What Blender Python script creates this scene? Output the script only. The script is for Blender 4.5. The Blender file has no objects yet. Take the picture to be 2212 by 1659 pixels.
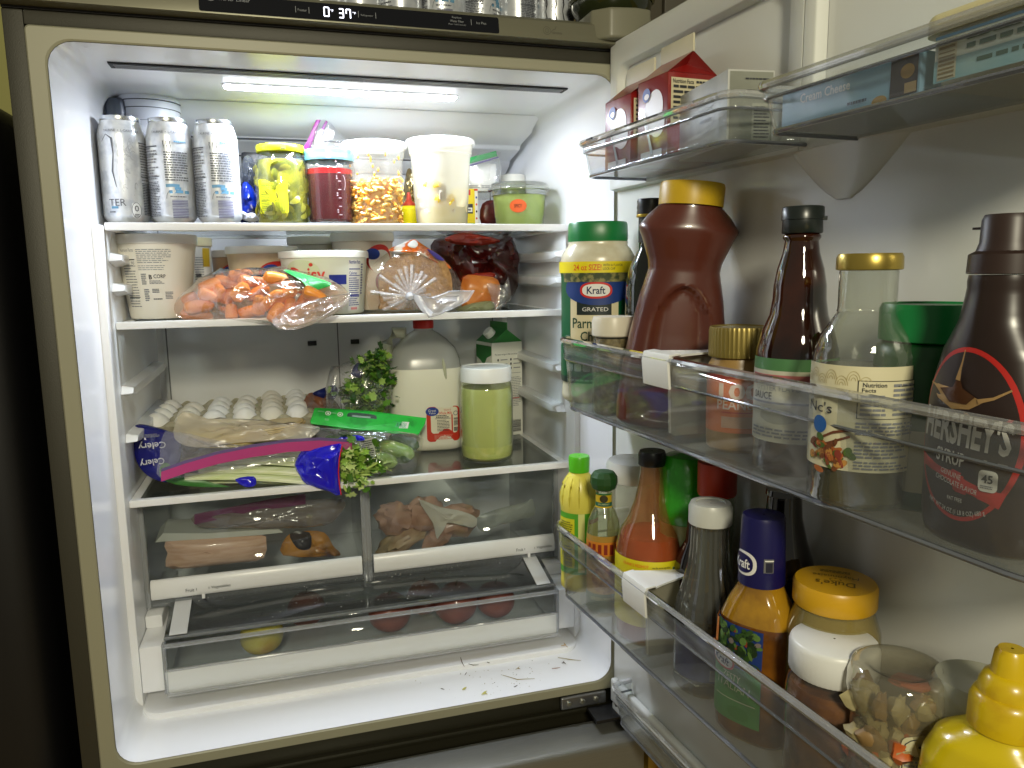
import bpy, bmesh, math, random
from math import sin, cos, pi, radians as rad
from mathutils import Vector, Matrix, noise
SC = bpy.context.scene
COL = SC.collection
RND = random.Random(7)

# ---------------------------------------------------------------- camera
CAM = Vector((0.2573, -1.0841, 0.6770))
def _axes(a, b, c):
    fwd = Vector((sin(a)*cos(b), cos(a)*cos(b), sin(b)))
    r = Vector((cos(a), -sin(a), 0)); u = r.cross(fwd)
    return r*cos(c)+u*sin(c), -r*sin(c)+u*cos(c), fwd
CR, CU, CF = _axes(0.2888, -0.1503, -0.0135)
FPX = 1641.0
cam = bpy.data.cameras.new('camera'); camo = bpy.data.objects.new('camera', cam); COL.objects.link(camo)
cam.sensor_width = 36; cam.lens = 36*FPX/2212; cam.clip_start = 0.02; cam.clip_end = 60
camo.matrix_world = Matrix(((CR.x, CU.x, -CF.x, CAM.x), (CR.y, CU.y, -CF.y, CAM.y), (CR.z, CU.z, -CF.z, CAM.z), (0, 0, 0, 1)))
SC.camera = camo
# ---------------------------------------------------------------- world and kitchen lamp
w = bpy.data.worlds.new('World'); SC.world = w; w.use_nodes = True
w.node_tree.nodes['Background'].inputs[0].default_value = (1.0, 0.97, 0.80, 1)
w.node_tree.nodes['Background'].inputs[1].default_value = 0.115
def lamp(name, loc, target, size, power, color, shape='DISK'):
    l = bpy.data.lights.new(name, 'AREA'); l.shape = shape; l.size = size; l.energy = power; l.color = color
    o = bpy.data.objects.new(name, l); COL.objects.link(o); o.location = loc
    o.rotation_euler = (Vector(target)-Vector(loc)).to_track_quat('-Z', 'Y').to_euler()
    return o
lamp('kitchen_ceiling_lamp', (0.08, -2.3, 1.45), (0.4, 0.1, 0.5), 0.30, 23.0, (1.0, 0.93, 0.70))
SC.view_settings.view_transform = 'Standard'; SC.view_settings.look = 'None'
SC.view_settings.exposure = 0.45; SC.view_settings.gamma = 1.0
cy = SC.cycles
cy.max_bounces = 10; cy.diffuse_bounces = 7; cy.glossy_bounces = 4; cy.transmission_bounces = 8
cy.transparent_max_bounces = 40; cy.use_denoising = True
cy.caustics_reflective = False; cy.caustics_refractive = False; cy.sample_clamp_indirect = 4.0

# ---------------------------------------------------------------- geometry of the picture
def ray(px, py):
    return (CR*(px-1106) - CU*(py-829.5) + CF*FPX).normalized()
def onY(px, py, Y):
    d = ray(px, py); return CAM + d*((Y-CAM.y)/d.y)
def onZ(px, py, Z):
    d = ray(px, py); return CAM + d*((Z-CAM.z)/d.z)
AL = rad(4.5)
DH = Vector((0.748, -0.015, 0)); DS = Vector((sin(AL), -cos(AL), 0)); DN = Vector((-cos(AL), -sin(AL), 0))
DRZ = math.atan2(DS.y, DS.x)
def dw(s, d, z): return DH + DS*s + DN*d + Vector((0, 0, z))
def onD(px, py, d):
    v = ray(px, py); t = ((DH+DN*d-CAM).dot(DN))/v.dot(DN); p = CAM+v*t; return p
def face(p, off=0.0):
    return math.atan2(CAM.y-p[1], CAM.x-p[0]) + pi/2 + rad(off)

# ---------------------------------------------------------------- materials
def lin(h):
    h = h.lstrip('#'); o = []
    for k in (0, 2, 4):
        v = int(h[k:k+2], 16)/255; o.append(v/12.92 if v <= .04045 else ((v+.055)/1.055)**2.4)
    return (*o, 1)
MC = {}
def P(name, col, rough=.5, metal=0, spec=.5, coat=0, noise_=None, bump=None, emit=None, sss=0, aniso=None):
    """principled; noise_=(scale, colour2, lo, hi); bump=(scale, strength)"""
    if name in MC: return MC[name]
    m = bpy.data.materials.new(name); m.use_nodes = True; nt = m.node_tree; b = nt.nodes['Principled BSDF']
    c = lin(col) if isinstance(col, str) else (*col, 1)
    b.inputs['Base Color'].default_value = c; b.inputs['Roughness'].default_value = rough
    b.inputs['Metallic'].default_value = metal; b.inputs['Specular IOR Level'].default_value = spec
    b.inputs['Coat Weight'].default_value = coat
    if sss:
        b.inputs['Subsurface Weight'].default_value = sss; b.inputs['Subsurface Radius'].default_value = (.02, .02, .015)
        b.inputs['Subsurface Scale'].default_value = .5
    tc = None
    if noise_ or bump:
        tc = nt.nodes.new('ShaderNodeTexCoord')
    if noise_:
        n = nt.nodes.new('ShaderNodeTexNoise'); n.inputs['Scale'].default_value = noise_[0]; n.inputs['Detail'].default_value = 5
        r = nt.nodes.new('ShaderNodeValToRGB'); r.color_ramp.elements[0].position = noise_[2]; r.color_ramp.elements[1].position = noise_[3]
        r.color_ramp.elements[0].color = c; r.color_ramp.elements[1].color = lin(noise_[1])
        nt.links.new(tc.outputs['Object'], n.inputs['Vector']); nt.links.new(n.outputs['Fac'], r.inputs[0]); nt.links.new(r.outputs[0], b.inputs['Base Color'])
        if aniso:
            mp = nt.nodes.new('ShaderNodeMapping'); mp.inputs['Scale'].default_value = aniso
            nt.links.new(tc.outputs['Object'], mp.inputs[0]); nt.links.new(mp.outputs[0], n.inputs['Vector'])
    if bump:
        n2 = nt.nodes.new('ShaderNodeTexNoise'); n2.inputs['Scale'].default_value = bump[0]; n2.inputs['Detail'].default_value = 3
        bp = nt.nodes.new('ShaderNodeBump'); bp.inputs['Strength'].default_value = bump[1]; bp.inputs['Distance'].default_value = .002
        nt.links.new(tc.outputs['Object'], n2.inputs['Vector']); nt.links.new(n2.outputs['Fac'], bp.inputs['Height']); nt.links.new(bp.outputs[0], b.inputs['Normal'])
    if emit:
        b.inputs['Emission Color'].default_value = lin(emit[0]); b.inputs['Emission Strength'].default_value = emit[1]
    MC[name] = m; return m
def T(name, tint='#ffffff', op=.08, rough=.05, body='#ffffff', bump=None, refl=1.0, trl=0.0):
    """thin clear plastic, glass or film: transparent + fresnel gloss + a little body colour"""
    if name in MC: return MC[name]
    m = bpy.data.materials.new(name); m.use_nodes = True; nt = m.node_tree
    for n in list(nt.nodes): nt.nodes.remove(n)
    out = nt.nodes.new('ShaderNodeOutputMaterial'); tr = nt.nodes.new('ShaderNodeBsdfTransparent'); gl = nt.nodes.new('ShaderNodeBsdfGlossy')
    pr = nt.nodes.new('ShaderNodeBsdfDiffuse'); m1 = nt.nodes.new('ShaderNodeMixShader'); m2 = nt.nodes.new('ShaderNodeMixShader'); fr = nt.nodes.new('ShaderNodeLayerWeight'); pw_ = nt.nodes.new('ShaderNodeMath'); pw_.operation = 'POWER'; pw_.inputs[1].default_value = 4.0; ma_ = nt.nodes.new('ShaderNodeMath'); ma_.operation = 'MULTIPLY_ADD'; ma_.inputs[1].default_value = .8; ma_.inputs[2].default_value = .035
    tr.inputs[0].default_value = lin(tint); gl.inputs['Roughness'].default_value = rough; pr.inputs[0].default_value = lin(body)
    nt.links.new(fr.outputs['Facing'], pw_.inputs[0]); nt.links.new(pw_.outputs[0], ma_.inputs[0])
    m1.inputs[0].default_value = op; nt.links.new(tr.outputs[0], m1.inputs[1])
    if trl:
        tl = nt.nodes.new('ShaderNodeBsdfTranslucent'); tl.inputs[0].default_value = lin(body); mm = nt.nodes.new('ShaderNodeMixShader'); mm.inputs[0].default_value = trl
        nt.links.new(pr.outputs[0], mm.inputs[1]); nt.links.new(tl.outputs[0], mm.inputs[2]); nt.links.new(mm.outputs[0], m1.inputs[2])
    else: nt.links.new(pr.outputs[0], m1.inputs[2])
    ml = nt.nodes.new('ShaderNodeMath'); ml.operation = 'MULTIPLY'; ml.inputs[1].default_value = refl; ml.use_clamp = True
    nt.links.new(ma_.outputs[0], ml.inputs[0]); nt.links.new(ml.outputs[0], m2.inputs[0]); nt.links.new(m1.outputs[0], m2.inputs[1]); nt.links.new(gl.outputs[0], m2.inputs[2])
    nt.links.new(m2.outputs[0], out.inputs[0])
    if bump:
        tc = nt.nodes.new('ShaderNodeTexCoord'); n2 = nt.nodes.new('ShaderNodeTexNoise'); n2.inputs['Scale'].default_value = bump[0]; n2.inputs['Detail'].default_value = 4
        bp = nt.nodes.new('ShaderNodeBump'); bp.inputs['Strength'].default_value = bump[1]; bp.inputs['Distance'].default_value = .004
        nt.links.new(tc.outputs['Object'], n2.inputs['Vector']); nt.links.new(n2.outputs['Fac'], bp.inputs['Height'])
        for q in (gl, fr): nt.links.new(bp.outputs[0], q.inputs['Normal'])
    MC[name] = m; return m

LINER = P('white_liner_plastic', '#eff0f2', .22, spec=.5)
TRIM = P('white_shelf_trim', '#f0f1f2', .3)
STEEL = P('brushed_steel', '#8b8a80', .38, metal=.85, noise_=(40, '#77766c', .35, .65), aniso=(1, 1, 30))
STEELD = P('grey_painted_cabinet', '#37352a', .5, metal=.2, bump=(900, .15))
BLACK = P('black_print', '#101012', .5)
INK = P('dark_ink', '#2c2e33', .6)
INKG = P('grey_ink', '#85878c', .6)
WHITE = P('white_paper', '#ecebe6', .5)
RED = P('red_print', '#c62a22', .45)
BLUE = P('blue_print', '#1d3f9c', .45)
DBLUE = P('navy_print', '#141a63', .45)
YEL = P('yellow_print', '#f2dd10', .45)
GREEN = P('green_print', '#1c8a3a', .45)
WCAP = P('white_cap_plastic', '#ebece8', .35)
CLEAR = T('clear_bin_plastic', '#f7f9fa', .045, .04, '#eef2f6')
CLEARF = T('clear_bin_floor', '#e9ecec', .25, .10, '#dfe2e0', trl=.5)
RIMP = T('clear_rim_plastic', '#f4f6f8', .24, .04, '#ffffff', refl=5.0)
EDGEP = T('clear_edge_plastic', '#9ea2aa', .30, .08, '#a9aeb8', refl=2.5)
GLASS = T('clear_glass', '#f8faf8', .02, .03, '#e8eee8', refl=1.4)
FILM = T('clear_film', '#fcfcfc', .045, .10, '#ffffff', bump=(55, 1.0), refl=3.2)
FROST = T('frosted_plastic', '#f4f3ee', .5, .3, '#f4f2ea', trl=.5)

# ---------------------------------------------------------------- mesh building
class MB:
    def __init__(s): s.v = []; s.f = []; s.m = []; s.mi = 0
    def add(s, vs, fs, mi=None):
        o = len(s.v); s.v += [tuple(p) for p in vs]; s.f += [tuple(i+o for i in f) for f in fs]
        s.m += [s.mi if mi is None else mi]*len(fs); return s
    def box(s, x0, y0, z0, x1, y1, z1, mi=None):
        vs = [(x, y, z) for z in (z0, z1) for y in (y0, y1) for x in (x0, x1)]
        return s.add(vs, [(0, 2, 3, 1), (4, 5, 7, 6), (0, 1, 5, 4), (2, 6, 7, 3), (0, 4, 6, 2), (1, 3, 7, 5)], mi)
    def loft(s, rings, mi=None, caps=(True, True), closed=True):
        n = len(rings[0]); vs = [p for r in rings for p in r]; fs = []
        for i in range(len(rings)-1):
            for j in range(n if closed else n-1):
                a = i*n+j; b = i*n+(j+1) % n; fs.append((a, b, b+n, a+n))
        if caps[0] and closed: fs.append(tuple(range(n-1, -1, -1)))
        if caps[1] and closed: fs.append(tuple(range((len(rings)-1)*n, len(rings)*n)))
        return s.add(vs, fs, mi)
    def lathe(s, prof, seg=32, mi=None, sx=1, sy=1, cx=0, cy=0, n=2.0, caps=(True, True), ribs=None):
        rings = []
        for r, z in prof:
            ring = []
            for k in range(seg):
                a = 2*pi*k/seg; c_, s_ = cos(a), sin(a)
                if n != 2.0:
                    q = (abs(c_)**n+abs(s_)**n)**(-1/n)
                else: q = 1
                rr = r*q
                if ribs: rr *= 1+ribs[1]*(1 if (k % 2) else -1)
                ring.append((cx+rr*c_*sx, cy+rr*s_*sy, z))
            rings.append(ring)
        return s.loft(rings, mi, caps)
    def tube(s, path, r, seg=8, mi=None, closed=False, flat=1.0):
        pts = [Vector(p) for p in path]; rings = []; n = len(pts)
        for i, p in enumerate(pts):
            a = pts[(i-1) % n] if (closed or i > 0) else p; b = pts[(i+1) % n] if (closed or i < n-1) else p
            t = (b-a).normalized(); up = Vector((0, 0, 1)) if abs(t.z) < .95 else Vector((1, 0, 0))
            x = t.cross(up).normalized(); y = x.cross(t)
            rr = r[i] if isinstance(r, (list, tuple)) else r
            rings.append([p + x*rr*cos(2*pi*k/seg)*flat + y*rr*sin(2*pi*k/seg) for k in range(seg)])
        if closed: rings.append(rings[0])
        return s.loft(rings, mi, (not closed, not closed))
    def grid(s, fn, nu, nv, mi=None):
        vs = [fn(i/nu, j/nv) for j in range(nv+1) for i in range(nu+1)]
        fs = [(j*(nu+1)+i, j*(nu+1)+i+1, (j+1)*(nu+1)+i+1, (j+1)*(nu+1)+i) for j in range(nv) for i in range(nu)]
        return s.add(vs, fs, mi)
    def ell(s, c, r, seg=14, rings=9, mi=None, rot=None, nz=0, ns=30, seed=0, pw=1.0):
        c = Vector(c); R = rot or Matrix.Identity(3); rr = []
        for j in range(rings+1):
            t = -pi/2+pi*j/rings; ring = []
            for k in range(seg):
                a = 2*pi*k/seg; ct = max(cos(t), .02)
                q = Vector((ct*cos(a), ct*sin(a), sin(t)))
                if pw != 1: q = Vector([math.copysign(abs(e)**pw, e) for e in q])
                p = Vector((q.x*r[0], q.y*r[1], q.z*r[2]))
                if nz: p = p*(1+nz*noise.noise(q*ns*.1+Vector((seed, seed, 0))))
                ring.append(c+R@p)
            rr.append(ring)
        return s.loft(rr, mi)
    def build(s, name, mats, parent=None, world=False, smooth=True, angle=38, bevel=0, bseg=2, solid=0, label=None, kind=None, weld=False):
        me = bpy.data.meshes.new(name); vs = s.v
        if parent is not None and world:
            I = parent['_m'] if False else PM[parent.name].inverted(); vs = [I@Vector(p) for p in vs]
        me.from_pydata([tuple(p) for p in vs], [], s.f)
        if not isinstance(mats, (list, tuple)): mats = [mats]
        for m in mats: me.materials.append(m)
        me.polygons.foreach_set('material_index', s.m)
        if bevel or weld:
            bm = bmesh.new(); bm.from_mesh(me)
            if weld: bmesh.ops.remove_doubles(bm, verts=bm.verts, dist=1e-5)
            if bevel:
                es = [e for e in bm.edges if len(e.link_faces) == 2 and e.calc_face_angle(0) > .6]
                bmesh.ops.bevel(bm, geom=es, offset=bevel, segments=bseg, affect='EDGES', profile=.6, clamp_overlap=True)
            bm.to_mesh(me); bm.free()
        me.update()
        if smooth:
            me.shade_smooth(); me.set_sharp_from_angle(angle=rad(angle))
        o = bpy.data.objects.new(name, me); COL.objects.link(o)
        if solid:
            md = o.modifiers.new('thickness', 'SOLIDIFY'); md.thickness = solid; md.offset = 0
        if parent is not None: o.parent = parent
        if label: o['label'] = label
        if kind: o['kind'] = kind
        return o
PM = {}
def thing(name, label, cat, loc=(0, 0, 0), rz=0, group=None):
    o = bpy.data.objects.new(name, None); COL.objects.link(o); o.empty_display_size = .02
    o.location = loc; o.rotation_euler = (0, 0, rz); o['label'] = label; o['category'] = cat
    if group: o['group'] = group
    PM[o.name] = Matrix.Translation(Vector(loc)) @ Matrix.Rotation(rz, 4, 'Z'); return o
def tag(o, label, cat, group=None):
    o['label'] = label; o['category'] = cat
    if group: o['group'] = group
    return o
def struct(o): o['kind'] = 'structure'; return o

# ---------------------------------------------------------------- printed matter
TXT = {}
def glyphs(s, bold=0):
    if (s, bold) in TXT: return TXT[(s, bold)]
    cu = bpy.data.curves.new('lettering_source', 'FONT'); cu.body = s; cu.size = 1; cu.resolution_u = 2; cu.offset = bold
    o = bpy.data.objects.new('lettering_source', cu); COL.objects.link(o)
    bpy.context.view_layer.update()
    dg = bpy.context.evaluated_depsgraph_get(); me = o.evaluated_get(dg).to_mesh()
    v = [(q.co.x, q.co.y) for q in me.vertices]; f = [tuple(p.vertices) for p in me.polygons]
    o.evaluated_get(dg).to_mesh_clear(); bpy.data.objects.remove(o); bpy.data.curves.remove(cu)
    if v:
        x0 = min(q[0] for q in v); x1 = max(q[0] for q in v); y0 = min(q[1] for q in v); y1 = max(q[1] for q in v)
    else: x0 = x1 = y0 = y1 = 0
    TXT[(s, bold)] = (v, f, x0, x1, y0, y1); return TXT[(s, bold)]
class Label:
    """flat print laid on a surface; fn(u, v, off) -> point. u to the right, v up"""
    def __init__(s, fn, base=.0006): s.fn = fn; s.mb = MB(); s.base = base; s.mats = []; s.L = 0
    def mi(s, m):
        if m not in s.mats: s.mats.append(m)
        return s.mats.index(m)
    def off(s, L): return s.base+.0004*L
    def rect(s, u0, v0, u1, v1, m, L=0, st=.004):
        nu = max(1, int(abs(u1-u0)/st+.99)); nv = max(1, int(abs(v1-v0)/(st*1.6)+.99)); o = s.off(L)
        s.mb.grid(lambda a, b: s.fn(u0+(u1-u0)*a, v0+(v1-v0)*b, o), nu, nv, s.mi(m)); return s
    def blob(s, pts, m, L=0, rings=4):
        cu = sum(p[0] for p in pts)/len(pts); cv = sum(p[1] for p in pts)/len(pts); n = len(pts); o = s.off(L)
        vs = [s.fn(cu, cv, o)]; fs = []
        for r in range(1, rings+1):
            t = r/rings; vs += [s.fn(cu+(p[0]-cu)*t, cv+(p[1]-cv)*t, o) for p in pts]
        for k in range(n): fs.append((0, 1+k, 1+(k+1) % n))
        for r in range(rings-1):
            for k in range(n): a = 1+r*n+k; b = 1+r*n+(k+1) % n; fs.append((a, a+n, b+n, b))
        s.mb.add(vs, fs, s.mi(m)); return s
    def oval(s, cu, cv, ru, rv, m, L=0, n=28, rings=4, pw=1.0, rot=0):
        pts = []
        for k in range(n):
            a = 2*pi*k/n; x = math.copysign(abs(cos(a))**pw, cos(a))*ru; y = math.copysign(abs(sin(a))**pw, sin(a))*rv
            pts.append((cu+x*cos(rot)-y*sin(rot), cv+x*sin(rot)+y*cos(rot)))
        return s.blob(pts, m, L, rings)
    def line(s, pts, wd, m, L=1, closed=False):
        n = len(pts); o = s.off(L); P_ = [Vector((p[0], p[1])) for p in pts]; vs = []
        for i, p in enumerate(P_):
            a = P_[(i-1) % n] if closed or i > 0 else p; b = P_[(i+1) % n] if closed or i < n-1 else p
            t = (b-a); t = t.normalized() if t.length > 0 else Vector((1, 0)); nn = Vector((-t.y, t.x))
            h = (wd[i] if isinstance(wd, (list, tuple)) else wd)/2
            for sg in (1, -1): q = p+nn*h*sg; vs.append(s.fn(q.x, q.y, o))
        fs = [(2*i, 2*i+1, (2*i+3) % (2*n), (2*i+2) % (2*n)) for i in range(n if closed else n-1)]
        s.mb.add(vs, fs, s.mi(m)); return s
    def ring(s, cu, cv, ru, rv, wd, m, L=1, n=40, a0=0, a1=2*pi):
        full = abs(a1-a0-2*pi) < 1e-6
        pts = [(cu+ru*cos(a0+(a1-a0)*k/n), cv+rv*sin(a0+(a1-a0)*k/n)) for k in range(n if full else n+1)]
        return s.line(pts, wd, m, L, closed=full)
    def text(s, t, u, v, w=None, h=None, m=None, L=2, rot=0, bold=0, align='C', arc=None, flip=False):
        gv, gf, x0, x1, y0, y1 = glyphs(t, bold)
        if not gv: return s
        W_ = x1-x0; H_ = y1-y0
        if h is None: k = w/W_; sx = sy = k
        elif w is None: sx = sy = h/H_
        else: sx = w/W_; sy = h/H_
        ox = {'C': (x0+x1)/2, 'L': x0, 'R': x1}[align]; oy = (y0+y1)/2; o = s.off(L); vs = []
        for x, y in gv:
            a = (x-ox)*sx; b = (y-oy)*sy
            if flip: a, b = -a, -b
            if arc:   # arc = radius, bends downwards at both ends (or upwards if negative)
                th = a/arc; rr = arc+b; a, b = rr*sin(th), rr*cos(th)-arc
            vs.append(s.fn(u+a*cos(rot)-b*sin(rot), v+a*sin(rot)+b*cos(rot), o))
        s.mb.add(vs, gf, s.mi(m or INK)); return s
    def words(s, u0, v0, u1, v1, rows, m=None, L=2, fill=.55, seed=1, mn=.12, just=.9, rot=0):
        R = random.Random(seed); h = (v1-v0)/rows; W_ = u1-u0; m = m or INKG
        for r in range(rows):
            y = v1-(r+.5)*h; x = u0; end = u0+W_*(R.uniform(just-.25, 1) if R.random() < .35 else R.uniform(just, 1))
            while x < end:
                wl = W_*R.uniform(mn*.4, mn*1.5); x2 = min(x+wl, end)
                s.rect(x, y-h*fill/2, x2, y+h*fill/2, m, L, st=.006); x = x2+W_*.025
        return s
    def bars(s, u0, v0, u1, v1, m=None, n=14, vertical=True, seed=3, bg=None, L=2):
        R = random.Random(seed)
        if bg: s.rect(u0-.001, v0-.001, u1+.001, v1+.001, bg, L-1)
        a0, a1 = (u0, u1) if vertical else (v0, v1); st = (a1-a0)/n
        for k in range(n):
            a = a0+k*st; wd = st*R.uniform(.3, .75)
            if vertical: s.rect(a, v0, a+wd, v1, m or INK, L, st=.02)
            else: s.rect(u0, a, u1, a+wd, m or INK, L, st=.005)
        return s
    def build(s, name, parent, world=False, label=None):
        return s.mb.build(name, s.mats, parent, world=world, smooth=True, label=label)
def cyl(prof, sx=1.0, sy=1.0, ang=0.0, n=2.0):
    """surface of a lathed body; ang turns the label centre (radians) from local -Y"""
    pr = sorted(prof, key=lambda q: q[1])
    def R(v):
        if v <= pr[0][1]: return pr[0][0]
        for (r0, z0), (r1, z1) in zip(pr, pr[1:]):
            if z0 <= v <= z1: return r0+(r1-r0)*((v-z0)/(z1-z0) if z1 > z0 else 0)
        return pr[-1][0]
    rm = max(r for r, z in pr)
    def fn(u, v, o):
        a = -pi/2+ang+u/rm; r = R(v); c_, s_ = cos(a), sin(a)
        q = 1 if n == 2.0 else (abs(c_)**n+abs(s_)**n)**(-1/n)
        return ((r*q*sx+o)*c_, (r*q*sy+o)*s_, v)
    return fn
def flat(o, ux, vx=(0, 0, 1)):
    o = Vector(o); ux = Vector(ux).normalized(); vx = Vector(vx).normalized(); n = ux.cross(vx)
    return lambda u, v, off: o+ux*u+vx*v+n*off
def puff(mb, pts, th=.02, rings=5, cr=.002, seed=0, mi=None, frq=40, back=True):
    """crumpled pillow from a 3-D outline (list of Vectors): bulges by th/2 to the front and to the back"""
    n = len(pts); c = sum((Vector(p) for p in pts), Vector())/n; pts = [Vector(p) for p in pts]
    nr = Vector()
    for i in range(n): nr += (pts[i]-c).cross(pts[(i+1) % n]-c)
    nr.normalize()
    if nr.dot(CAM-c) < 0: nr = -nr
    for sg in ((1, -1) if back else (1,)):
        vs = []; fs = []
        for r in range(rings+1):
            t = r/rings
            for k in range(n):
                p = c+(pts[k]-c)*t; h = th/2*math.sqrt(max(0, 1-t**2.6))
                q = p*frq+Vector((seed*3.1, seed, sg*5)); e = cr*(1.5*(.5-abs(noise.noise(q)))*1.2-.3*noise.noise(q*2.1)-.5+.9*(.35-abs(noise.noise(q*1.7+Vector((9, 2, 4))))))*(1 if r < rings else .3)
                vs.append(p+nr*(sg*h+e) if r else c+nr*(sg*th/2))
        for r in range(rings):
            for k in range(n):
                a = r*n+k; b = r*n+(k+1) % n; fs.append((a, b, b+n, a+n) if sg > 0 else (a, a+n, b+n, b))
        mb.add(vs, fs, mi)
    return mb
def smooth_outline(pts, sub=4):
    """closed Catmull-Rom through points"""
    n = len(pts); out = []
    for i in range(n):
        p0, p1, p2, p3 = [Vector(pts[(i+k) % n]) for k in (-1, 0, 1, 2)]
        for j in range(sub):
            t = j/sub; out.append(.5*((2*p1)+(p2-p0)*t+(2*p0-5*p1+4*p2-p3)*t*t+(-p0+3*p1-3*p2+p3)*t**3))
    return out
def pxo(pts, Y, sub=3):
    """outline given as picture points standing at depth Y (number or per-point)"""
    q = [onY(p[0], p[1], (p[2] if len(p) > 2 else Y)) for p in pts]
    return smooth_outline(q, sub) if sub > 1 else q
def rrect(x0, z0, x1, z1, r, n=6):
    out = []
    for cx, cz, a0 in ((x1-r, z1-r, 0), (x0+r, z1-r, pi/2), (x0+r, z0+r, pi), (x1-r, z0+r, 3*pi/2)):
        for k in range(n+1): a = a0+pi/2*k/n; out.append((cx+r*cos(a), cz+r*sin(a)))
    return out
LED = 114.0
# ================================================================ THE REFRIGERATOR
W = 0.745
fr = thing('refrigerator', 'open steel refrigerator with white lit interior, its door swung out to the right', 'refrigerator')
m = MB()                                             # outer cabinet: a frame of sheet steel round the opening
m.box(-.045, .004, -.95, -.0222, .70, .9915); m.box(.7672, .004, -.95, .79, .70, .9915); m.box(-.0222, .004, .9742, .7672, .70, .9915)
m.build('cabinet', STEELD, fr, bevel=.002)
m = MB()                                             # white frame the door gasket closes on
out = rrect(-.022, -.018, .767, .974, .008, 3)
def ringxz(pts, y): return [(x, y, z) for x, z in pts]
inn = rrect(0, 0, W, .957, .03, 6)
def rr(i, r, n): return ringxz(rrect(i, i, W-i, .957-i, max(r, .004), n), None)
o4 = rrect(-.022, -.018, .767, .974, .006, 6)
m.loft([ringxz(o4, .012), ringxz(o4, .003), ringxz(rrect(-.020, -.016, .765, .972, .005, 6), .0005), ringxz(rrect(-.003, -.003, .748, .960, .031, 6), .0005), ringxz(rrect(-.0008, -.0008, .7458, .9578, .031, 6), .002)], caps=(False, False))
m.build('front_frame', P('frame_plastic', '#9a9882', .45), fr, angle=15)
m = MB()
R = [(.0, .0015, .030), (.0, .020, .030), (.001, .13, .030), (.002, .40, .028), (.006, .548, .024), (.014, .556, .02)]
rings = [ringxz(rrect(i, i*.8, W-i, .957-i*.15, r, 6), y) for i, y, r in R]
m.loft(rings, caps=(False, True))
m.build('liner', LINER, fr, angle=50)
for x0, x1 in ((.0, .0122), (W-.0122, W)):
    m = MB(); m.box(x0, .137, .008, x1, .553, .748); m.build('side_panel', LINER, fr, bevel=.003)
m = MB(); fp = rrect(.012, .104, W-.012, .60, .030, 6); m.loft([[(x, y, z) for x, y in fp] for z in (.0002, .0075)]+[[(x+(W/2-x)*.006, y+(.35-y)*.008, .0095) for x, y in fp]]); m.build('floor_step', LINER, fr, angle=30)
# rear of the ceiling: the air duct steps down
m = MB()
pr = [(.30, .956), (.345, .940), (.352, .934), (.425, .922), (.432, .914), (.50, .902), (.508, .892), (.5485, .875), (.5485, .957)]
m.loft([[(x, y, z) for y, z in pr] for x in (.012, .04, .70, .731)], caps=(True, True))
m.build('air_duct', LINER, fr, bevel=.003)
m = MB()
for z in (.918, .8985): m.box(.10, .4265 if z > .91 else .502, z-.0015, .62, .4305 if z > .91 else .506, z+.0015)
m.build('duct_slot', P('dark_gap', '#2b2d33', .6), fr)
# back wall panel with its grooves and slots
for x in (.03, .362, .70):
    m = MB(); m.box(x-.0012, .5525, .34, x+.0012, .5545, .875); m.build('panel_seam', P('seam_grey', '#6d6f70', .6), fr)
for x in (.309, .397):
    m = MB(); m.box(x-.009, .5515, .524, x+.009, .5535, .534); m.build('vent_slot', P('slot_black', '#1d1e21', .6), fr, bevel=.0008)
m = MB()
m.grid(lambda a, b: (.0225+.70*a, .5530-.0*b, .335+.54*b), 1, 1); m.build('back_panel', P('back_panel_plastic', '#d9dbdc', .4), fr)
# ceiling lamp
m = MB(); m.lathe([(.5, 0), (.5, 1)], 4)
lens = MB(); o_ = rrect(.1885, .173, .546, .207, .007, 4)
lens.loft([[(x, y, .9585) for x, y in o_], [(x, y, .9546) for x, y in o_]], caps=(True, False))
lens.m = [1]*len(lens.f); lens.add([(x, y, .9546) for x, y in o_], [tuple(range(len(o_)))], 0)
cl = MB(); o2 = rrect(.1855, .170, .549, .210, .009, 4)
cl.loft([[(x, y, .959) for x, y in o2], [(x, y, .9556) for x, y in o2]], caps=(False, True)); lampf = cl.build('lamp_frame', LINER, fr)
lens.build('lamp_lens', [P('lit_lens', '#ffffff', .4, emit=('#e9f1ff', LED)), TRIM], lampf)
# long air slot with its three fins
m = MB(); m.box(.050, .086, .9545, .703, .113, .9566, 0)
for y in (.0915, .0985, .1055): m.box(.056, y, .9538, .697, y+.0022, .9550, 1)
m.build('air_vent', [P('vent_dark', '#0c0d10', .6), P('vent_fin', '#a9acb0', .4)], fr)
lb = Label(flat((.30, .0995, .9533), (1, 0, 0), (0, -1, 0)), .0003); lb.text('Door Cooling+', .052, 0, .085, None, INK); lb.build('vent_lettering', fr)
# rails moulded on the two side walls
for zc in (.655, .50, .425, .70):
    for sd in (0, 1):
        x0 = .0125 if sd == 0 else W-.0125; x1 = .030 if sd == 0 else W-.030; m = MB()
        pts = [(.175, -.004), (.185, .009), (.50, .012), (.53, .0), (.50, -.012), (.21, -.012)]
        m.loft([[(x0, y, zc+z) for y, z in pts], [(x1, y, zc+z*.6) for y, z in pts]]); m.build('shelf_rail', LINER, fr, bevel=.002)
# printed notice on the left wall
lb = Label(flat((.0008, .130, .848), (0, -1, 0)), .0003)
lb.rect(-.017, -.045, -.011, .045, P('notice_grey', '#b9bdc6', .6), 0)
for k in range(9): lb.rect(-.008+.0027*k, -.045+.006*abs(4-k), -.0068+.0027*k, .045-.008*((k*3) % 5), P('notice_grey', '#b9bdc6', .6), 0)
lb.build('wall_notice', fr)
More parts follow.
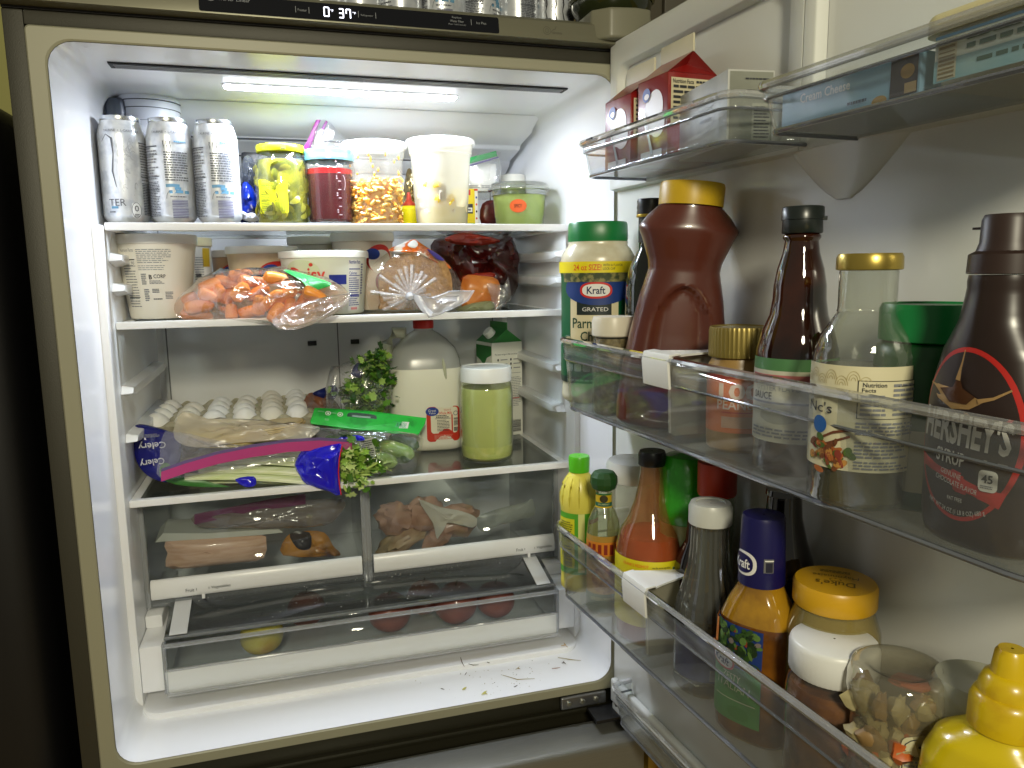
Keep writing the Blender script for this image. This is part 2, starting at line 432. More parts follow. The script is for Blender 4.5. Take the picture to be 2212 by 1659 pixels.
# glass shelves with white trim
def shelf(zt, yf, nm='shelf', glassc='#b9c4c2'):
    m = MB(); m.box(.0128, yf, zt-.0115, W-.0128, yf+.012, zt)
    m.box(.0128, yf+.012, zt-.0115, .026, .50, zt-.002); m.box(W-.026, yf+.012, zt-.0115, W-.0128, .50, zt-.002); m.box(.026, .488, zt-.0105, W-.026, .50, zt-.002)
    s = m.build(nm, TRIM, fr, bevel=.0022)
    g = MB(); g.box(.0265, yf+.0125, zt-.007, W-.0265, .4875, zt-.0025); g.build('glass', T('shelf_glass', '#f2f5f4', .045, .05, '#6c7574'), s)
    return s
shelf(.752, .165); shelf(.6055, .183); shelf(.3335, .160)
# side cheeks of the pantry drawer and the ledge under it
for sd in (0, 1):
    x0, x1 = (.0125, .047) if sd == 0 else (.698, .7325)
    m = MB(); m.box(x0, .134, .030, x1, .40, .106); m.box(x0, .20, .106, x1-.008 if sd == 0 else x1, .40, .128); m.build('drawer_runner', LINER, fr, bevel=.004)
# ---- top cover with the display
m = MB()
prof = [(-.012, .9945), (-.0205, .9955), (-.0159, 1.0205), (-.008, 1.026), (.66, 1.029), (.66, .9945)]
m.loft([[(x, y, z) for y, z in prof] for x in (-.045, .79)])
m.build('top_cover', P('cover_metal', '#7a7864', .38, metal=.35), fr, bevel=.001)
m = MB(); m.box(-.044, .0015, .9915, .789, .05, .9945); m.build('cover_gap', P('slot_black', '#1d1e21', .6), fr)
pn = flat((0, -.0202, 0), (1, 0, 0))
def pan(u, v, o): z = v; y = -.0207+.0046*(z-.9955)/.025-o; return (u, y, z)
lb = Label(pan, .0002); lb.blob(rrect(.177, .9975, .562, 1.0195, .0025, 3), P('display_black', '#0b0c12', .18), 0, rings=2)
disp = lb.build('display_panel', fr)
lb = Label(pan, .0006); DG = P('display_grey', '#8a8d90', .5); DL = P('display_digit', '#f4f6ff', .5, emit=('#e8ebff', 2.2))
lb.ring(.191, 1.0155, .0055, .0045, .0008, DG, 0, 16); lb.text('Inverter Linear', .2175, 1.0145, .040, .0045, DG, 0)
for u in (.292, .3085, .371, .3935): lb.rect(u, 1.0045, u+.0007, 1.0125, DG, 0)
lb.text('Freezer', .3005, 1.0082, .011, .0032, DG, 0); lb.text('Refrigerator', .3825, 1.0075, .016, .003, DG, 0)
lb.text('Replace', .503, 1.0145, .013, .0032, DG, 0); lb.text('Water Filter', .503, 1.0098, .019, .0032, DG, 0); lb.text('(Reset : hold 3 seconds)', .503, 1.0052, .024, .0026, DG, 0)
lb.rect(.5225, 1.006, .5232, 1.014, DG, 0); lb.text('Ice Plus', .537, 1.0098, .014, .0034, DG, 0)
def seg7(lb, u, v, w, h, on):
    t = .0013
    S = {'a': ((0, h), (w, h)), 'b': ((w, h), (w, h/2)), 'c': ((w, h/2), (w, 0)), 'd': ((0, 0), (w, 0)), 'e': ((0, h/2), (0, 0)), 'f': ((0, h), (0, h/2)), 'g': ((0, h/2), (w, h/2))}
    for k in on:
        (a, b), (c, d) = S[k]; a, c = a*.9+.05*w, c*.9+.05*w; b2, d2 = (b*.94+.03*h, d*.94+.03*h)
        lb.line([(u+a, v+b2), (u+c, v+d2)], t*1.1, DL, 0)
lb.build('display_lettering', fr); lb = Label(pan, .0006)
seg7(lb, .3275, 1.0025, .0065, .012, 'abcdef'); seg7(lb, .3465, 1.002, .0058, .012, 'abcdg'); seg7(lb, .3555, 1.002, .0058, .012, 'abcf')
lb.text('°F', .3375, 1.0105, .004, .003, DL, 0); lb.text('°F', .3660, 1.0095, .004, .003, DL, 0)
lb.build('display_digits', fr)
lb = Label(pan, .0003); GI = P('etched_grey', '#5d5a4a', .6)
lb.ring(.632, 1.007, .0055, .0055, .0007, GI, 0, 20); lb.ring(.632, 1.007, .0028, .0028, .0006, GI, 0, 14); lb.line([(.6375, 1.004), (.640, 1.008), (.645, 1.0105), (.646, 1.014)], .001, GI, 0); lb.words(.640, 1.003, .655, 1.006, 2, GI, 0)
lb.build('etched_mark', fr)
# hinge cover on top right, and the lower hinge
m = MB(); hp = [(.700, -.012), (.722, -.034), (.760, -.040), (.786, -.036), (.789, -.01), (.789, .10), (.70, .10)]
m.loft([[(x, y, z) for x, y in hp] for z in (1.0, 1.006)]+[[(.745+(x-.745)*.97, y*.96, z) for x, y in hp] for z in (1.034, 1.042)])
m.build('hinge_cover', P('hinge_cover_grey', '#7c7a66', .4), fr, bevel=.004, bseg=3)
m = MB(); m.box(.655, -.0035, -.040, .735, .004, -.018); hb = m.build('hinge_plate', P('zinc', '#8f9092', .35, metal=.9), fr, bevel=.006, bseg=4)
for x in (.668, .692, .716):
    m = MB(); m.lathe([(.0048, 0), (.0048, .002), (.0036, .0032), (.002, .0034)], 12)
    m.v = [(x+a, -.0036-c, -.029+b) for a, b, c in m.v]; m.build('screw', P('screw_steel', '#a8a89c', .3, metal=.9), hb)
m = MB(); m.box(.700, -.045, -.047, .762, -.0037, -.041); m.lathe([(.008, -.041), (.008, -.018)], 14, cx=.748, cy=-.028); m.build('hinge_arm', P('dark_steel', '#3b3b3c', .35, metal=.8), fr, bevel=.001)
# front skirt between the two compartments and the freezer drawer
m = MB(); m.box(-.0222, .0135, -.062, .7672, .05, -.0185); m.box(-.0222, .0035, -.052, .7672, .0133, -.046); m.box(-.020, .0502, -.95, .765, .69, -.0185); m.build('mullion', P('mullion_dark', '#2f2d20', .45, metal=.3), fr, bevel=.002)
m = MB()
prof = [(-.004, -.072), (-.006, -.0655), (-.070, -.0625), (-.076, -.066), (-.078, -.074), (-.078, -.90), (-.004, -.90)]
m.loft([[(x, y, z) for y, z in prof] for x in (-.043, .768)])
m.build('freezer_drawer', P('drawer_steel', '#8e8e86', .34, metal=.55, noise_=(60, '#868680', .3, .7), aniso=(.5, 20, 20)), fr, bevel=.0015)
# ---- the door
m = MB()
def dbox(m, s0, d0, z0, s1, d1, z1, mi=None):
    vs = [dw(s, d, z) for z in (z0, z1) for d in (d0, d1) for s in (s0, s1)]
    return m.add(vs, [(0, 1, 3, 2), (4, 6, 7, 5), (0, 4, 5, 1), (2, 3, 7, 6), (0, 2, 6, 4), (1, 5, 7, 3)], mi)
dbox(m, -.045, -.065, -.050, .80, -.012, 1.015); door = m.build('door', P('door_steel', '#8b897c', .36, metal=.7), fr, bevel=.004)
DLN = P('door_liner_plastic', '#dedfda', .22)
m = MB(); dbox(m, -.012, -.0118, -.046, .77, 0, 1.001); m.build('door_liner', DLN, door, bevel=.006, bseg=3)
m = MB()   # raised frame with two recessed dairy pockets
for (a0, a1, b0, b1) in ((-.012, .388, .008, .370), (.388, .770, .404, .762)):
    oo = rrect(a0, .790, a1, 1.0005, .0004, 7); o3 = rrect(a0+.002, .792, a1-(.002 if a1 > .5 else 0), .9985, .0004, 7); ii = rrect(b0, .800, b1, .966, .022, 7); i2 = rrect(b0+.005, .805, b1-.005, .961, .019, 7)
    m.loft([[dw(s_, .0, z) for s_, z in oo], [dw(s_, .0125, z) for s_, z in o3], [dw(s_, .0132, z) for s_, z in ii], [dw(s_, .0115, z) for s_, z in rrect(b0+.002, .802, b1-.002, .964, .021, 7)], [dw(s_, .0006, z) for s_, z in i2]], caps=(False, False))
m.build('pocket_frame', P('door_frame_plastic', '#d6d7d0', .5), door, angle=50, weld=True)
m = MB()   # wedge-shaped bin support under the upper shelves
rg = []
for k in range(9):
    t = k/8; hw = .068*(1-t)**.8+.010; rg.append([dw(.440+hw*cos(a), .012*(1-t*.75)*max(sin(a), 0), .795-.055*t) for a in [pi*j/10 for j in range(11)]])
m.loft(rg, closed=False); m.build('bin_support', DLN, door)
m = MB(); dbox(m, .0, .0005, -.044, .765, .009, -.030); dbox(m, .0, .0005, -.0278, .765, .012, .012); m.build('door_foot', DLN, door, bevel=.005, bseg=3)
# ---- kitchen round it
m = MB(); m.grid(lambda a, b: (-2.5+6*a, .75, -.95+3.4*b), 1, 1); struct(m.build('wall', P('kitchen_wall_paint', '#a9a560', .7, bump=(160, .1))))
m = MB(); m.grid(lambda a, b: (-3+7*a, -4+4.75*b, -.95), 1, 1); struct(m.build('floor', P('kitchen_floor', '#c9a452', .45, noise_=(6, '#b58f3f', .3, .7), aniso=(1, 8, 1))))
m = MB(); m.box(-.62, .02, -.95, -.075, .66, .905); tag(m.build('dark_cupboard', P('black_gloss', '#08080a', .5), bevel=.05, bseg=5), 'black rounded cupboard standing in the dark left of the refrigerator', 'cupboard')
t = thing('base_cabinet', 'yellow painted base cabinet glimpsed under the open door beside the freezer drawer', 'cabinet', (1.1, .3, -.95)); m = MB(); m.box(-.295, -.32, 0, .4, .35, .86); m.build('cabinet_body', P('cabinet_yellow', '#e3bd52', .45, bump=(60, .2)), t, bevel=.003)
m = MB(); m.box(-.28, -.3385, .05, .38, -.3205, .84); m.build('cabinet_door', P('cabinet_yellow', '#e3bd52', .45, bump=(60, .2)), t, bevel=.003)
# ================================================================ THINGS ON THE TOP SHELF
def sit(xl, xr, yt, Y, z, yb=None):
    """centre X, radius and height of something whose picture outline is known, standing at depth Y on height z"""
    p = onY((xl+xr)/2, (yt+(yb or yt+150))/2, Y); dep = (p-CAM).dot(CF); top = onY((xl+xr)/2, yt, Y)
    return p.x, (xr-xl)/2/FPX*dep, top.z-z
S1, S2, S3 = .7525, .606, .3315
CANP = P('white_printed_can', '#dfe2e6', .3, metal=.45, noise_=(55, '#c3c8d0', .45, .62))
ALU = P('bare_aluminium', '#c9ccce', .25, metal=1.0)
CINK = P('can_ink', '#5d6068', .5); CBL = P('can_blue', '#5f93b4', .5)
def can_prof(r=.033, h=.157): return [(r*.76, 0), (r*.80, .002), (r*.97, .009), (r, .013), (r, h-.030), (r*.985, h-.026), (r*.86, h-.010), (r*.83, h-.0075)]
def claws(lb, u, v, s, m, L=2):
    for k, (dx, ln) in enumerate(((-1, .8), (0, 1), (1, .85))):
        lb.line([(u+dx*s*.42-.12*s, v+.45*s), (u+dx*s*.42+.02*s, v+.5*s), (u+dx*s*.42-.02*s, v+.1*s), (u+dx*s*.42+.05*s, v-.1*s), (u+dx*s*.42, v-.5*s*ln-.1*s)], [s*.05, s*.15, s*.10, s*.12, s*.02], m, L)
def can(x, y, z, label, kind, group, rz=None, h=.157):
    t = thing('drink_can', label, 'drink can', (x, y, z), face((x, y)) if rz is None else rz, group)
    pr = can_prof(h=h); r = .033
    m = MB(); m.lathe(pr, 40, 0, caps=(True, False)); m.build('can_body', CANP, t, angle=60)
    m = MB(); m.lathe([(r*.83, h-.0076), (r*.845, h-.0045), (r*.83, h-.001), (r*.79, h-.001), (r*.775, h-.006), (0.001, h-.0065)], 40, caps=(False, False)); m.build('lid', ALU, t, angle=60)
    lb = Label(cyl(pr), .0003)
    if kind == 0:
        lb.text('TER', -.013, .030, .024, .010, CINK); lb.words(-.025, .0145, -.012, .018, 1, CINK, seed=4)
        lb.line([(-.030, .118), (-.022, .128), (-.014, .122), (-.013, .10), (-.016, .075), (-.012, .052)], [.0006, .0012, .003, .0012, .0022, .0006], CINK)
        for k in range(26):
            R = random.Random(k); a, b = R.uniform(-.006, .016), R.uniform(.04, .125)
            lb.ring(a, b, R.uniform(.002, .005), R.uniform(.003, .007), .0009, P('can_swirl', '#b4b8c0', .4, metal=.4), 0, 10, R.uniform(0, 3), R.uniform(3.2, 5.5))
        lb.blob(rrect(.006, .008, .019, .030, .004), P('can_pale', '#e9ebee', .4), 1); lb.ring(.0125, .019, .0065, .011, .0007, CINK, 2); lb.text('0', .0125, .0215, None, .009, CINK, 3, bold=.01); lb.words(.009, .0095, .016, .014, 2, CINK, 3)
        lb.words(.024, .012, .046, .060, 20, CINK, seed=6, mn=.25); lb.words(.024, .062, .046, .116, 14, INKG, seed=9, mn=.25)
        for v in (.117, .068): lb.rect(.023, v, .047, v+.0016, CINK, 2)
        lb.rect(-.022, .021, -.012, .0245, CBL, 1)
    else:
        lb.words(-.047, .010, -.018, .062, 22, CINK, seed=kind, mn=.2); lb.words(-.047, .064, -.018, .112, 12, INKG, seed=kind+3, mn=.15, just=.75)
        for v in (.112, .100, .068, .050): lb.rect(-.048, v, -.018, v+(.0018 if v in (.112, .068) else .0007), CINK, 2)
        claws(lb, -.004, .115, .011, CINK); lb.words(.006, .118, .026, .122, 1, CBL)
        lb.words(-.009, .062, .026, .106, 12, CINK, seed=kind+7, mn=.14, just=.9)
        for a, b, c_, d in ((-.009, .053, .010, .0575), (.003, .049, .012, .053), (-.005, .044, .024, .0485)): lb.line([(a, (b+d)/2), ((a+c_)/2, (b+d)/2+.0008), (c_, (b+d)/2)], d-b, CBL)
        lb.words(-.004, .038, .020, .041, 1, CINK); lb.bars(-.002, .008, .021, .036, P('barcode_violet', '#74748c', .5), 12, False, seed=5)
        lb.ring(-.002, .036, .007, .012, .0006, CINK, 2, 10, pi/2, pi)
    lb.text('TAURINE  •  L-CARNITINE', .0, h-.0235, .052, .0035, CINK)
    lb.build('can_print', t); return t
for i, (xl, xr, yt, lab, k) in enumerate(((217, 318, 250, 'white drink can with letters TER and a zero badge, next to the left wall', 0),
        (320, 419, 257, 'middle white energy drink can of three, paragraphs and a barcode facing out', 1), (419, 519, 260, 'white energy drink can beside the blue snack bag, blue script above its barcode', 2))):
    x, r, h = sit(xl, xr, yt, .222, S1, 470); can(x, .222, S1, lab, k, 'white energy drink cans on the top shelf')

# pickle jar
x, r, h = sit(553, 665, 316, .262, S1); h += .004
t = thing('pickle_jar', 'glass jar of sliced pickles with a bright yellow lid and yellow label', 'jar', (x, .262, S1), face((x, .262)))
pr = [(.036, 0), (.0405, .003), (.0415, .012), (.0415, .092), (.039, .101), (.0345, .107), (.0335, .114)]
k_ = r/.0415; pr = [(a*k_, b) for a, b in pr]; hh = h-.016
pr = [(a, b*hh/.114) for a, b in pr]
m = MB(); m.lathe(pr, 44, caps=(True, False)); m.build('jar_glass', GLASS, t)
m = MB(); m.lathe([(a-.0032, min(b+.002, hh-.012)) for a, b in pr[:-1]], 40); m.build('pickle_brine', P('yellow_brine', '#8f8a14', .2, noise_=(34, '#55590e', .4, .62), bump=(60, .6)), t)
m = MB()
for k in range(64):
    a = RND.uniform(-pi, 0) ; z = RND.uniform(.012, hh-.022); rr_ = .0355*k_; R3 = Matrix.Rotation(a+pi/2+RND.uniform(-.5, .5), 3, 'Z') @ Matrix.Rotation(pi/2+RND.uniform(-.6, .6), 3, 'X') @ Matrix.Rotation(RND.uniform(-.4, .4), 3, 'Y')
    m.ell((rr_*cos(a), rr_*sin(a), z), (.0115, .0115, .0022), 14, 4, mi=k % 3, rot=R3)
m.build('pickle_slices', [P('pickle_a', '#8f8a1c', .28), P('pickle_b', '#74781a', .28), P('pickle_c', '#9f9a2c', .28)], t, kind='stuff')
m = MB(); m.lathe([(.0355*k_, hh+.000), (.037*k_, hh+.001), (.037*k_, hh+.0095), (.036*k_, hh+.0115), (.0001, hh+.012)], 44, caps=(False, False)); m.build('lid', P('lid_yellow', '#e6e81c', .35), t, angle=60)
lb = Label(cyl(pr), .0006); NY = P('neon_yellow_label', '#eef21e', .45); YI = P('label_olive_ink', '#7e861a', .5)
lb.blob(rrect(-.042, .018, .008, .072, .003), NY, 0, rings=7); lb.words(-.037, .022, -.020, .066, 16, YI, seed=2, fill=.35)
for v in (.062, .048, .038, .028): lb.rect(-.037, v, -.020, v+.0009, YI, 2)
lb.words(-.018, .055, .006, .068, 5, YI, seed=5, fill=.45); lb.bars(-.012, .021, .004, .036, YI, 12); lb.words(-.013, .037, .004, .040, 1, YI)
lb.build('label', t)
lb = Label(cyl([(.037*k_, hh), (.037*k_, hh+.0095)]), .0004); lb.words(-.030, hh+.002, -.024, hh+.008, 2, YI, fill=.7); lb.words(.001, hh+.002, .009, hh+.008, 2, INK, fill=.7); lb.build('lid_print', t)

# mason jar
x, r, h = sit(660, 767, 326, .262, S1)
t = thing('mason_jar', 'glass mason jar of dark red liquid with a pale blue screw band', 'jar', (x, .262, S1), face((x, .262)))
hh = h-.004; pr = [(r*.86, 0), (r*.97, .004), (r*.99, .012), (r*.985, .08), (r*1.0, hh-.030), (r*1.02, hh-.026), (r*.97, hh-.022), (r*.94, hh-.014), (r*.9, hh)]
m = MB(); m.lathe(pr, 44, caps=(True, False)); m.build('jar_glass', GLASS, t)
m = MB(); m.lathe([(r*.80, .006), (r*.89, .010), (r*.90, hh-.036), (r*.90, hh-.028)], 40); m.build('red_juice', P('dark_red_juice', '#4c0610', .15, noise_=(12, '#5e0a14', .4, .7)), t)
m = MB(); m.lathe([(r*.902, hh-.036), (r*.902, hh-.0275), (.001, hh-.0272)], 40, caps=(False, False)); m.build('juice_surface', P('bright_red_juice', '#a81417', .1), t)
m = MB(); m.lathe([(r*.95, hh-.015), (r*1.0, hh-.014), (r*1.01, hh-.008), (r*.98, hh-.006), (r*1.0, hh-.001), (r*.985, hh+.003), (r*.9, hh+.004), (.001, hh+.0035)], 44, caps=(False, False)); m.build('screw_band', P('pale_blue_metal', '#74b7cf', .22, metal=.45), t, angle=60)
lb = Label(cyl(pr), .0008); GW = P('embossed_mark', '#c9b6bd', .3)
for k in range(7): lb.rect(.013, .016+k*.0135, .018, .0172+k*.0135, GW, 0); 
for k in range(0, 7, 2): lb.words(.010, .019+k*.0135, .0125, .026+k*.0135, 2, GW, 0, seed=k)
lb.ring(.022, .068, .004, .012, .0008, GW, 0, 14, -1.2, 1.6); lb.build('graduation_marks', t)

# deli containers
def deli(xl, xr, yt, Y, label, kind):
    x, r, h = sit(xl, xr, yt, Y, S1)
    t = thing('deli_container', label, 'food container', (x, Y, S1), face((x, Y)), 'tall deli containers with white lids')
    hh = h-.006; pr = [(r*.72, 0), (r*.735, .002), (r*.86, hh*.84), (r*.87, hh*.86), (r*.90, hh*.865), (r*.93, hh)]
    m = MB(); m.lathe(pr, 48, caps=(True, False)); m.build('tub', T('deli_clear', '#f8f8f5', .20, .18, '#f2f1ea', trl=.5) if kind == 0 else T('deli_milky', '#f7f5ee', .52, .25, '#f6f3e6', trl=.35), t)
    m = MB(); m.lathe([(r*.93, hh-.003), (r*1.0, hh-.002), (r*1.0, hh+.003), (r*.98, hh+.0055), (r*.90, hh+.006), (r*.88, hh+.0035), (.001, hh+.003)], 48, caps=(False, False)); m.build('lid', T('deli_lid', '#f3f3f0', .75, .3, '#fafaf6', trl=.5), t, angle=60)
    if kind == 0:
        m = MB(); m.lathe([(r*.66, .002), (r*.715, hh*.50), (r*.6, hh*.55), (.001, hh*.57)], 32, caps=(True, False)); m.build('macaroni_mass', P('mac_mass', '#d9973f', .45, noise_=(60, '#e7c070', .4, .6), bump=(90, .8)), t)
        m = MB(); R = random.Random(4)
        for k in range(230):
            a = R.uniform(-pi, .1); z = R.uniform(.004, hh*.56); q = r*(.66+.125*z/hh)*R.uniform(.94, 1.0); rot = Matrix.Rotation(R.uniform(0, 6), 3, 'Z') @ Matrix.Rotation(R.uniform(0, 6), 3, 'X'); c0 = Vector((q*cos(a), q*sin(a), z))
            m.tube([c0+rot@Vector((.0075*cos(b), .0075*sin(b), 0)) for b in (0, .6, 1.2, 1.8, 2.4)], .0030, 6, mi=k % 2)
        for k in range(14):
            a = R.uniform(-pi+.4, -.4); z = R.uniform(hh*.58, hh*.9); q = r*(.73+.145*z/hh)
            m.ell((q*cos(a), q*sin(a), z), (.0018, .0018, R.uniform(.002, .005)), 6, 4, mi=0)
        m.build('macaroni', [P('mac_orange', '#e8a53c', .35, sss=.1), P('mac_yellow', '#f0c76c', .35)], t, kind='stuff')
    else:
        m = MB(); m.lathe([(r*.69, .002), (r*.765, hh*.22), (.001, hh*.23)], 32, caps=(True, False)); m.build('broth', P('pale_yellow_broth', '#dcca62', .3, noise_=(40, '#e9dd98', .4, .65)), t)
        m = MB(); R = random.Random(8)
        for k in range(12):
            a = R.uniform(-2.7, -.4); z = R.uniform(hh*.16, hh*.50); q = r*(.66+.145*z/hh)
            m.ell((q*cos(a), q*sin(a), z), (.009, .005, R.uniform(.006, .015)), 10, 7, mi=k % 3, nz=.5, ns=30, seed=k, rot=Matrix.Rotation(a+pi/2, 3, 'Z'))
        m.build('food_pieces', [P('food_yellow', '#e8c84e', .4), P('food_grey', '#a79d8b', .4), P('food_cream', '#efe2b4', .4)], t, kind='stuff')
deli(741, 881, 310, .262, 'translucent deli container with orange macaroni under a white lid', 0)
deli(878, 1027, 304, .245, 'milky deli container of pale yellow food under a white lid, larger of the two', 1)

# guacamole tub
x, r, h = sit(1062, 1200, 394, .272, S1); h -= .005
t = thing('dip_cup', 'clear round cup of green dip with an orange sticker and clear domed lid', 'food container', (x-.008, .272, S1), face((x, .272)))
rb = r*.74
pr = [(rb*.95, 0), (rb, .003), (rb*1.02, .016), (rb*1.04, .018), (rb*1.12, h*.80), (rb*1.18, h*.9)]
m = MB(); m.lathe(pr, 44, caps=(True, False)); m.build('cup', CLEAR, t)
m = MB(); m.lathe([(a-.0012, min(b+.001, h*.74)) for a, b in pr], 40); m.build('green_dip', P('green_dip', '#b4c868', .35, noise_=(26, '#9db455', .4, .7), bump=(40, .3)), t)
m = MB(); m.lathe([(r*.90, h*.84), (r*.98, h*.86), (r*.98, h*.90), (r*.93, h*.93), (r*.90, h*1.0), (r*.86, h*1.03), (.001, h*1.03)], 44, caps=(False, False)); m.build('lid', T('clear_lid', '#f2f4f2', .16, .06, '#e6ebe6', refl=2.5), t, angle=60)
lb = Label(cyl(pr), .0012); lb.oval(-.002, h*.46, .0165, .0115, P('orange_sticker', '#e8642a', .5), 0); lb.text('SPICY', -.002, h*.46, .015, .006, P('sticker_ink', '#5a2015', .5), 1, bold=.01); lb.build('sticker', t)

# the small things behind them
t = thing('seasoning_box', 'yellow carton with a red corner standing between the milky deli container and dip cup', 'carton', (*onY(1010, 450, .36).xy, S1), rad(-8))
m = MB(); hz = onY(1028, 408, .36).z-S1; m.box(-.030, -.001, 0, .020, .040, hz); m.build('box_body', P('box_yellow', '#ecd51c', .45), t, bevel=.0008)
lb = Label(flat((0, -.001, 0), (1, 0, 0)), .0004); lb.rect(-.002, hz-.012, .006, hz-.002, RED, 0); lb.rect(.014, 0.001, .0198, hz-.001, WHITE, 0); lb.rect(.013, hz-.004, .0198, hz-.0005, RED, 1)
for k, c_ in enumerate((BLUE, RED, BLACK, RED, BLUE)): lb.oval(.017, .008+.013*k, .0016, .0022, c_, 1, 10, 2)
lb.rect(-.008, .030, .010, .048, INK, 0); lb.rect(-.008, .033, .009, .041, WHITE, 1); lb.rect(-.008, .001, .0138, .012, P('leaf_green', '#5d9a22', .5), 0); lb.words(-.006, .034, .007, .040, 1, INK, 2); lb.build('box_print', t)
t = thing('seasoning_packet', 'dark red packet squeezed in between the yellow carton and the dip cup', 'packet', (*onY(1058, 450, .40).xy, S1))
m = MB(); puff(m, pxo([(1040, 484), (1042, 440), (1075, 436), (1088, 484)], .40), .016, cr=.002); m.build('packet_film', P('dark_red_foil', '#5b1d1c', .3), t, world=True)
t = thing('zip_bag', 'clear zip bag with a green seal leaning over white packs behind the deli container', 'zip bag', (*onY(1040, 400, .40).xy, S1))
m = MB(); puff(m, pxo([(1015, 345), (1075, 326), (1080, 345), (1082, 380), (1066, 425), (1015, 425)], .385), .03, cr=.003); m.build('bag_film', FILM, t, world=True)
m = MB(); puff(m, pxo([(1008, 342), (1072, 326), (1074, 337), (1010, 355)], .383, 1), .003, cr=0); m.build('green_seal', P('zip_green', '#2f9c50', .4), t, world=True)
m = MB(); puff(m, pxo([(1008, 358), (1077, 338), (1077, 341), (1010, 361)], .382, 1), .002, cr=0); m.build('purple_seal', P('zip_violet', '#5a4c8c', .4), t, world=True)
for k, (a, b) in enumerate(((1010, 1040), (1038, 1060), (1058, 1072))):
    tt = thing('tablet_pack', 'white pack inside the green sealed zip bag, %s' % ('nearest the deli container', 'in the middle', 'nearest the dip cup')[k], 'packet', (*onY((a+b)/2, 380, .405).xy, onY(a, 412, .405).z), 0, 'white packs in the zip bag')
    p0, p1 = onY(a, 413, .395), onY(b, 350+k*2, .395); m = MB(); m.box(p0.x, .395, p0.z, p1.x, .43, p1.z); m.v = [tuple(Vector(q)) for q in m.v]; m.build('pack', P('pack_white', '#dfe0dc', .5), tt, world=True, bevel=.002)
    lb = Label(flat((p0.x, .395, p0.z), (1, 0, 0)), .0005); lb.words(.002, .006, (p1.x-p0.x)*.9, .012, 2, INKG, seed=k); lb.build('pack_print', tt, world=True)
x, r, h = sit(1083, 1124, 378, .44, S1)
t = thing('small_jar', 'small jar with a plain white lid behind the dip cup', 'jar', (x+.005, .44, S1)); r = .026
m = MB(); m.lathe([(r*.9, 0), (r, .004), (r, h-.02), (r*.85, h-.014)], 28); m.build('jar_body', P('olive_content', '#77852c', .2, noise_=(40, '#4a5520', .4, .6)), t); m = MB(); m.lathe([(r*.94, h-.014), (r*.94, h-.001), (r*.88, h), (.001, h)], 28, caps=(False, False)); m.build('lid', WCAP, t)
x, r, h = sit(870, 902, 438, .40, S1)
t = thing('squeeze_bottle', 'bright yellow squeeze bottle standing between the two deli containers', 'bottle', (x, .40, S1)); m = MB(); m.lathe([(.017, 0), (.019, .003), (.019, .040), (.014, .046)], 24); m.build('bottle_body', P('bright_yellow', '#f0e010', .35), t)
m = MB(); m.lathe([(.0125, .0462), (.0125, .050), (.006, .056), (.003, .072)], 18); m.build('nozzle', P('red_nozzle', '#b43a1e', .4), t)
t = thing('foil_bag', 'crumpled silver and gold foil bag between the deli containers', 'snack bag', (*onY(880, 430, .44).xy, S1)); m = MB(); puff(m, pxo([(866, 484), (872, 410), (880, 366), (892, 372), (902, 410), (908, 484)], .44), .03, cr=.006, frq=90); m.build('bag_foil', P('gold_foil', '#a8966a', .2, metal=.9, bump=(120, .8)), t, world=True)
# blue snack bag and black lid behind the pickles
t = thing('snack_bag', 'crumpled blue and white snack bag behind the pickle jar', 'snack bag', (*onY(537, 450, .30).xy, S1))
m = MB(); puff(m, pxo([(521, 482), (519, 440), (524, 395), (540, 398), (556, 430), (562, 482)], .29), .035, cr=.006, frq=60, mi=0); m.build('bag_film', P('blue_foil', '#0f2ea8', .22, noise_=(22, '#0a1338', .42, .56), bump=(90, .7)), t, world=True)
m = MB(); puff(m, pxo([(520, 455), (556, 462), (560, 473), (545, 480), (521, 472)], .275), .01, cr=.004, frq=80); m.build('white_patch', P('white_foil', '#c9cfdb', .3, bump=(90, .5)), t, world=True)
m = MB(); puff(m, pxo([(519, 400), (524, 345), (540, 338), (556, 365), (560, 405), (540, 410)], .30), .03, cr=.006, frq=70); m.build('clear_top', T('grey_film', '#aab0ba', .25, .1, '#767c88', bump=(60, .9), refl=2), t, world=True)
t = thing('black_tray', 'black plastic tray standing behind the pickle jar', 'tray', (*onY(552, 360, .40).xy, S1)); m = MB(); m.box(onY(521, 350, .40).x, .40, S1, onY(580, 350, .40).x, .46, onY(550, 328, .40).z); m.build('tray_body', P('black_plastic', '#0d0e14', .35), t, world=True, bevel=.006)
# tall zip bag with a purple seal
t = thing('zip_bag', 'clear zip bag with a purple seal poking up behind the red jar', 'zip bag', (*onY(710, 330, .36).xy, S1))
m = MB(); puff(m, pxo([(655, 330), (672, 280), (692, 246), (712, 262), (735, 290), (764, 312), (770, 340), (700, 420), (660, 400)], .35), .025, cr=.005, frq=50); m.build('bag_film', FILM, t, world=True)
m = MB(); puff(m, pxo([(651, 324), (660, 312), (672, 285), (680, 265), (691, 245), (697, 252), (688, 270), (678, 300), (668, 326)], .344, 1), .003, cr=0); puff(m, pxo([(672, 326), (683, 300), (694, 278), (704, 260), (708, 264), (699, 282), (688, 304), (679, 328)], .343, 1), .003, cr=0); m.build('purple_seal', P('zip_purple', '#86267c', .35), t, world=True)
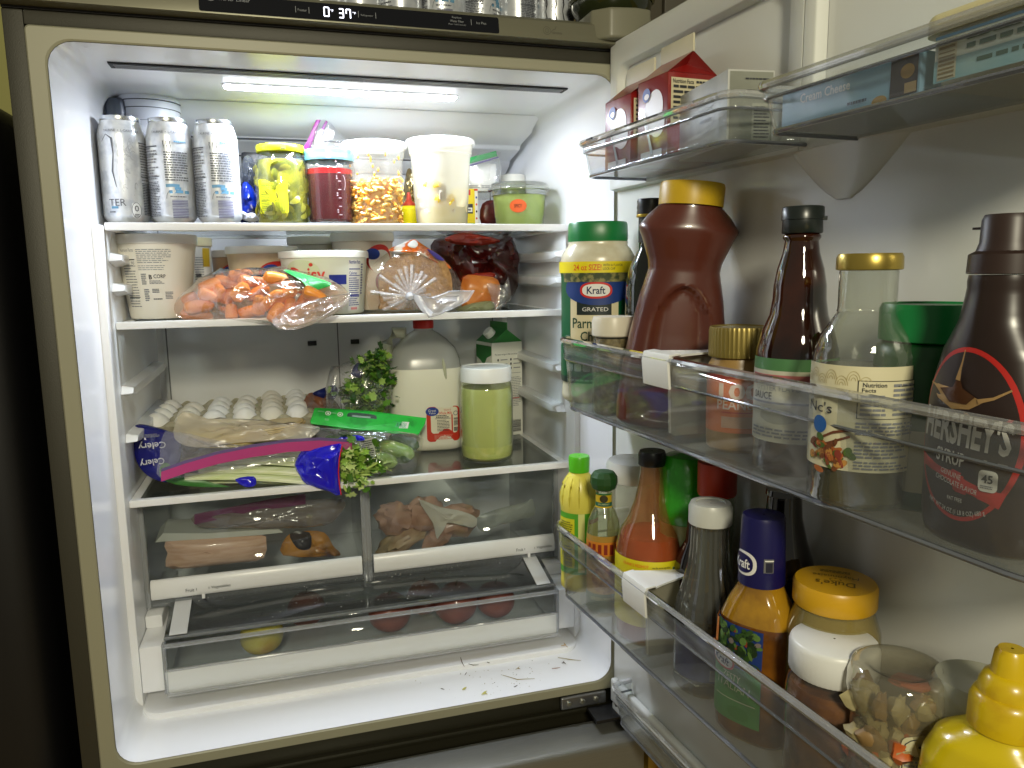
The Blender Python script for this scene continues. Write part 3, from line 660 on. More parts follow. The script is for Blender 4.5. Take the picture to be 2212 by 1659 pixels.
# stacked round containers and tumbler at the back left
t = thing('round_tub', 'white round ridged tub standing at the back behind the drink cans', 'food container', (*onY(328, 300, .325).xy, S1)); x, r, h = sit(262, 394, 206, .325, S1)
m = MB(); m.lathe([(r*.82, 0), (r*.86, h*.78), (r*.90, h*.785), (r*.91, h*.872), (r*.93, h*.876), (r*.94, h*.925), (r, h*.93), (r, h*.955), (r*.985, h*.957), (r*.99, h*.99), (r*.95, h), (.001, h)], 44, caps=(True, False)); m.build('tub_body', P('tub_white', '#dfe3ec', .4), t, angle=30)
m = MB(); m.lathe([(r*.918, h*.8715), (r*.934, h*.8765)], 44, caps=(False, False)); m.lathe([(r*.952, h*.9245), (r*1.002, h*.9305)], 44, caps=(False, False)); m.build('dark_ridge', P('ridge_dark', '#3f434c', .5), t)
t = thing('dark_tumbler', 'dark grey tumbler in the back left corner behind the first can', 'cup', (*onY(258, 300, .300).xy, S1)); x, r, h = sit(238, 284, 216, .300, S1); m = MB(); m.lathe([(r*.7, 0), (r, h*.94), (r*.96, h), (.001, h)], 28, caps=(True, False)); m.build('tumbler_body', P('smoke_grey', '#4d535f', .3), t)

# ================================================================ SECOND SHELF
TUB = P('tub_offwhite', '#efece3', .35); TUBC = P('tub_cream', '#e6cfae', .4)
def tub(nm, label, x, Y, z, r, h, mat, kw, cat='food container', lid=TUB, group=None, taper=.84, off=0, n=2.0):
    t = thing(nm, label, cat, (x, Y, z), face((x, Y), off), group)
    pr = [(r*taper, 0), (r*(taper+.02), .003), (r*.955, h*.90)]
    m = MB(); m.lathe(pr, 48, n=n); m.build('tub_body', mat, t, angle=50)
    m = MB(); m.lathe([(r*.96, h*.885), (r, h*.89), (r, h*.965), (r*.985, h*.995), (r*.94, h), (r*.93, h*.985), (.001, h*.985)], 48, caps=(False, False), n=n); m.build('lid', lid, t, angle=50)
    lb = Label(cyl(pr, n=n), .0005)
    if kw: kw(lb, r, h)
    if lb.mb.v: lb.build('tub_print', t)
    return t
def yog(lb, r, h):
    g = INKG; lb.rect(-.062, .028, -.034, .112, P('tub_pale', '#f4f1e8', .4), 0)
    lb.text('Nutrition Facts', -.048, .108, .026, .005, g); lb.words(-.061, .018, -.035, .086, 16, g, seed=3, fill=.3, mn=.3); lb.rect(-.061, .0925, -.035, .094, INK, 2); lb.rect(-.061, .083, -.035, .0837, INK, 2); lb.rect(-.061, .034, -.035, .0352, INK, 2); lb.text('90', -.039, .088, .006, .005, g, 3)
    lb.words(-.031, .087, .022, .110, 8, g, seed=5, fill=.35); lb.words(-.031, .076, .012, .085, 3, g, seed=6, fill=.3)
    lb.text('B', -.0125, .066, .005, .007, INK, bold=.02); lb.text('CORP', .002, .067, .019, .006, INK, bold=.008); lb.words(-.015, .055, .010, .061, 3, g, seed=7)
    lb.words(-.028, .054, -.019, .072, 6, g, seed=8, mn=.4); lb.words(-.026, .028, -.017, .048, 6, g, seed=9, mn=.4, fill=.6); lb.words(-.012, .041, .000, .048, 3, g, seed=10, mn=.4, fill=.6); lb.words(-.011, .030, .005, .033, 1, INK, seed=10); lb.words(.010, .031, .024, .043, 5, g, seed=12)
YZ = .285
x, r, h = sit(258, 426, 508, YZ, S2, 690)
tub('yogurt_tub', 'large white yogurt tub with grey nutrition print and B CORP mark, at the left wall', x, YZ, S2, r, h, P('yogurt_white', '#f3efe4', .35), yog, taper=.70, lid=TUB)
x, r, h = sit(358, 460, 514, .385, S2, 690)
def yog2(lb, r, h): lb.words(.010, .05, .028, .10, 12, INKG, seed=3, fill=.35); lb.rect(.026, h*.62, .044, h*.86, P('corner_yellow', '#c9a52a', .4), 0); lb.words(.012, .064, .022, .071, 1, INK, fill=.8)
tub('yogurt_tub', 'white yogurt tub with a yellow corner, half hidden behind the larger one', x, .385, S2, r, h, P('yogurt_grey', '#e4e2dc', .35), yog2, taper=.82, lid=P('lid_cream', '#e3d7b0', .4))
def gvmark(u, v, s):
    def f(lb, r, h):
        lb.oval(u+.012*s, v-.002, .034*s, .020*s, RED, 0); lb.oval(u+.022*s, v-.006*s, .030*s, .016*s, WHITE, 1)
        lb.oval(u, v, .0165*s, .0125*s, BLUE, 2); lb.text('Great', u, v+.003*s, .020*s, .0065*s, WHITE, 3); lb.text('Value', u, v-.005*s, .018*s, .0055*s, WHITE, 3)
    return f
x, r, h = sit(495, 645, 533, .375, S2, 690)
tub('spread_tub', 'cream round tub with a blue oval Great Value logo, behind the carrots', x, .375, S2, r, h, TUBC, gvmark(.014, .072, 1.0), taper=.80)
m = MB(); 
x2, r2, h2 = sit(463, 545, 541, .44, S2, 690)
tub('spread_tub', 'brown spread tub with a blue oval logo peeking out from behind the cream tub', x2, .44, S2, r2, h2, P('tub_brown', '#a98968', .4), gvmark(-.002, .072, .9), taper=.85, lid=P('lid_beige', '#cfc3b0', .4))
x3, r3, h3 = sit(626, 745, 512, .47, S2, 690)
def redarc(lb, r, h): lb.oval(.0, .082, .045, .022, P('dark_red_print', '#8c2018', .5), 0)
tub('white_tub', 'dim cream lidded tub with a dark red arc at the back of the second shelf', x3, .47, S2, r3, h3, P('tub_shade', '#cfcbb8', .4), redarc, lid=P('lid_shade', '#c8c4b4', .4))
x4, r4, h4 = sit(719, 853, 504, .385, S2, 690)
def gv2(lb, r, h):
    lb.text('Nutrition Facts', -.024, h*.74, .036, .0058, INK, 2); lb.rect(-.044, h*.70, -.003, h*.79, P('tub_pale', '#f4f1e8', .4), 0); lb.oval(.034, h*.66, .030, .026, RED, 0); lb.oval(.036, h*.62, .026, .022, WHITE, 1); lb.oval(.018, h*.72, .014, .010, BLUE, 2)
    lb.oval(.036, h*.36, .014, .018, P('dark_red_print', '#8c2018', .5), 2)
tub('cottage_tub', 'white lidded tub reading Nutrition Facts, just behind the bread bag', x4, .385, S2, r4, h4, P('tub_pinkish', '#e6d9cb', .4), gv2, taper=.84)
# sour cream tub (rounded square)
x, r, h = sit(608, 797, 543, .285, S2, 685)
def daisy(lb, r, h):
    DI = P('navy_ink', '#1c2a86', .45)
    lb.text('Daisy', -.034, h*.60, .062, .030, P('daisy_red', '#d8402c', .45), 2, bold=.015); lb.oval(-.026, h*.78, .0035, .003, P('daisy_red', '#d8402c', .45), 1, 12, 2)
    lb.oval(-.045, h*.66, .034, h*.20, P('pale_green', '#dfe8c4', .4), 0)
    lb.rect(.003, h*.47, .034, h*.62, DI, 1); lb.rect(.038, h*.05, .066, h*.86, P('tub_pale', '#f4f1e8', .4), 0)
    lb.text('Nutrition Facts', .052, h*.82, .026, .006, DI, 2, bold=.01); lb.rect(.039, h*.70, .065, h*.715, DI, 2); lb.text('Calories', .048, h*.645, .017, .005, DI, 2, bold=.01); lb.rect(.039, h*.60, .065, h*.61, DI, 2); lb.words(.039, h*.12, .065, h*.58, 14, DI, seed=4, fill=.42); lb.rect(.039, h*.28, .065, h*.30, DI, 2); lb.rect(.044, h*.06, .060, h*.10, P('pale_red', '#d98a86', .5), 1)
    lb.words(.068, h*.3, .074, h*.8, 12, DI, seed=2)
t = tub('sour_cream_tub', 'white tub lettered Daisy in red with a navy bar, in the shelf centre', x, .285, S2, r, h, P('sour_cream_white', '#eef0e2', .35), daisy, taper=.83, off=3)
# carrots in their bag
t = thing('carrot_bag', 'clear plastic bag of baby carrots with a green corner hanging over the shelf edge', 'produce bag', (*onY(540, 650, .20).xy, S2))
CO = [(376, 668, .215), (388, 640, .22), (430, 606, .235), (470, 590, .24), (530, 585, .245), (600, 584, .245), (640, 590, .24), (690, 600, .225), (735, 615, .20), (752, 638, .18), (728, 662, .165), (680, 690, .155), (628, 708, .150), (603, 706, .150), (580, 694, .155), (540, 690, .17), (470, 690, .19), (395, 690, .205)]
m = MB(); puff(m, pxo(CO, 0), .055, rings=9, cr=.007, frq=38, seed=3); m.build('bag_film', T('carrot_film', '#fff6ee', .10, .10, '#ffe2cc', bump=(34, .8), refl=4.5), t, world=True)
m = MB(); puff(m, pxo([(600, 708, .140), (588, 690, .150), (622, 668, .150), (668, 650, .150), (712, 640, .160), (756, 634, .175), (744, 662, .160), (700, 690, .148), (640, 712, .140)], 0, 2), .016, rings=9, cr=.006, frq=75, seed=5); m.build('bag_tail', T('carrot_tail', '#fffaf6', .30, .10, '#fff0e6', bump=(80, 1.0), refl=5.0), t, world=True)
m = MB(); puff(m, pxo([(612, 583, .205), (650, 590, .20), (716, 612, .172), (690, 625, .165), (668, 628, .165), (650, 606, .175)], 0), .004, cr=.002, frq=70); m.build('green_corner', P('bag_green', '#2fae4c', .3), t, world=True)
m = MB(); puff(m, pxo([(600, 585, .21), (622, 588, .20), (662, 618, .175), (672, 634, .165), (650, 624, .170), (628, 604, .19)], 0), .004, cr=.002, frq=70); m.build('brown_print', P('bag_brown_print', '#4b3a20', .4), t, world=True)
CARM = [P('carrot_a', '#f5a03c', .3, noise_=(60, '#f3923a', .4, .7), sss=.1), P('carrot_b', '#f09238', .3, noise_=(60, '#f5a55c', .4, .7)), P('carrot_c', '#e58a3c', .35, noise_=(50, '#b0561e', .5, .7))]
CARR = [(430, 664, 8, 62), (425, 682, -6, 66), (492, 650, 70, 56), (500, 674, 88, 36), (455, 620, 25, 50), (490, 612, -14, 56), (448, 640, -20, 40), (540, 676, 14, 50), (545, 610, -6, 60), (520, 632, 48, 46), (600, 604, -12, 60), (560, 634, 30, 50), (585, 650, 38, 66), (612, 640, 28, 70), (640, 622, -18, 60), (598, 676, 62, 50), (625, 668, 80, 56), (655, 655, 60, 50), (680, 640, -28, 56), (660, 680, 25, 50), (700, 660, 20, 40), (560, 660, 78, 46), (412, 648, 30, 34), (520, 596, 5, 50), (640, 694, 30, 34), (470, 634, 58, 40)]
CLAB = []
for q in CARR:
    hx = ('at the far left', 'left', 'left of centre', 'central', 'right of centre', 'right', 'at the far right')[min(6, max(0, int((q[0]-405)/45)))]
    vy = 'topmost' if q[1] < 613 else 'lowest' if q[1] > 668 else 'middle height'
    aw = 'level' if abs(q[2]) < 16 else 'upright' if abs(q[2]) > 55 else 'rising right' if q[2] > 0 else 'falling right'
    t_ = 'baby carrot in the clear bag, %s, %s, %s' % (hx, vy, aw)
    for extra in ('', ', paler one', ', shorter one', ', inner one'):
        if t_+extra not in CLAB: CLAB.append(t_+extra); break
for k, (px, py, an, ln) in enumerate(CARR):
    Y = .244-.00022*(px-380)+.012*(k % 3)-.010; c0 = onY(px, py, Y); dep = (c0-CAM).dot(CF); L_ = ln/FPX*dep*1.02; rr_ = RND.uniform(.0098, .0122)
    a = rad(an); ax = Vector((cos(a), RND.uniform(-.25, .25), sin(a))).normalized()
    o = MB(); n = 9; path = [ax*(L_*(q/n-.5))+Vector((0, 0, .002*sin(pi*q/n))) for q in range(n+1)]
    o.tube(path, [rr_*math.sqrt(max(.06, 1-(2*q/n-1)**6))*(1.08-.22*q/n) for q in range(n+1)], 10)
    ob = o.build('baby_carrot', CARM[k % 3], None); ob.location = c0; tag(ob, CLAB[k], 'carrot', 'baby carrots in the bag')
# bread
BX = onY(905, 610, .30).x
t = thing('bread_loaf', 'round topped loaf of brown sliced bread inside the twisted clear bag', 'bread', (BX-.012, .262, S2+.003), rad(-6))
sec = [(-.058, .0), (-.064, .01), (-.066, .035), (-.064, .060), (-.052, .082), (-.03, .097), (0, .102), (.03, .098), (.052, .084), (.064, .060), (.066, .035), (.064, .01), (.058, 0)]
sm = smooth_outline([Vector((a, 0, b)) for a, b in sec], 3)
for k in range(9):
    y0 = .002+k*.0158; m = MB(); R = random.Random(k)
    m.loft([[(p.x*s_, y, p.z*s_) for p in sm] for y, s_ in ((y0, .955), (y0+.002, .985), (y0+.0125, .985), (y0+.0142, .955))]); m.build('slice', [P('bread_crumb', '#a4794a', .85, noise_=(130, '#c39a66', .35, .6), bump=(240, 1.0))], t)
t = thing('bread_bag', 'clear twisted bread bag with orange printed top around the loaf', 'bread bag', (BX, .25, S2))
m = MB(); puff(m, pxo([(792, 640, .235), (792, 606, .24), (806, 572, .25), (838, 545, .26), (870, 528, .27), (893, 518, .275), (912, 527, .275), (955, 556, .29), (985, 590, .30), (1002, 630, .29), (995, 664, .27), (960, 682, .245), (890, 687, .235), (815, 686, .235), (798, 668, .235)], 0), .055, rings=9, cr=.005, frq=45, seed=5, back=False)
m.build('bag_film', T('bread_film', '#fbf4ea', .10, .1, '#f4e6d2', bump=(42, 1.0), refl=2.0), t, world=True)
m = MB(); puff(m, pxo([(838, 540, .245), (868, 526, .25), (893, 517, .255), (910, 526, .255), (950, 554, .27), (975, 580, .275), (950, 572, .262), (905, 548, .25), (870, 545, .24)], 0), .008, rings=5, cr=.003, frq=60, back=False); m.build('orange_print', P('bag_orange_print', '#de7020', .3, noise_=(36, '#efe6dc', .55, .6)), t, world=True)
m = MB(); puff(m, pxo([(880, 530, .236), (893, 518, .238), (903, 526, .238), (896, 536, .236)], 0), .003, cr=.001, back=False); m.build('white_print', WHITE, t, world=True)
m = MB(); puff(m, pxo([(922, 538, .24), (940, 545, .24), (960, 562, .25), (944, 560, .248)], 0), .003, cr=.001, back=False); m.build('purple_print', P('bag_violet', '#4b3fa0', .4), t, world=True)
KN = onY(886, 640, .198); m = MB(); R = random.Random(12)
for k in range(30):    # pleats radiating from the knot
    a = 2*pi*k/30+R.uniform(-.08, .08); ln = R.uniform(.030, .060)*(1.1 if -2.6 < a-pi < 1 else .8); e = Vector((cos(a)*ln, .024, sin(a)*ln*.85)); sd = Vector((-sin(a), 0, cos(a)))*.0035
    q = KN+e
    if q.z < S2+.004: q.z = S2+.004
    m.add([KN+sd*.3, KN-sd*.3, q-sd*1.2, q+Vector((0, -.006, 0)), q+sd*1.2], [(0, 1, 3), (0, 3, 4), (1, 2, 3)])
m.build('pleats', T('pleat_film', '#ffffff', .20, .12, '#f2f2f4', bump=(70, .8), refl=2.2), t, world=True)
m = MB(); puff(m, pxo([(886, 634, .196), (930, 642, .19), (970, 628, .185), (1026, 627, .18), (1012, 650, .18), (985, 664, .182), (950, 680, .18), (925, 688, .185), (905, 665, .19)], 0, 1), .012, rings=9, cr=.007, frq=80); m.ell(KN, (.008, .007, .007), 10, 7, nz=.3)
m.build('bag_tail', T('tail_film', '#ffffff', .42, .15, '#e9e9f0', bump=(60, 1.0), refl=2.2), t, world=True)
# things in the back right of the second shelf
t = thing('red_bag', 'shiny dark red plastic bag slumped at the back right of the second shelf', 'bag', (*onY(1030, 580, .42).xy, S2))
m = MB(); puff(m, pxo([(930, 530), (965, 508), (1000, 503), (1060, 512), (1095, 505), (1113, 530), (1118, 580), (1110, 640), (1060, 668), (1000, 664), (950, 600)], .42), .12, rings=9, cr=.018, frq=26, seed=9); m.build('bag_film', P('red_plastic_film', '#4c0f0c', .25, noise_=(14, '#260c0a', .4, .6), bump=(30, .9), coat=.5), t, world=True)
m = MB(); puff(m, pxo([(960, 516), (1000, 503), (1060, 512), (1080, 522), (1040, 530), (985, 528)], .352), .02, cr=.006, frq=50); puff(m, pxo([(1000, 596), (1060, 588), (1066, 600), (1010, 612)], .352), .012, cr=.003); m.build('bright_fold', P('red_fold', '#8c2414', .25), t, world=True)
t = thing('cheese_pack', 'orange topped yellow packet with a clear flap beside the bread bag', 'packet', (*onY(1050, 640, .34).xy, S2))
m = MB(); puff(m, pxo([(1000, 600), (1040, 596), (1075, 604), (1080, 640), (1066, 668), (1000, 672)], .335), .03, cr=.005); m.build('orange_body', P('orange_film', '#d9863a', .3, noise_=(20, '#c3692a', .4, .6)), t, world=True)
m = MB(); puff(m, pxo([(985, 668), (1020, 655), (1060, 650), (1070, 664), (1050, 674), (990, 676)], .315), .02, cr=.004, frq=70); m.build('green_edge', P('dull_green_film', '#8d9068', .3, bump=(90, .6)), t, world=True)
m = MB(); puff(m, pxo([(1052, 612), (1090, 616), (1098, 600), (1104, 640), (1094, 655), (1068, 672), (1060, 640)], .31), .006, cr=.004, frq=60); m.build('clear_flap', FILM, t, world=True)
# ================================================================ THIRD SHELF
# egg tray, raised on a second empty tray
EG0 = onZ(338, 893, .440); ex0 = EG0.x; 
EX = [.0355+.0468*k for k in range(6)]; EY = [.345+.0475*k for k in range(5)]; TZ = .397
CB = P('moulded_pulp', '#b9b39c', .9, noise_=(70, '#a19b83', .4, .6), bump=(260, .6))
def pulp_tray(z, nm, label):
    t = thing(nm, label, 'egg tray', (.1525, .440, z)); ox, oy = .1525, .440; m = MB()
    def hgt(x, y):
        u = (x-(EX[0]-ox))/.0468; v = (y-(EY[0]-oy))/.0475
        a = cos(2*pi*u)*.5+.5; b = cos(2*pi*v)*.5+.5
        return .024-.019*(a*b)**.8+.010*((1-a)*(1-b))**1.5
    def g(i, j):
        x = -.150+.300*i; y = -.126+.252*j; e = min(i, 1-i, j, 1-j)
        return (x, y, (.026 if e < .012 else hgt(x, y)))
    m.grid(g, 78, 64); m.build('tray_top', CB, t)
    m = MB(); o1 = rrect(-.150, -.126, .150, .126, .010, 3)
    m.loft([[(x, y, .026) for x, y in o1], [(x*1.01, y*1.012, .0255) for x, y in o1], [(x*.95, y*.94, .000) for x, y in o1]], caps=(False, False)); m.build('tray_skirt', CB, t); return t
pulp_tray(TZ-.006, 'egg_tray', 'grey pulp egg tray holding white eggs on the third shelf'); pulp_tray(S3+.002, 'egg_tray', 'lower grey pulp egg tray stacked under the one with the eggs')
EW = [P('egg_white', '#f2f0ea', .55, sss=.15), P('egg_cream', '#e6e1d4', .55), P('egg_bright', '#f1f1ef', .5)]  # three shell tones, alternating from column to column
have = [[1]*6, [1]*6, [1, 1, 1, 1, 1, 1], [1, 0, 1, 1, 1, 1], [0, 0, 0, 0, 1, 1]]
RN = ['front', 'second', 'middle', 'fourth', 'back']; CNm = ['at the left end', 'second from the left', 'third from the left', 'third from the right', 'second from the right', 'at the right end']
em = None
for j in range(5):
    for i in range(6):
        if not have[j][i]: continue
        if em is None:
            mm = MB(); pr = [(.0230*math.sqrt(max(0, 1-((z-.024)/(.024 if z < .024 else .028))**2)), z) for z in [.0, .0008, .003, .007, .012, .018, .024, .030, .036, .040, .044, .048, .0508, .0518]]
            mm.lathe([(max(r, .0002), z) for r, z in pr], 24); em = mm
        o = em.build('egg', EW[(i*7+j*3) % 3], None); o.location = (EX[i]+RND.uniform(-.001, .001), EY[j]+RND.uniform(-.001, .001), TZ-.012); o.rotation_euler = (RND.uniform(-.1, .1), RND.uniform(-.1, .1), 0)
        tag(o, 'white egg in the %s row of the tray, %s' % (RN[j], CNm[i]), 'egg', 'white eggs in the pulp tray')
# milk jug
x = onY(918, 860, .40).x
t = thing('milk_jug', 'plastic gallon milk jug with a red cap and red and blue milk label', 'milk jug', (x, .395, S3), rad(-6))
m = MB(); NJ = 48
def jr(hw, n, z, hy=None):
    out = []
    for k in range(NJ):
        a = 2*pi*k/NJ; c_, s_ = cos(a), sin(a); q = (abs(c_)**n+abs(s_)**n)**(-1/n); out.append((q*c_*hw, q*s_*(hy or hw), z))
    return out
J = [(.060, 5, 0), (.068, 5, .004), (.0715, 5, .015), (.0715, 5, .05), (.0715, 5, .11), (.0713, 4.6, .135), (.070, 4, .155), (.0672, 4.2, .176), (.060, 3.6, .196), (.044, 2.8, .213), (.028, 2.2, .2245), (.0185, 2, .2295), (.0185, 2, .237)]
ZL = .160
lo = [(hw, n, z) for hw, n, z in J if z < ZL]+[(.0695, 3.9, ZL)]; hi = [(.0695, 3.9, ZL)]+[(hw, n, z) for hw, n, z in J if z > ZL]
m.loft([jr(*q) for q in lo], caps=(True, False)); m.build('milk_filled_body', P('milky_plastic', '#f5f5e4', .3, sss=.3), t, angle=60)
m = MB(); m.loft([jr(*q) for q in hi], caps=(False, True)); m.build('empty_shoulder', T('empty_jug', '#eef0ee', .80, .25, '#e6e8e4', trl=.6, refl=1.6), t, angle=60)
m = MB(); m.loft([jr(.0685, 3.9, ZL-.0005), jr(.001, 2, ZL-.0002)], caps=(False, False)); m.build('milk_surface', P('milk', '#f3f3e8', .3), t)
m = MB(); m.tube([(-.035, -.004, .224), (-.056, 0, .226), (-.073, 0, .205), (-.076, 0, .160), (-.070, 0, .13)], [.012, .012, .013, .012, .012], 12); m.build('handle', P('jug_handle', '#c8cbb6', .35), t)
m = MB(); m.ell((.034, -.0655, .150), (.0045, .005, .030), 12, 10, rot=Matrix.Rotation(-.12, 3, 'Y')); m.build('handle_groove_shade', P('groove_shade', '#b9bba0', .4), t)  # raised ellipsoid whose darker colour paints the shade of a handle recess
m = MB(); m.lathe([(.019, .233), (.020, .2335), (.020, .2475), (.0185, .249), (.001, .249)], 36, ribs=(0, .01), caps=(False, False)); m.build('cap', P('red_cap', '#d02a1e', .35), t, angle=60)
def jf(u, v, o): return (u, -.0725-o, v)
jfn = lambda u, v, o: (u, -(.0712*(1-abs(min(max(u/.0715, -.999), .999))**5)**.2)-o, v)
lb = Label(jfn, .0008); JX = .010
lb.blob(rrect(-.014+JX, .020, .052+JX-.002, .088, .008, 5), P('milk_red', '#cf3a26', .4), 0, rings=6); lb.blob(rrect(-.006+JX, .036, .046+JX, .0865, .006, 5), P('label_cream', '#efe9d2', .4), 1, rings=6)
lb.oval(-.003+JX, .079, .0125, .0085, BLUE, 2); lb.text('Great', -.003+JX, .0812, .015, .0045, WHITE, 3); lb.text('Value', -.003+JX, .0762, .013, .004, WHITE, 3)
lb.text('Vitamin D', .026+JX, .0815, .014, .003, RED, 3); lb.text('Whole Milk', .022+JX, .0755, .026, .0055, P('milk_orange', '#d96a4a', .4), 3, bold=.01); lb.words(.004+JX, .066, .028+JX, .072, 2, INK, 3, seed=3); lb.rect(.002+JX, .0645, .032+JX, .0653, INK, 3); lb.words(.006+JX, .040, .031+JX, .063, 8, INK, 3, seed=4, fill=.4)
lb.rect(.0335+JX, .036, .036+JX, .072, P('milk_red', '#cf3a26', .4), 2); lb.bars(.038+JX, .050, .047+JX, .066, INK, 9, False, L=3); lb.words(.038+JX, .039, .046+JX, .047, 4, INK, 3, fill=.7, seed=5, mn=.5); lb.ring(.042+JX, .074, .004, .004, .0012, INKG, 3, 12); lb.words(.000+JX, .024, .036+JX, .034, 5, P('milk_pink', '#e08a78', .4), 3, seed=6)
lb.build('label', t)
# jar of lime juice
x, r, h = sit(994, 1108, 790, .242, S3, 1002)
t = thing('juice_jar', 'tall glass jar of cloudy yellow green juice with a wide white lid', 'jar', (x, .242, S3), face((x, .242)))
hh = h-.026; pr = [(r*.80, 0), (r*.95, .004), (r, .014), (r, hh-.020), (r*.95, hh-.006), (r*.86, hh), (r*.85, hh+.012)]
m = MB(); m.lathe(pr, 44, caps=(True, False)); m.build('jar_glass', T('juice_glass', '#eef3dd', .05, .03, '#e8eed0', refl=1.6), t)
m = MB(); m.lathe([(r*.74, .004), (r*.91, .009), (r*.955, .018), (r*.955, hh-.024), (r*.91, hh-.012), (.001, hh-.011)], 40, caps=(True, False)); m.build('lime_juice', P('cloudy_lime', '#d3d698', .12, sss=.5, noise_=(9, '#c6ca84', .4, .7)), t)
m = MB(); m.lathe([(r*.748, .0035), (r*.922, .0085), (r*.962, .018), (r*.962, .024), (r*.9605, .030)], 40, caps=(False, False)); m.build('pulp_sediment', P('lime_sediment', '#dcd88e', .3, noise_=(60, '#c9cd7a', .4, .6)), t)
m = MB(); m.lathe([(r*.93, hh-.001), (r*.96, hh), (r*.955, hh+.022), (r*.93, hh+.0255), (r*.86, hh+.026), (r*.84, hh+.0245), (.001, hh+.0245)], 64, caps=(False, False), ribs=(0, .004)); m.build('lid', WCAP, t, angle=50)
# gable carton
CX = onY(1083, 830, .43); t = thing('milk_carton', 'green and white gable top carton behind the juice jar at the right wall', 'carton', (CX.x, .445, S3), rad(13))
wv, hb_, ht = .0355, .197, .2235; m = MB(); m.box(-wv, -wv, 0, wv, wv, hb_, 0)
m.build('carton_body', P('carton_white', '#dfe0d6', .45), t, bevel=.0015)
m = MB(); m.add([(-wv, -wv, hb_), (wv, -wv, hb_), (wv, wv, hb_), (-wv, wv, hb_), (-wv, 0, ht), (wv, 0, ht), (0, -.012, ht-.014), (0, .012, ht-.014)], [(0, 1, 5, 4), (2, 3, 4, 5), (3, 0, 4), (1, 2, 5)])
m.box(-wv, -.0012, ht-.001, wv, .0012, ht+.014)
m2 = m; GT = P('carton_green', '#2c7a35', .45); top = m2.build('gable_top', GT, t); top.rotation_euler = (0, 0, pi/2)
m = MB(); m.lathe([(.0115, 0), (.0115, .012), (.010, .0135), (.001, .0135)], 24, ribs=(0, .01), caps=(False, False)); c_ = m.build('spout_cap', WCAP, t); c_.location = (-.021, -.006, .211); c_.rotation_euler = (0, -rad(45), 0)
lb = Label(flat((0, -wv, 0), (1, 0, 0)), .0006); lb.text('The best things in life are dairy-free', 0, .172, .060, .0042, INK)
for k, (a, b) in enumerate(((-.022, .161), (-.022, .152), (-.022, .143), (.008, .161), (.008, .152), (.008, .143))): lb.oval(a, b, .002, .0028, INK, 1, 8, 1); lb.rect(a+.006, b-.0008, a+.022, b+.0010, INKG, 1)
lb.rect(-.030, .132, .031, .1328, INKG, 1); lb.words(.004, .062, .032, .125, 18, INKG, seed=3, fill=.35); lb.words(.008, .078, .028, .081, 1, RED, 3); lb.bars(.008, .008, .030, .034, INK, 16, False, seed=8); lb.words(-.028, .01, .0, .12, 20, INKG, seed=9, fill=.3); lb.build('carton_print', t)
lb = Label(flat((-wv, 0, 0), (0, -1, 0)), .0006); lb.blob([(-.034, .19), (-.034, .165), (-.015, .158), (0, .148), (.014, .165), (.034, .172), (.034, .19)], GT, 0); lb.oval(.0, .12, .016, .024, INK, 1); lb.words(-.03, .04, .03, .08, 4, INK, seed=3); lb.build('side_print', t)
# tortillas in a bag
t = thing('tortilla_bag', 'milky plastic bag of pale yellow tortillas lying across the front of the eggs', 'bread bag', (*onY(530, 930, .24).xy, S3))
m = MB(); puff(m, pxo([(376, 945, .235), (382, 905, .27), (398, 890, .28), (425, 905, .28), (470, 906, .28), (560, 908, .28), (620, 915, .27), (690, 922, .25), (672, 945, .24), (640, 950, .235), (560, 952, .23), (470, 962, .215), (410, 966, .215)], 0), .014, rings=9, cr=.006, frq=40, seed=4); m.build('bag_film', T('tortilla_film', '#fffaf0', .34, .2, '#fdf8ea', bump=(50, .8), refl=1.6, trl=.3), t, world=True)
ORD7 = ['lowest', 'second lowest', 'third lowest', 'middle one', 'third from the top', 'second from the top', 'topmost']
TM = P('corn_tortilla', '#e6d79a', .7, noise_=(30, '#d2ba78', .45, .7))
for k in range(7):
    c0 = onY(475+(k % 2)*6, 952, .245)+Vector((0, 0, -.004+.0026*k)); m = MB(); q = [(.0005, -.001), (.060-k*.001, -.001), (.061-k*.001, 0), (.060-k*.001, .001), (.0005, .001)]
    m.lathe(q, 36, sy=.55, caps=(False, False)); o = m.build('tortilla', TM, None); o.location = (c0.x, .262, c0.z); o.rotation_euler = (rad(7), rad(3), 0); tag(o, 'yellow corn tortilla in the milky bag, %s of its stack' % ORD7[k], 'tortilla', 'corn tortillas in the left of the bag')
for k in range(7):
    c0 = onY(590, 940, .25)+Vector((0, 0, -.004+.0030*k)); m = MB(); q = [(.0005, -.0011), (.052, -.0011), (.053, 0), (.052, .0011), (.0005, .0011)]
    m.lathe(q, 36, sy=.6, caps=(False, False)); o = m.build('tortilla', P('flour_tortilla', '#d5c49b', .7, noise_=(30, '#b59b6a', .45, .7)), None); o.location = (c0.x+.003*(k % 2), .272, c0.z); o.rotation_euler = (rad(5), rad(-5), 0); tag(o, 'browner tortilla at the right end of the bag, %s of its stack' % ORD7[k], 'tortilla', 'browner tortillas at the right of the bag')
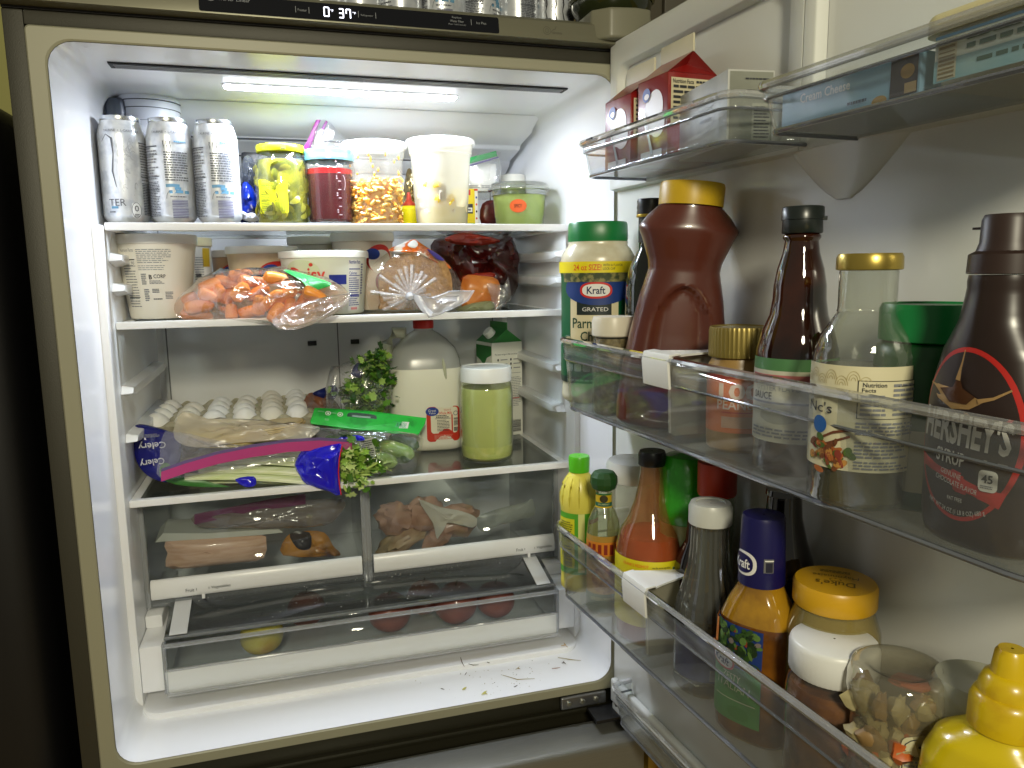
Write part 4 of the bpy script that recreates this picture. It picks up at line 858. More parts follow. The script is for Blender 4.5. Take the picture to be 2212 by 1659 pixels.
# celery
t = thing('celery_bundle', 'bunch of pale green celery stalks in a blue sleeve on the third shelf', 'celery', (*onY(560, 1020, .19).xy, S3))
CEL = P('celery_green', '#c9d890', .4, noise_=(28, '#e6ecc8', .35, .65), aniso=(.4, 6, 6), sss=.15)
for k, (a, b, r0, r1) in enumerate((((400, 1032, .195), (660, 1040, .178), .0085, .011), ((430, 1018, .20), (665, 1024, .182), .009, .012), ((470, 1000, .21), (668, 1004, .19), .0085, .012), ((540, 985, .215), (670, 984, .20), .007, .011), ((600, 968, .225), (672, 968, .21), .006, .010), ((430, 1040, .215), (660, 1044, .205), .009, .011))):
    p0, p1 = onY(*a), onY(*b); m = MB(); rg = []
    for q in range(15):
        s_ = q/14; c0 = p0.lerp(p1, s_)+Vector((0, 0, .003*sin(pi*s_))); rr_ = r0+(r1-r0)*s_; ring = []
        for j in range(16):
            an = 2*pi*j/16; e = rr_*(1+.07*(1 if j % 2 else -1)); zz = sin(an)*e*.8
            if sin(an) < 0: zz *= .5
            ring.append(c0+Vector((0, cos(an)*e, zz)))
        rg.append(ring)
    m.loft(rg); m.build('stalk', CEL, t, world=True, angle=80)
def leafmesh(m, c, n, sp, sz, seed, mis=3, dr=(0, 0, 0)):
    R = random.Random(seed)
    for k in range(n):
        p = Vector(c)+Vector((R.gauss(0, sp[0]), R.gauss(0, sp[1]), R.gauss(0, sp[2])))
        s_ = sz*R.uniform(.5, 1.25); rot = (Matrix.Rotation(R.uniform(0, 6.3), 3, 'Z') @ Matrix.Rotation(R.uniform(-1.4, 1.4), 3, 'X') @ Matrix.Rotation(R.uniform(0, 6.3), 3, 'Z'))
        out = [(0, -.9), (.35, -.55), (.75, -.5), (.5, -.05), (.95, .25), (.45, .4), (.3, .95), (0, .6), (-.3, .95), (-.45, .4), (-.95, .25), (-.5, -.05), (-.75, -.5), (-.35, -.55)]
        vs = [p+rot@Vector((a*s_, b*s_, .25*s_*(abs(a)-.3)+R.uniform(-.1, .1)*s_)) for a, b in out]+[p]
        m.add(vs, [(14, q, (q+1) % 14) for q in range(14)], R.randrange(mis))
LFM = [P('leaf_dark', '#2f5a1a', .45), P('leaf_mid', '#5a8a2a', .45), P('leaf_light', '#94b653', .45)]
LFC = [P('celery_leaf_mid', '#4f7a22', .45), P('celery_leaf_light', '#8fb546', .45), P('celery_leaf_pale', '#c3d884', .45)]
LP = onY(765, 1010, .165); m = MB(); leafmesh(m, LP, 230, (.012, .012, .017), .0095, 3); leafmesh(m, onY(752, 985, .16), 60, (.006, .008, .012), .011, 5); leafmesh(m, onY(795, 985, .19), 70, (.013, .010, .010), .010, 8); leafmesh(m, onY(812, 1012, .17), 24, (.008, .006, .005), .009, 9)
m.build('leaves', LFC, t, world=True, kind='stuff', angle=180)
m = MB()
for k, (a, b) in enumerate((((735, 1010), (772, 1030)), ((735, 1020), (800, 1025)), ((738, 1030), (748, 1062)), ((735, 990), (785, 975)), ((742, 1035), (815, 1000)))): m.tube([onY(*a, .17), onY((a[0]+b[0])/2, (a[1]+b[1])/2+4, .162), onY(*b, .155)], [.004, .003, .0015], 8)
m.build('leaf_stems', P('celery_stem', '#b9d06c', .4), t, world=True, kind='stuff')
m = MB(); BB = P('celery_bag_blue', '#1a14cc', .22, bump=(40, .7), coat=.3)
puff(m, pxo([(650, 975, .17), (660, 968, .165), (722, 956, .155), (740, 962, .15), (733, 1000, .145), (735, 1068, .145), (712, 1062, .150), (662, 1045, .155), (648, 1028, .16), (636, 1004, .17)], 0, 2), .034, rings=8, cr=.006, frq=60, seed=2); m.build('blue_sleeve', BB, t, world=True)
m = MB(); m.tube([onY(x_, y_, .140) for x_, y_ in ((739, 962), (733, 990), (731, 1020), (733, 1045), (737, 1069))], .0011, 6); m.build('red_sleeve_edge', P('sleeve_red', '#d8301c', .4), t, world=True)
m = MB(); puff(m, pxo([(738, 962, .15), (765, 950, .155), (785, 958, .16), (770, 968, .158), (745, 972, .15)], 0), .006, cr=.004, frq=90); m.build('clear_sleeve_end', FILM, t, world=True)
m = MB(); puff(m, pxo([(716, 958, .16), (735, 945, .165), (775, 940, .17), (788, 950, .17), (765, 954, .165)], 0), .006, cr=.005, frq=100); m.build('blue_fold', BB, t, world=True)
m = MB(); puff(m, pxo([(508, 1035, .175), (548, 1029, .175), (552, 1048, .17), (530, 1052, .17)], 0), .010, cr=.003); m.build('blue_fold', BB, t, world=True)
t = thing('celery_bag', 'folded blue plastic bag printed Celery upside down, left of the tortillas', 'produce bag', (*onY(335, 980, .24).xy, S3))
m = MB(); puff(m, pxo([(288, 932, .24), (300, 916, .25), (345, 925, .26), (385, 940, .26), (392, 960, .255), (388, 1000, .235), (370, 1040, .215), (330, 1034, .22), (302, 1010, .23), (289, 975, .24)], 0), .03, rings=8, cr=.003, frq=40, seed=7); m.build('bag_film', P('celery_bag_navy', '#171a78', .25, bump=(40, .6), coat=.3), t, world=True)
c0 = onY(315, 975, .212); LBX = (onY(345, 975, .212)-c0).normalized()
lb = Label(flat(c0, (1, 0, 0)), .0005); CW = P('bag_lettering', '#cfd0dc', .4); lb.text('Celery', .010, .010, .040, .014, CW, 1, rot=.03, bold=.01, flip=True); lb.text('Celery', .008, -.017, .036, .014, CW, 1, rot=.10, bold=.01, flip=True); lb.words(-.002, .022, .022, .028, 3, INKG, 1, seed=3); lb.build('bag_lettering', t, world=True)
m = MB(); puff(m, pxo([(345, 1010, .21), (362, 1000, .205), (372, 1030, .20), (430, 1045, .195), (500, 1052, .19), (400, 1050, .19), (352, 1036, .20)], 0), .012, cr=.003); m.build('green_print', P('bag_leaf_green', '#3f7a34', .35), t, world=True)
# gallon zip bag with pink seal
t = thing('zip_bag', 'large clear zip bag with a long pink seal lying over the celery stalks', 'zip bag', (*onY(520, 980, .19).xy, S3))
m = MB(); puff(m, pxo([(348, 1034, .172), (345, 985, .19), (352, 940, .215), (372, 932, .22), (450, 960, .205), (560, 962, .20), (680, 950, .20), (760, 952, .185), (790, 965, .175), (720, 985, .17), (600, 1000, .16), (470, 1018, .16)], 0), .012, rings=7, cr=.004, frq=45, seed=8); m.build('bag_film', T('zipbag_film', '#f8f8f9', .08, .12, '#e6e6ee', bump=(40, .9), refl=1.8), t, world=True)
sl = [(348, 1030), (400, 1012), (470, 992), (540, 978), (620, 966), (690, 962), (760, 966)]
def ribbon(m, pts, wpx, Y, th=.0016):
    for (a, b) in zip(pts, pts[1:]):
        ya = Y[0]+(Y[1]-Y[0])*(a[0]-pts[0][0])/(pts[-1][0]-pts[0][0]); yb = Y[0]+(Y[1]-Y[0])*(b[0]-pts[0][0])/(pts[-1][0]-pts[0][0])
        q = [onY(a[0], a[1]-wpx/2, ya), onY(b[0], b[1]-wpx/2, yb), onY(b[0], b[1]+wpx/2, yb), onY(a[0], a[1]+wpx/2, ya)]
        m.add(q+[p+Vector((0, th, 0)) for p in q], [(0, 1, 2, 3), (7, 6, 5, 4), (0, 4, 5, 1), (3, 2, 6, 7), (1, 5, 6, 2), (0, 3, 7, 4)])
m = MB(); ribbon(m, sl, 21, (.150, .150)); m.build('pink_seal', T('zip_pink', '#f0a0c8', .80, .12, '#cf4a92', refl=2.5), t, world=True)
m = MB(); ribbon(m, [(x_, y_-14) for x_, y_ in sl], 6, (.152, .152)); m.build('violet_seal', T('zip_lilac', '#c3a9d8', .4, .12, '#9a86c4', refl=2), t, world=True)
# herb bunch
t = thing('herb_bunch', 'bunch of leafy green herbs in a clear bag leaning on the milk jug', 'herbs', (*onY(785, 860, .33).xy, S3))
m = MB(); R = random.Random(5)
for (px, py, n, sd) in ((815, 785, 60, 1), (795, 810, 90, 2), (770, 840, 80, 3), (800, 850, 110, 4), (820, 830, 70, 5), (780, 870, 70, 6), (810, 880, 60, 7), (755, 850, 30, 8)): leafmesh(m, onY(px, py, .335), int(n*1.8), (.012, .016, .013), .0095, sd)
m.build('leaves', LFM, t, world=True, kind='stuff', angle=180)
for (a, b) in (((738, 868), (770, 862)), ((757, 862), (790, 858)), ((742, 850), (775, 845)), ((760, 885), (790, 872))):
    m = MB(); m.tube([onY(*a, .315), onY(*b, .33)], .0028, 8); m.build('stem', P('herb_stem', '#a9bf78', .4), t, world=True)
m = MB(); puff(m, pxo([(758, 805, .33), (770, 785, .33), (785, 788, .325), (780, 815, .325), (764, 812, .325)], 0), .01, cr=.003); m.build('navy_tag', P('tag_navy', '#16205e', .35), t, world=True)
m = MB(); puff(m, pxo([(700, 900, .36), (712, 800, .36), (730, 790, .36), (790, 770, .35), (840, 790, .345), (838, 890, .32), (760, 900, .315)], 0), .07, rings=8, cr=.01, frq=40, seed=3); m.build('bag_film', FILM, t, world=True)
t = thing('meat_bag', 'brownish bag with a navy end lying between the eggs and the herbs', 'produce bag', (*onY(690, 860, .40).xy, S3))
m = MB(); puff(m, pxo([(655, 885), (662, 855), (680, 848), (720, 862), (735, 890), (700, 905)], .40), .05, cr=.008, frq=50); m.build('bag_film', P('brown_film', '#8a5a40', .25, noise_=(24, '#6a6464', .4, .6), bump=(60, .8)), t, world=True)
m = MB(); puff(m, pxo([(675, 850), (700, 838), (722, 832), (730, 845), (722, 862), (700, 862)], .385), .02, cr=.005, frq=60); m.build('navy_end', P('tag_navy', '#16205e', .35), t, world=True)
# cucumbers with their green header card
t = thing('cucumber_bag', 'clear bag of small cucumbers under a bright green header card', 'produce bag', (*onY(810, 960, .22).xy, S3))
HC = [(670, 910, .26), (680, 881, .285), (730, 883, .285), (800, 888, .28), (870, 897, .27), (921, 903, .262), (918, 915, .25), (905, 937, .235), (850, 936, .235), (760, 926, .24), (672, 915, .258)]
m = MB(); q_ = pxo(HC, 0, 1); n_ = Vector((0, -.6, .8)); k_ = len(q_); m.add(q_+[p-n_*.0012 for p in q_], [tuple(range(k_)), tuple(range(2*k_-1, k_-1, -1))]+[(i, i+k_, (i+1) % k_+k_, (i+1) % k_) for i in range(k_)]); m.build('header_card', P('card_green', '#2cc244', .35, noise_=(26, '#22a038', .5, .6)), t, world=True, smooth=False)
A_, B_, D_ = onY(672, 915, .258), onY(905, 937, .235), onY(680, 881, .285); ux = (B_-A_).normalized(); vx = (D_-A_); vx = (vx-ux*vx.dot(ux)).normalized()
lb = Label(flat(A_, ux, vx), .002); lb.oval(.085, .025, .026, .008, P('card_slot', '#0c3a1a', .4), 0, pw=.6); lb.rect(.068, .0225, .100, .026, P('slot_gleam', '#7c9a86', .25), 1); lb.blob([(.137, .006), (.167, .008), (.169, .023), (.139, .021)], WHITE, 0, rings=2); lb.words(.140, .008, .165, .021, 6, P('card_teal', '#5ab890', .5), 1, seed=3); lb.text('14', .152, .0145, .008, .008, P('card_ink', '#2d7a48', .5), 2, bold=.02)
for u in (.026, .047): lb.ring(u, .025, .0042, .0042, .0013, WHITE, 1, 18); lb.oval(u, .025, .0018, .0018, WHITE, 1, 10, 1)
lb.words(.008, .026, .020, .029, 2, P('card_pale', '#8fd09a', .5), 1); lb.words(.030, .025, .041, .028, 2, P('card_pale', '#8fd09a', .5), 1); lb.words(.022, .008, .042, .013, 2, P('card_pale', '#8fd09a', .5), 1); lb.build('card_print', t, world=True)
CUM = P('cucumber_skin', '#2e5620', .3, noise_=(26, '#5c8434', .45, .7)); CUT = P('cucumber_pale', '#8fae4e', .3, noise_=(40, '#6f9238', .4, .7))
for k, (x0, y0, ya, x1, y1, yb, r_) in enumerate(((770, 985, .245, 858, 1000, .19, .0135), (820, 960, .26, 895, 985, .215, .0145), (700, 950, .27, 760, 965, .24, .013), (840, 945, .28, 905, 965, .245, .013), (780, 1010, .235, 860, 1022, .20, .0135), (730, 935, .29, 830, 950, .27, .013), (852, 1012, .25, 888, 1008, .215, .0135))):
    p0, p1 = onY(x0, y0, ya), onY(x1, y1, yb); n = 14; path = [p0.lerp(p1, q/n) for q in range(n+1)]; rs = [r_*max(.12, (1-abs(2*q/n-1)**3.5)**.5) for q in range(n+1)]
    if min(p0.z, p1.z)-r_ < S3: dz = S3+.001-(min(p0.z, p1.z)-r_); path = [p+Vector((0, 0, dz)) for p in path]
    m = MB(); m.tube(path, rs, 16); o = m.build('cucumber', CUT if k in (0, 1) else CUM, None)
    tag(o, ['pale tipped cucumber pointing out between the celery leaves and the jug', 'cucumber with a pale end touching the milk jug, under the green card', 'dark cucumber under the left part of the green card', 'cucumber right under the right corner of the green card', 'dark cucumber lying lowest on the shelf glass beside the celery leaves', 'dark cucumber at the back right below the green card', 'dark cucumber lowest at the right end of its bag'][k], 'cucumber', 'small cucumbers in the clear bag')
m = MB(); puff(m, pxo([(676, 925, .25), (760, 930, .235), (905, 938, .225), (905, 985, .205), (893, 1018, .19), (850, 1034, .18), (800, 1030, .18), (765, 1000, .19), (730, 960, .205), (690, 945, .225)], 0), .045, rings=8, cr=.007, frq=42, seed=6, back=False); m.build('bag_film', FILM, t, world=True)
lb = Label(flat(onY(795, 968, .178), (1, 0, .12), (-.12, 0, 1)), .0005); lb.rect(-.012, -.017, .011, .016, P('print_grey', '#b9bdb6', .4), 0); lb.words(-.010, -.014, .009, .014, 8, P('print_dark', '#3a403c', .5), 1, fill=.6, seed=2); lb.build('bag_print', t, world=True)
# ================================================================ CRISPER DRAWERS
DCL = T('drawer_clear', '#f8fafa', .02, .05, '#c8ccd0', refl=1.3)
def crisper(x0, x1, label, left):
    t = thing('crisper_drawer', label, 'drawer', ((x0+x1)/2, .225, .130), 0, 'clear crisper drawers under the third shelf')
    hw = (x1-x0)/2; zb, zt = .0, .186; m = MB()
    m.grid(lambda a, b: (-hw+2*hw*a, 0, .026+(zt-.026-.003)*b), 1, 1); m.build('front_panel', DCL, t, solid=.002)
    m = MB()
    for sx_ in (-1, 1): m.grid(lambda a, b: (sx_*(hw-.0015), .001+.26*a, zb+(zt-.006)*b), 1, 1)
    m.grid(lambda a, b: (-hw+2*hw*a, .001+.26*b, zb+.004), 1, 1); m.grid(lambda a, b: (-hw+2*hw*a, .261, zb+.14*b), 1, 1); m.build('drawer_bin', T('drawer_tint', '#f8fafa', .02, .1, '#9a9fa2'), t)
    m = MB(); m.tube([(-hw, -.003, zt), (hw, -.003, zt)], .0035, 8); m.tube([(-hw+.004, -.002, zt-.006), (hw-.004, -.002, zt-.006)], .0014, 6); m.build('top_rim', RIMP, t)
    for sx_ in (-1, 1): m = MB(); m.box(sx_*hw-.0045, -.004, .0, sx_*hw+.0045, .008, zt-.004); m.build('side_post', T('post_clear', '#eef0f3', .30, .08, '#d5dae0', refl=2.5), t, bevel=.002)
    m = MB()
    pr = [(-.002, .015), (-.009, .017), (-.012, .023), (-.010, .043), (-.006, .049), (-.002, .050)]
    m.loft([[(x_, y, z) for y, z in pr] for x_ in (-hw+.006, hw-.006)]); hd = m.build('handle_strip', TRIM, t, bevel=.0015)
    xs = -hw+.085 if left else hw-.057
    m = MB(); m.box(xs-.002, -.010, .010, xs+.003, -.004, .0185); m.build('humidity_slider', TRIM, t, bevel=.0006)
    lb = Label(flat((xs, -.0118, .030), (1, 0, 0)), .0012)
    lb.text('Fruit', -.019, -.001, .013, .0058, INK, align='C'); lb.rect(-.0095, -.003, -.0088, .001, INK, 1); lb.rect(.010, -.003, .0107, .001, INK, 1); lb.text('Vegetables', .029, -.001, .030, .0062, INK); lb.build('lettering', t)
    m = MB(); m.box(-hw, -.001, .0, hw, .006, .016); m.build('lower_lip', T('lip_clear', '#cfd3d6', .34, .08, '#9da2a6', refl=2), t, bevel=.0015)
    return t
crisper(.016, .370, 'left crisper drawer, clear front over a white strip reading Fruit and Vegetables', True)
crisper(.378, .729, 'right crisper drawer, clear front over a white strip, raw chicken inside', False)
ZD = .138
t = thing('meat_pack', 'pale pink sliced ham block with a white rim in the left crisper drawer', 'food pack', (*onY(465, 1190, .30).xy, ZD))
m = MB(); f1 = pxo([(358, 1168), (440, 1160), (560, 1155), (575, 1168), (570, 1205), (520, 1215), (400, 1228), (358, 1224), (362, 1195)], .268, 2); puff(m, f1, .03, cr=.003, frq=40); m.build('ham_block', P('ham_pink', '#e6c0a6', .4, noise_=(30, '#d8ab90', .4, .7), aniso=(1, 1, 9), coat=.3), t, world=True)
m = MB(); m.add([onY(x_, y_, Y_) for x_, y_, Y_ in ((335, 1172, .262), (352, 1152, .262), (450, 1152, .262), (600, 1142, .262), (612, 1150, .262), (560, 1156, .262), (450, 1164, .262), (350, 1170, .262))]+[onY(x_, y_, Y_)+Vector((0, .06, .006)) for x_, y_, Y_ in ((335, 1172, .262), (352, 1152, .262), (450, 1152, .262), (600, 1142, .262), (612, 1150, .262), (560, 1156, .262), (450, 1164, .262), (350, 1170, .262))], [(0, 1, 2, 3, 4, 5, 6, 7)]+[(i, (i+1) % 8, (i+1) % 8+8, i+8) for i in range(8)]); m.build('pack_rim', P('rim_white', '#d4d6ce', .4), t, world=True)
t = thing('zip_bag', 'purple edged zip bag bunched in the left crisper drawer above the ham', 'zip bag', (*onY(560, 1120, .28).xy, ZD+.09))
m = MB(); puff(m, pxo([(420, 1112, .262), (520, 1095, .262), (640, 1082, .262), (740, 1078, .262), (735, 1110, .262), (700, 1135, .262), (600, 1142, .262), (500, 1140, .262), (430, 1138, .262)], 0), .03, cr=.006, frq=40); m.build('bag_film', T('greyish_film', '#d4ccc6', .45, .15, '#a89d98', bump=(40, .9), refl=1.8), t, world=True)
m = MB(); ribbon(m, [(420, 1122), (500, 1106), (580, 1090), (660, 1078)], 22, (.250, .250)); m.build('purple_seal', T('seal_plum', '#b8608c', .6, .15, '#8c3f74', refl=1.5), t, world=True)
t = thing('cheese_pack', 'orange and black wrapped cheese pack in the left crisper drawer', 'food pack', (*onY(660, 1190, .30).xy, ZD))
m = MB(); puff(m, pxo([(612, 1200), (618, 1160), (650, 1148), (700, 1150), (720, 1180), (735, 1195), (720, 1202)], .275), .03, cr=.006, frq=50); m.build('orange_wrap', P('cheese_orange', '#c98a2c', .35, noise_=(22, '#8a5a1e', .45, .6)), t, world=True)
m = MB(); puff(m, pxo([(626, 1152), (668, 1150), (672, 1180), (660, 1188), (640, 1182)], .256), .006, cr=.003); m.build('dark_print', P('dark_wrap', '#1c1520', .35), t, world=True)
t = thing('green_pack', 'dull yellow green packet behind the ham in the left crisper drawer', 'packet', (*onY(410, 1140, .34).xy, ZD+.05)); m = MB(); puff(m, pxo([(370, 1160), (372, 1135), (430, 1128), (450, 1140), (445, 1165)], .33), .02, cr=.003); m.build('pack_film', P('dull_olive', '#6a6a14', .4), t, world=True)
CHK = P('raw_chicken', '#d9b09a', .3, noise_=(16, '#a97f68', .4, .65), coat=.4, sss=.1)
for k, (x0, y0, a, b, lab) in enumerate(((855, 1120, 42, 38, 'raw chicken piece in the bag at the left of the right crisper drawer'), (920, 1110, 42, 42, 'largest raw chicken piece in the middle of the right crisper drawer'), (985, 1125, 50, 38, 'raw chicken piece beside the striped packet in the right crisper drawer'), (870, 1165, 55, 22, 'pale fatty chicken piece lying lowest in the right crisper drawer'), (945, 1160, 40, 26, 'raw chicken piece under the white paper in the right crisper drawer'))):
    p = onY(x0, y0, .30); dep = (p-CAM).dot(CF); m = MB(); m.ell((0, 0, 0), (a/FPX*dep, .03, b/FPX*dep*.9), 20, 14, nz=.35, ns=22, seed=k); o = m.build('chicken_piece', CHK if k != 3 else P('chicken_fat', '#cbb48c', .35, noise_=(20, '#b99a78', .4, .6)), None); o.location = p; o.rotation_euler = (0, rad(20-15*k), 0); tag(o, lab, 'raw chicken', 'raw chicken pieces in the right crisper drawer')
t = thing('butcher_paper', 'white paper draped over the raw chicken in the right crisper drawer', 'paper', (*onY(970, 1120, .26).xy, ZD+.03)); m = MB(); puff(m, pxo([(905, 1080), (950, 1095), (1000, 1105), (1030, 1120), (1020, 1140), (965, 1130), (945, 1165), (935, 1130)], .262), .008, cr=.004, frq=50); m.build('paper_sheet', P('damp_paper', '#cfcabd', .5), t, world=True)
t = thing('striped_packet', 'grey white striped packet at the right side of the right crisper drawer', 'packet', (*onY(1090, 1110, .27).xy, ZD+.03)); m = MB(); puff(m, pxo([(1030, 1118), (1080, 1098), (1130, 1086), (1150, 1078), (1156, 1105), (1140, 1120), (1080, 1134), (1040, 1148)], .262), .012, cr=.003); m.build('packet_film', P('grey_packet', '#a2a7a0', .35, noise_=(30, '#8a8f8a', .45, .6)), t, world=True)
# ================================================================ PANTRY DRAWER (pulled forward)
t = thing('pantry_drawer', 'wide clear pantry drawer with a flip lid at the bottom of the refrigerator', 'drawer', (W/2, .130, .022))
hw = .3235
m = MB(); m.grid(lambda a, b: (-hw+2*hw*a, 0, .012+.072*b), 1, 1); m.build('front_panel', DCL, t, solid=.0022)
m = MB(); m.box(-hw, -.004, .007, hw, .006, .044); m.build('front_band', P('milky_band', '#dcdfdf', .3), t, bevel=.002)
m = MB(); m.tube([(-hw, -.006, .0455), (hw, -.006, .0455)], .0022, 6); m.tube([(-hw, -.007, .0055), (hw, -.007, .0055)], .0035, 8); m.build('front_ribs', RIMP, t)
m = MB(); m.tube([(-hw, -.003, .0845), (hw, -.003, .0845)], .0040, 8); m.tube([(-hw, .008, .092), (hw, .008, .092)], .0025, 8); m.tube([(-hw, .018, .0925), (hw, .018, .0925)], .0018, 6); m.build('lid_edge', T('lid_edge_clear', '#e6e9ee', .26, .04, '#eef1f5', refl=5.5), t)
m = MB(); m.grid(lambda a, b: (-hw+2*hw*a, .004+.125*b, .0915+.030*b), 1, 1); m.build('lid', T('lid_grey_clear', '#e2e5e6', .04, .06, '#8f9497', refl=2.0), t, solid=.002)
m = MB(); m.box(-hw+.006, .129, .1195, hw-.006, .150, .1255); m.build('hinge_band', T('hinge_grey', '#aab0b8', .55, .15, '#9aa0aa'), t, bevel=.001)
for k in range(9):
    m = MB(); u = -hw+.045+k*.070; m.box(u-.007, .126, .1225, u+.007, .1305, .1265); m.build('lid_clip', T('clip_pale', '#e6eaee', .5, .1, '#c9cdd2'), t, bevel=.001)
m = MB()
for sx_ in (-1, 1): m.grid(lambda a, b: (sx_*hw, .001+.3*a, .01+.074*b), 1, 1)
m.grid(lambda a, b: (-hw+2*hw*a, .001+.3*b, .010), 1, 1); m.build('drawer_bin', T('pantry_tint', '#f8fafa', .02, .12, '#a8acae'), t)
for sx_ in (-1, 1): m = MB(); m.box(sx_*hw-.003, -.005, .006, sx_*hw+.003, .010, .088); m.build('side_post', T('post_clear', '#eef0f3', .30, .08, '#d5dae0', refl=2.5), t, bevel=.0015)
for k, u in enumerate((-hw+.020, hw-.020)): m = MB(); m.box(u-.013, .012, .0945, u+.013, .10, .0955); m.v = [(a, b, c+(b-.012)*.24) for a, b, c in m.v]; m.build('white_pad', P('pad_white', '#e2e4e8', .5), t)
m = MB(); R = random.Random(3)
for k in range(150):
    u, v = R.gauss(0, .16)+.02, R.uniform(.02, .12); s_ = R.uniform(.0004, .0011)
    if abs(u) < hw-.04: m.box(u-s_, v-s_*.6, .0935+(v-.004)*.24, u+s_, v+s_*.6, .0938+(v-.004)*.24)
m.build('crumb_specks', P('speck_white', '#d9d9d4', .6), t, kind='stuff')
def fruit(nm, label, px, py, Y, r_, mats, cat, grp=None, sq=.92, z0=.034):
    p = onY(px, py, Y); m = MB(); m.ell((0, 0, r_*sq), (r_, r_, r_*sq), 26, 18, nz=.06, ns=12, seed=px)
    m.v = [(a, b, c-(.0045*math.exp(-((a*a+b*b)/(r_*.35)**2)) if c > r_*sq else 0)) for a, b, c in m.v]; t = thing(nm, label, cat, (p.x, Y, z0), 0, grp); m.build('skin', mats, t)
    m = MB(); m.tube([(0, 0, r_*sq*1.9), (.003, 0, r_*sq*2+.006)], .0012, 6); m.build('stem', P('stem_brown', '#4a3420', .7), t)
fruit('apple', 'yellow green apple with a red blush seen through the pantry drawer lid', 563, 1335, .205, .036, P('apple_skin', '#dccf5c', .25, noise_=(9, '#b8702c', .5, .72), coat=.4), 'apple')
AP = P('red_apple_skin', '#a9604e', .3, noise_=(12, '#8a4638', .4, .65), coat=.3)
for k, (px, py, Y, r_) in enumerate(((840, 1290, .22, .038), (915, 1280, .27, .034), (985, 1290, .215, .040), (1070, 1285, .215, .036), (660, 1290, .29, .034))):
    fruit('red_fruit', 'reddish round fruit in the pantry drawer, %s' % ('just right of its middle', 'set further back between two larger ones', 'largest, second from the right', 'nearest the right end', 'dim at the back, right of the yellow apple')[k], px, py, Y, r_, AP, 'fruit', 'red fruit in the pantry drawer')
# scraps on the refrigerator floor
SCR = P('dry_scrap', '#9a8a5c', .8); SCD = P('dark_scrap', '#4a4030', .8); SCG = P('yellow_scrap', '#c2bd6a', .7)
SL = [(995, 1420, 1003, 1440, SCD, 'dark dry stem fragment under the pantry drawer front'), (1085, 1458, 1155, 1466, SCR, 'long curved dry grass blade lying mid floor'), (1205, 1420, 1255, 1427, SCR, 'straight dry stalk near the right corner of the floor'), (1192, 1444, 1210, 1442, P('red_scrap', '#8c5a3c', .8), 'short reddish brown stem near the right floor corner'), (1216, 1428, 1222, 1434, SCD, 'small cross shaped scrap beside the long stalk'),
      (998, 1490, 1008, 1484, SCG, 'yellow green onion flake, leftmost of the floor scraps'), (1040, 1500, 1052, 1492, SCG, 'yellow forked sprout near the front floor edge'), (1114, 1446, 1122, 1440, SCR, 'forked brown twig in the middle of the floor'), (1012, 1434, 1034, 1436, SCD, 'thin dark curl lying on the floor step'), (1218, 1388, 1226, 1398, P('ochre_scrap', '#b28a3a', .7), 'ochre Y shaped sprig by the drawer runner'), (1052, 1430, 1058, 1432, SCD, 'dark brown crumb on the grey floor step'), (952, 1487, 960, 1489, SCD, 'tiny dark splinter left of the onion flake'), (1004, 1458, 1008, 1452, SCD, 'short slanted dark scrap above the onion flake'), (1110, 1484, 1118, 1480, SCD, 'small dark chip close to the front floor edge')]
for k, (x0, y0, x1, y1, mt, lab) in enumerate(SL):
    zf = .001 if y0 > 1440 or k > 20 else (.0105 if k in (0, 8, 9, 10) else .001); a, b = onZ(x0, y0, zf+.0012), onZ(x1, y1, zf+.0012)
    if k == 9: zf = .0105
    md = (a+b)/2+(b-a).cross(Vector((0, 0, 1)))*(.15 if k in (1, 8) else .03); m = MB(); m.tube([a, md, b], [.0004, .0007 if mt is not SCG else .0018, .0003], 6)
    if k in (4, 6, 7, 9): m.tube([md, md+(b-a).cross(Vector((0, 0, 1)))*.45], [.0008, .0005], 6)
    tag(m.build('plant_scrap', mt, None), lab, 'plant scrap', 'dry plant scraps on the refrigerator floor')
m = MB(); R = random.Random(9)
for k in range(90):
    p = onZ(R.gauss(1090, 80), R.uniform(1425, 1510), .0012); s_ = R.uniform(.0002, .0007)
    if p.x < .70 and p.y > .01 and p.y < .095: m.ell(p, (s_*1.5, s_, s_*.6), 5, 3, mi=k % 2)
o = m.build('crumbs', [SCR, SCD], None, kind='stuff'); tag(o, 'fine brown crumbs sprinkled over the white refrigerator floor', 'crumbs')
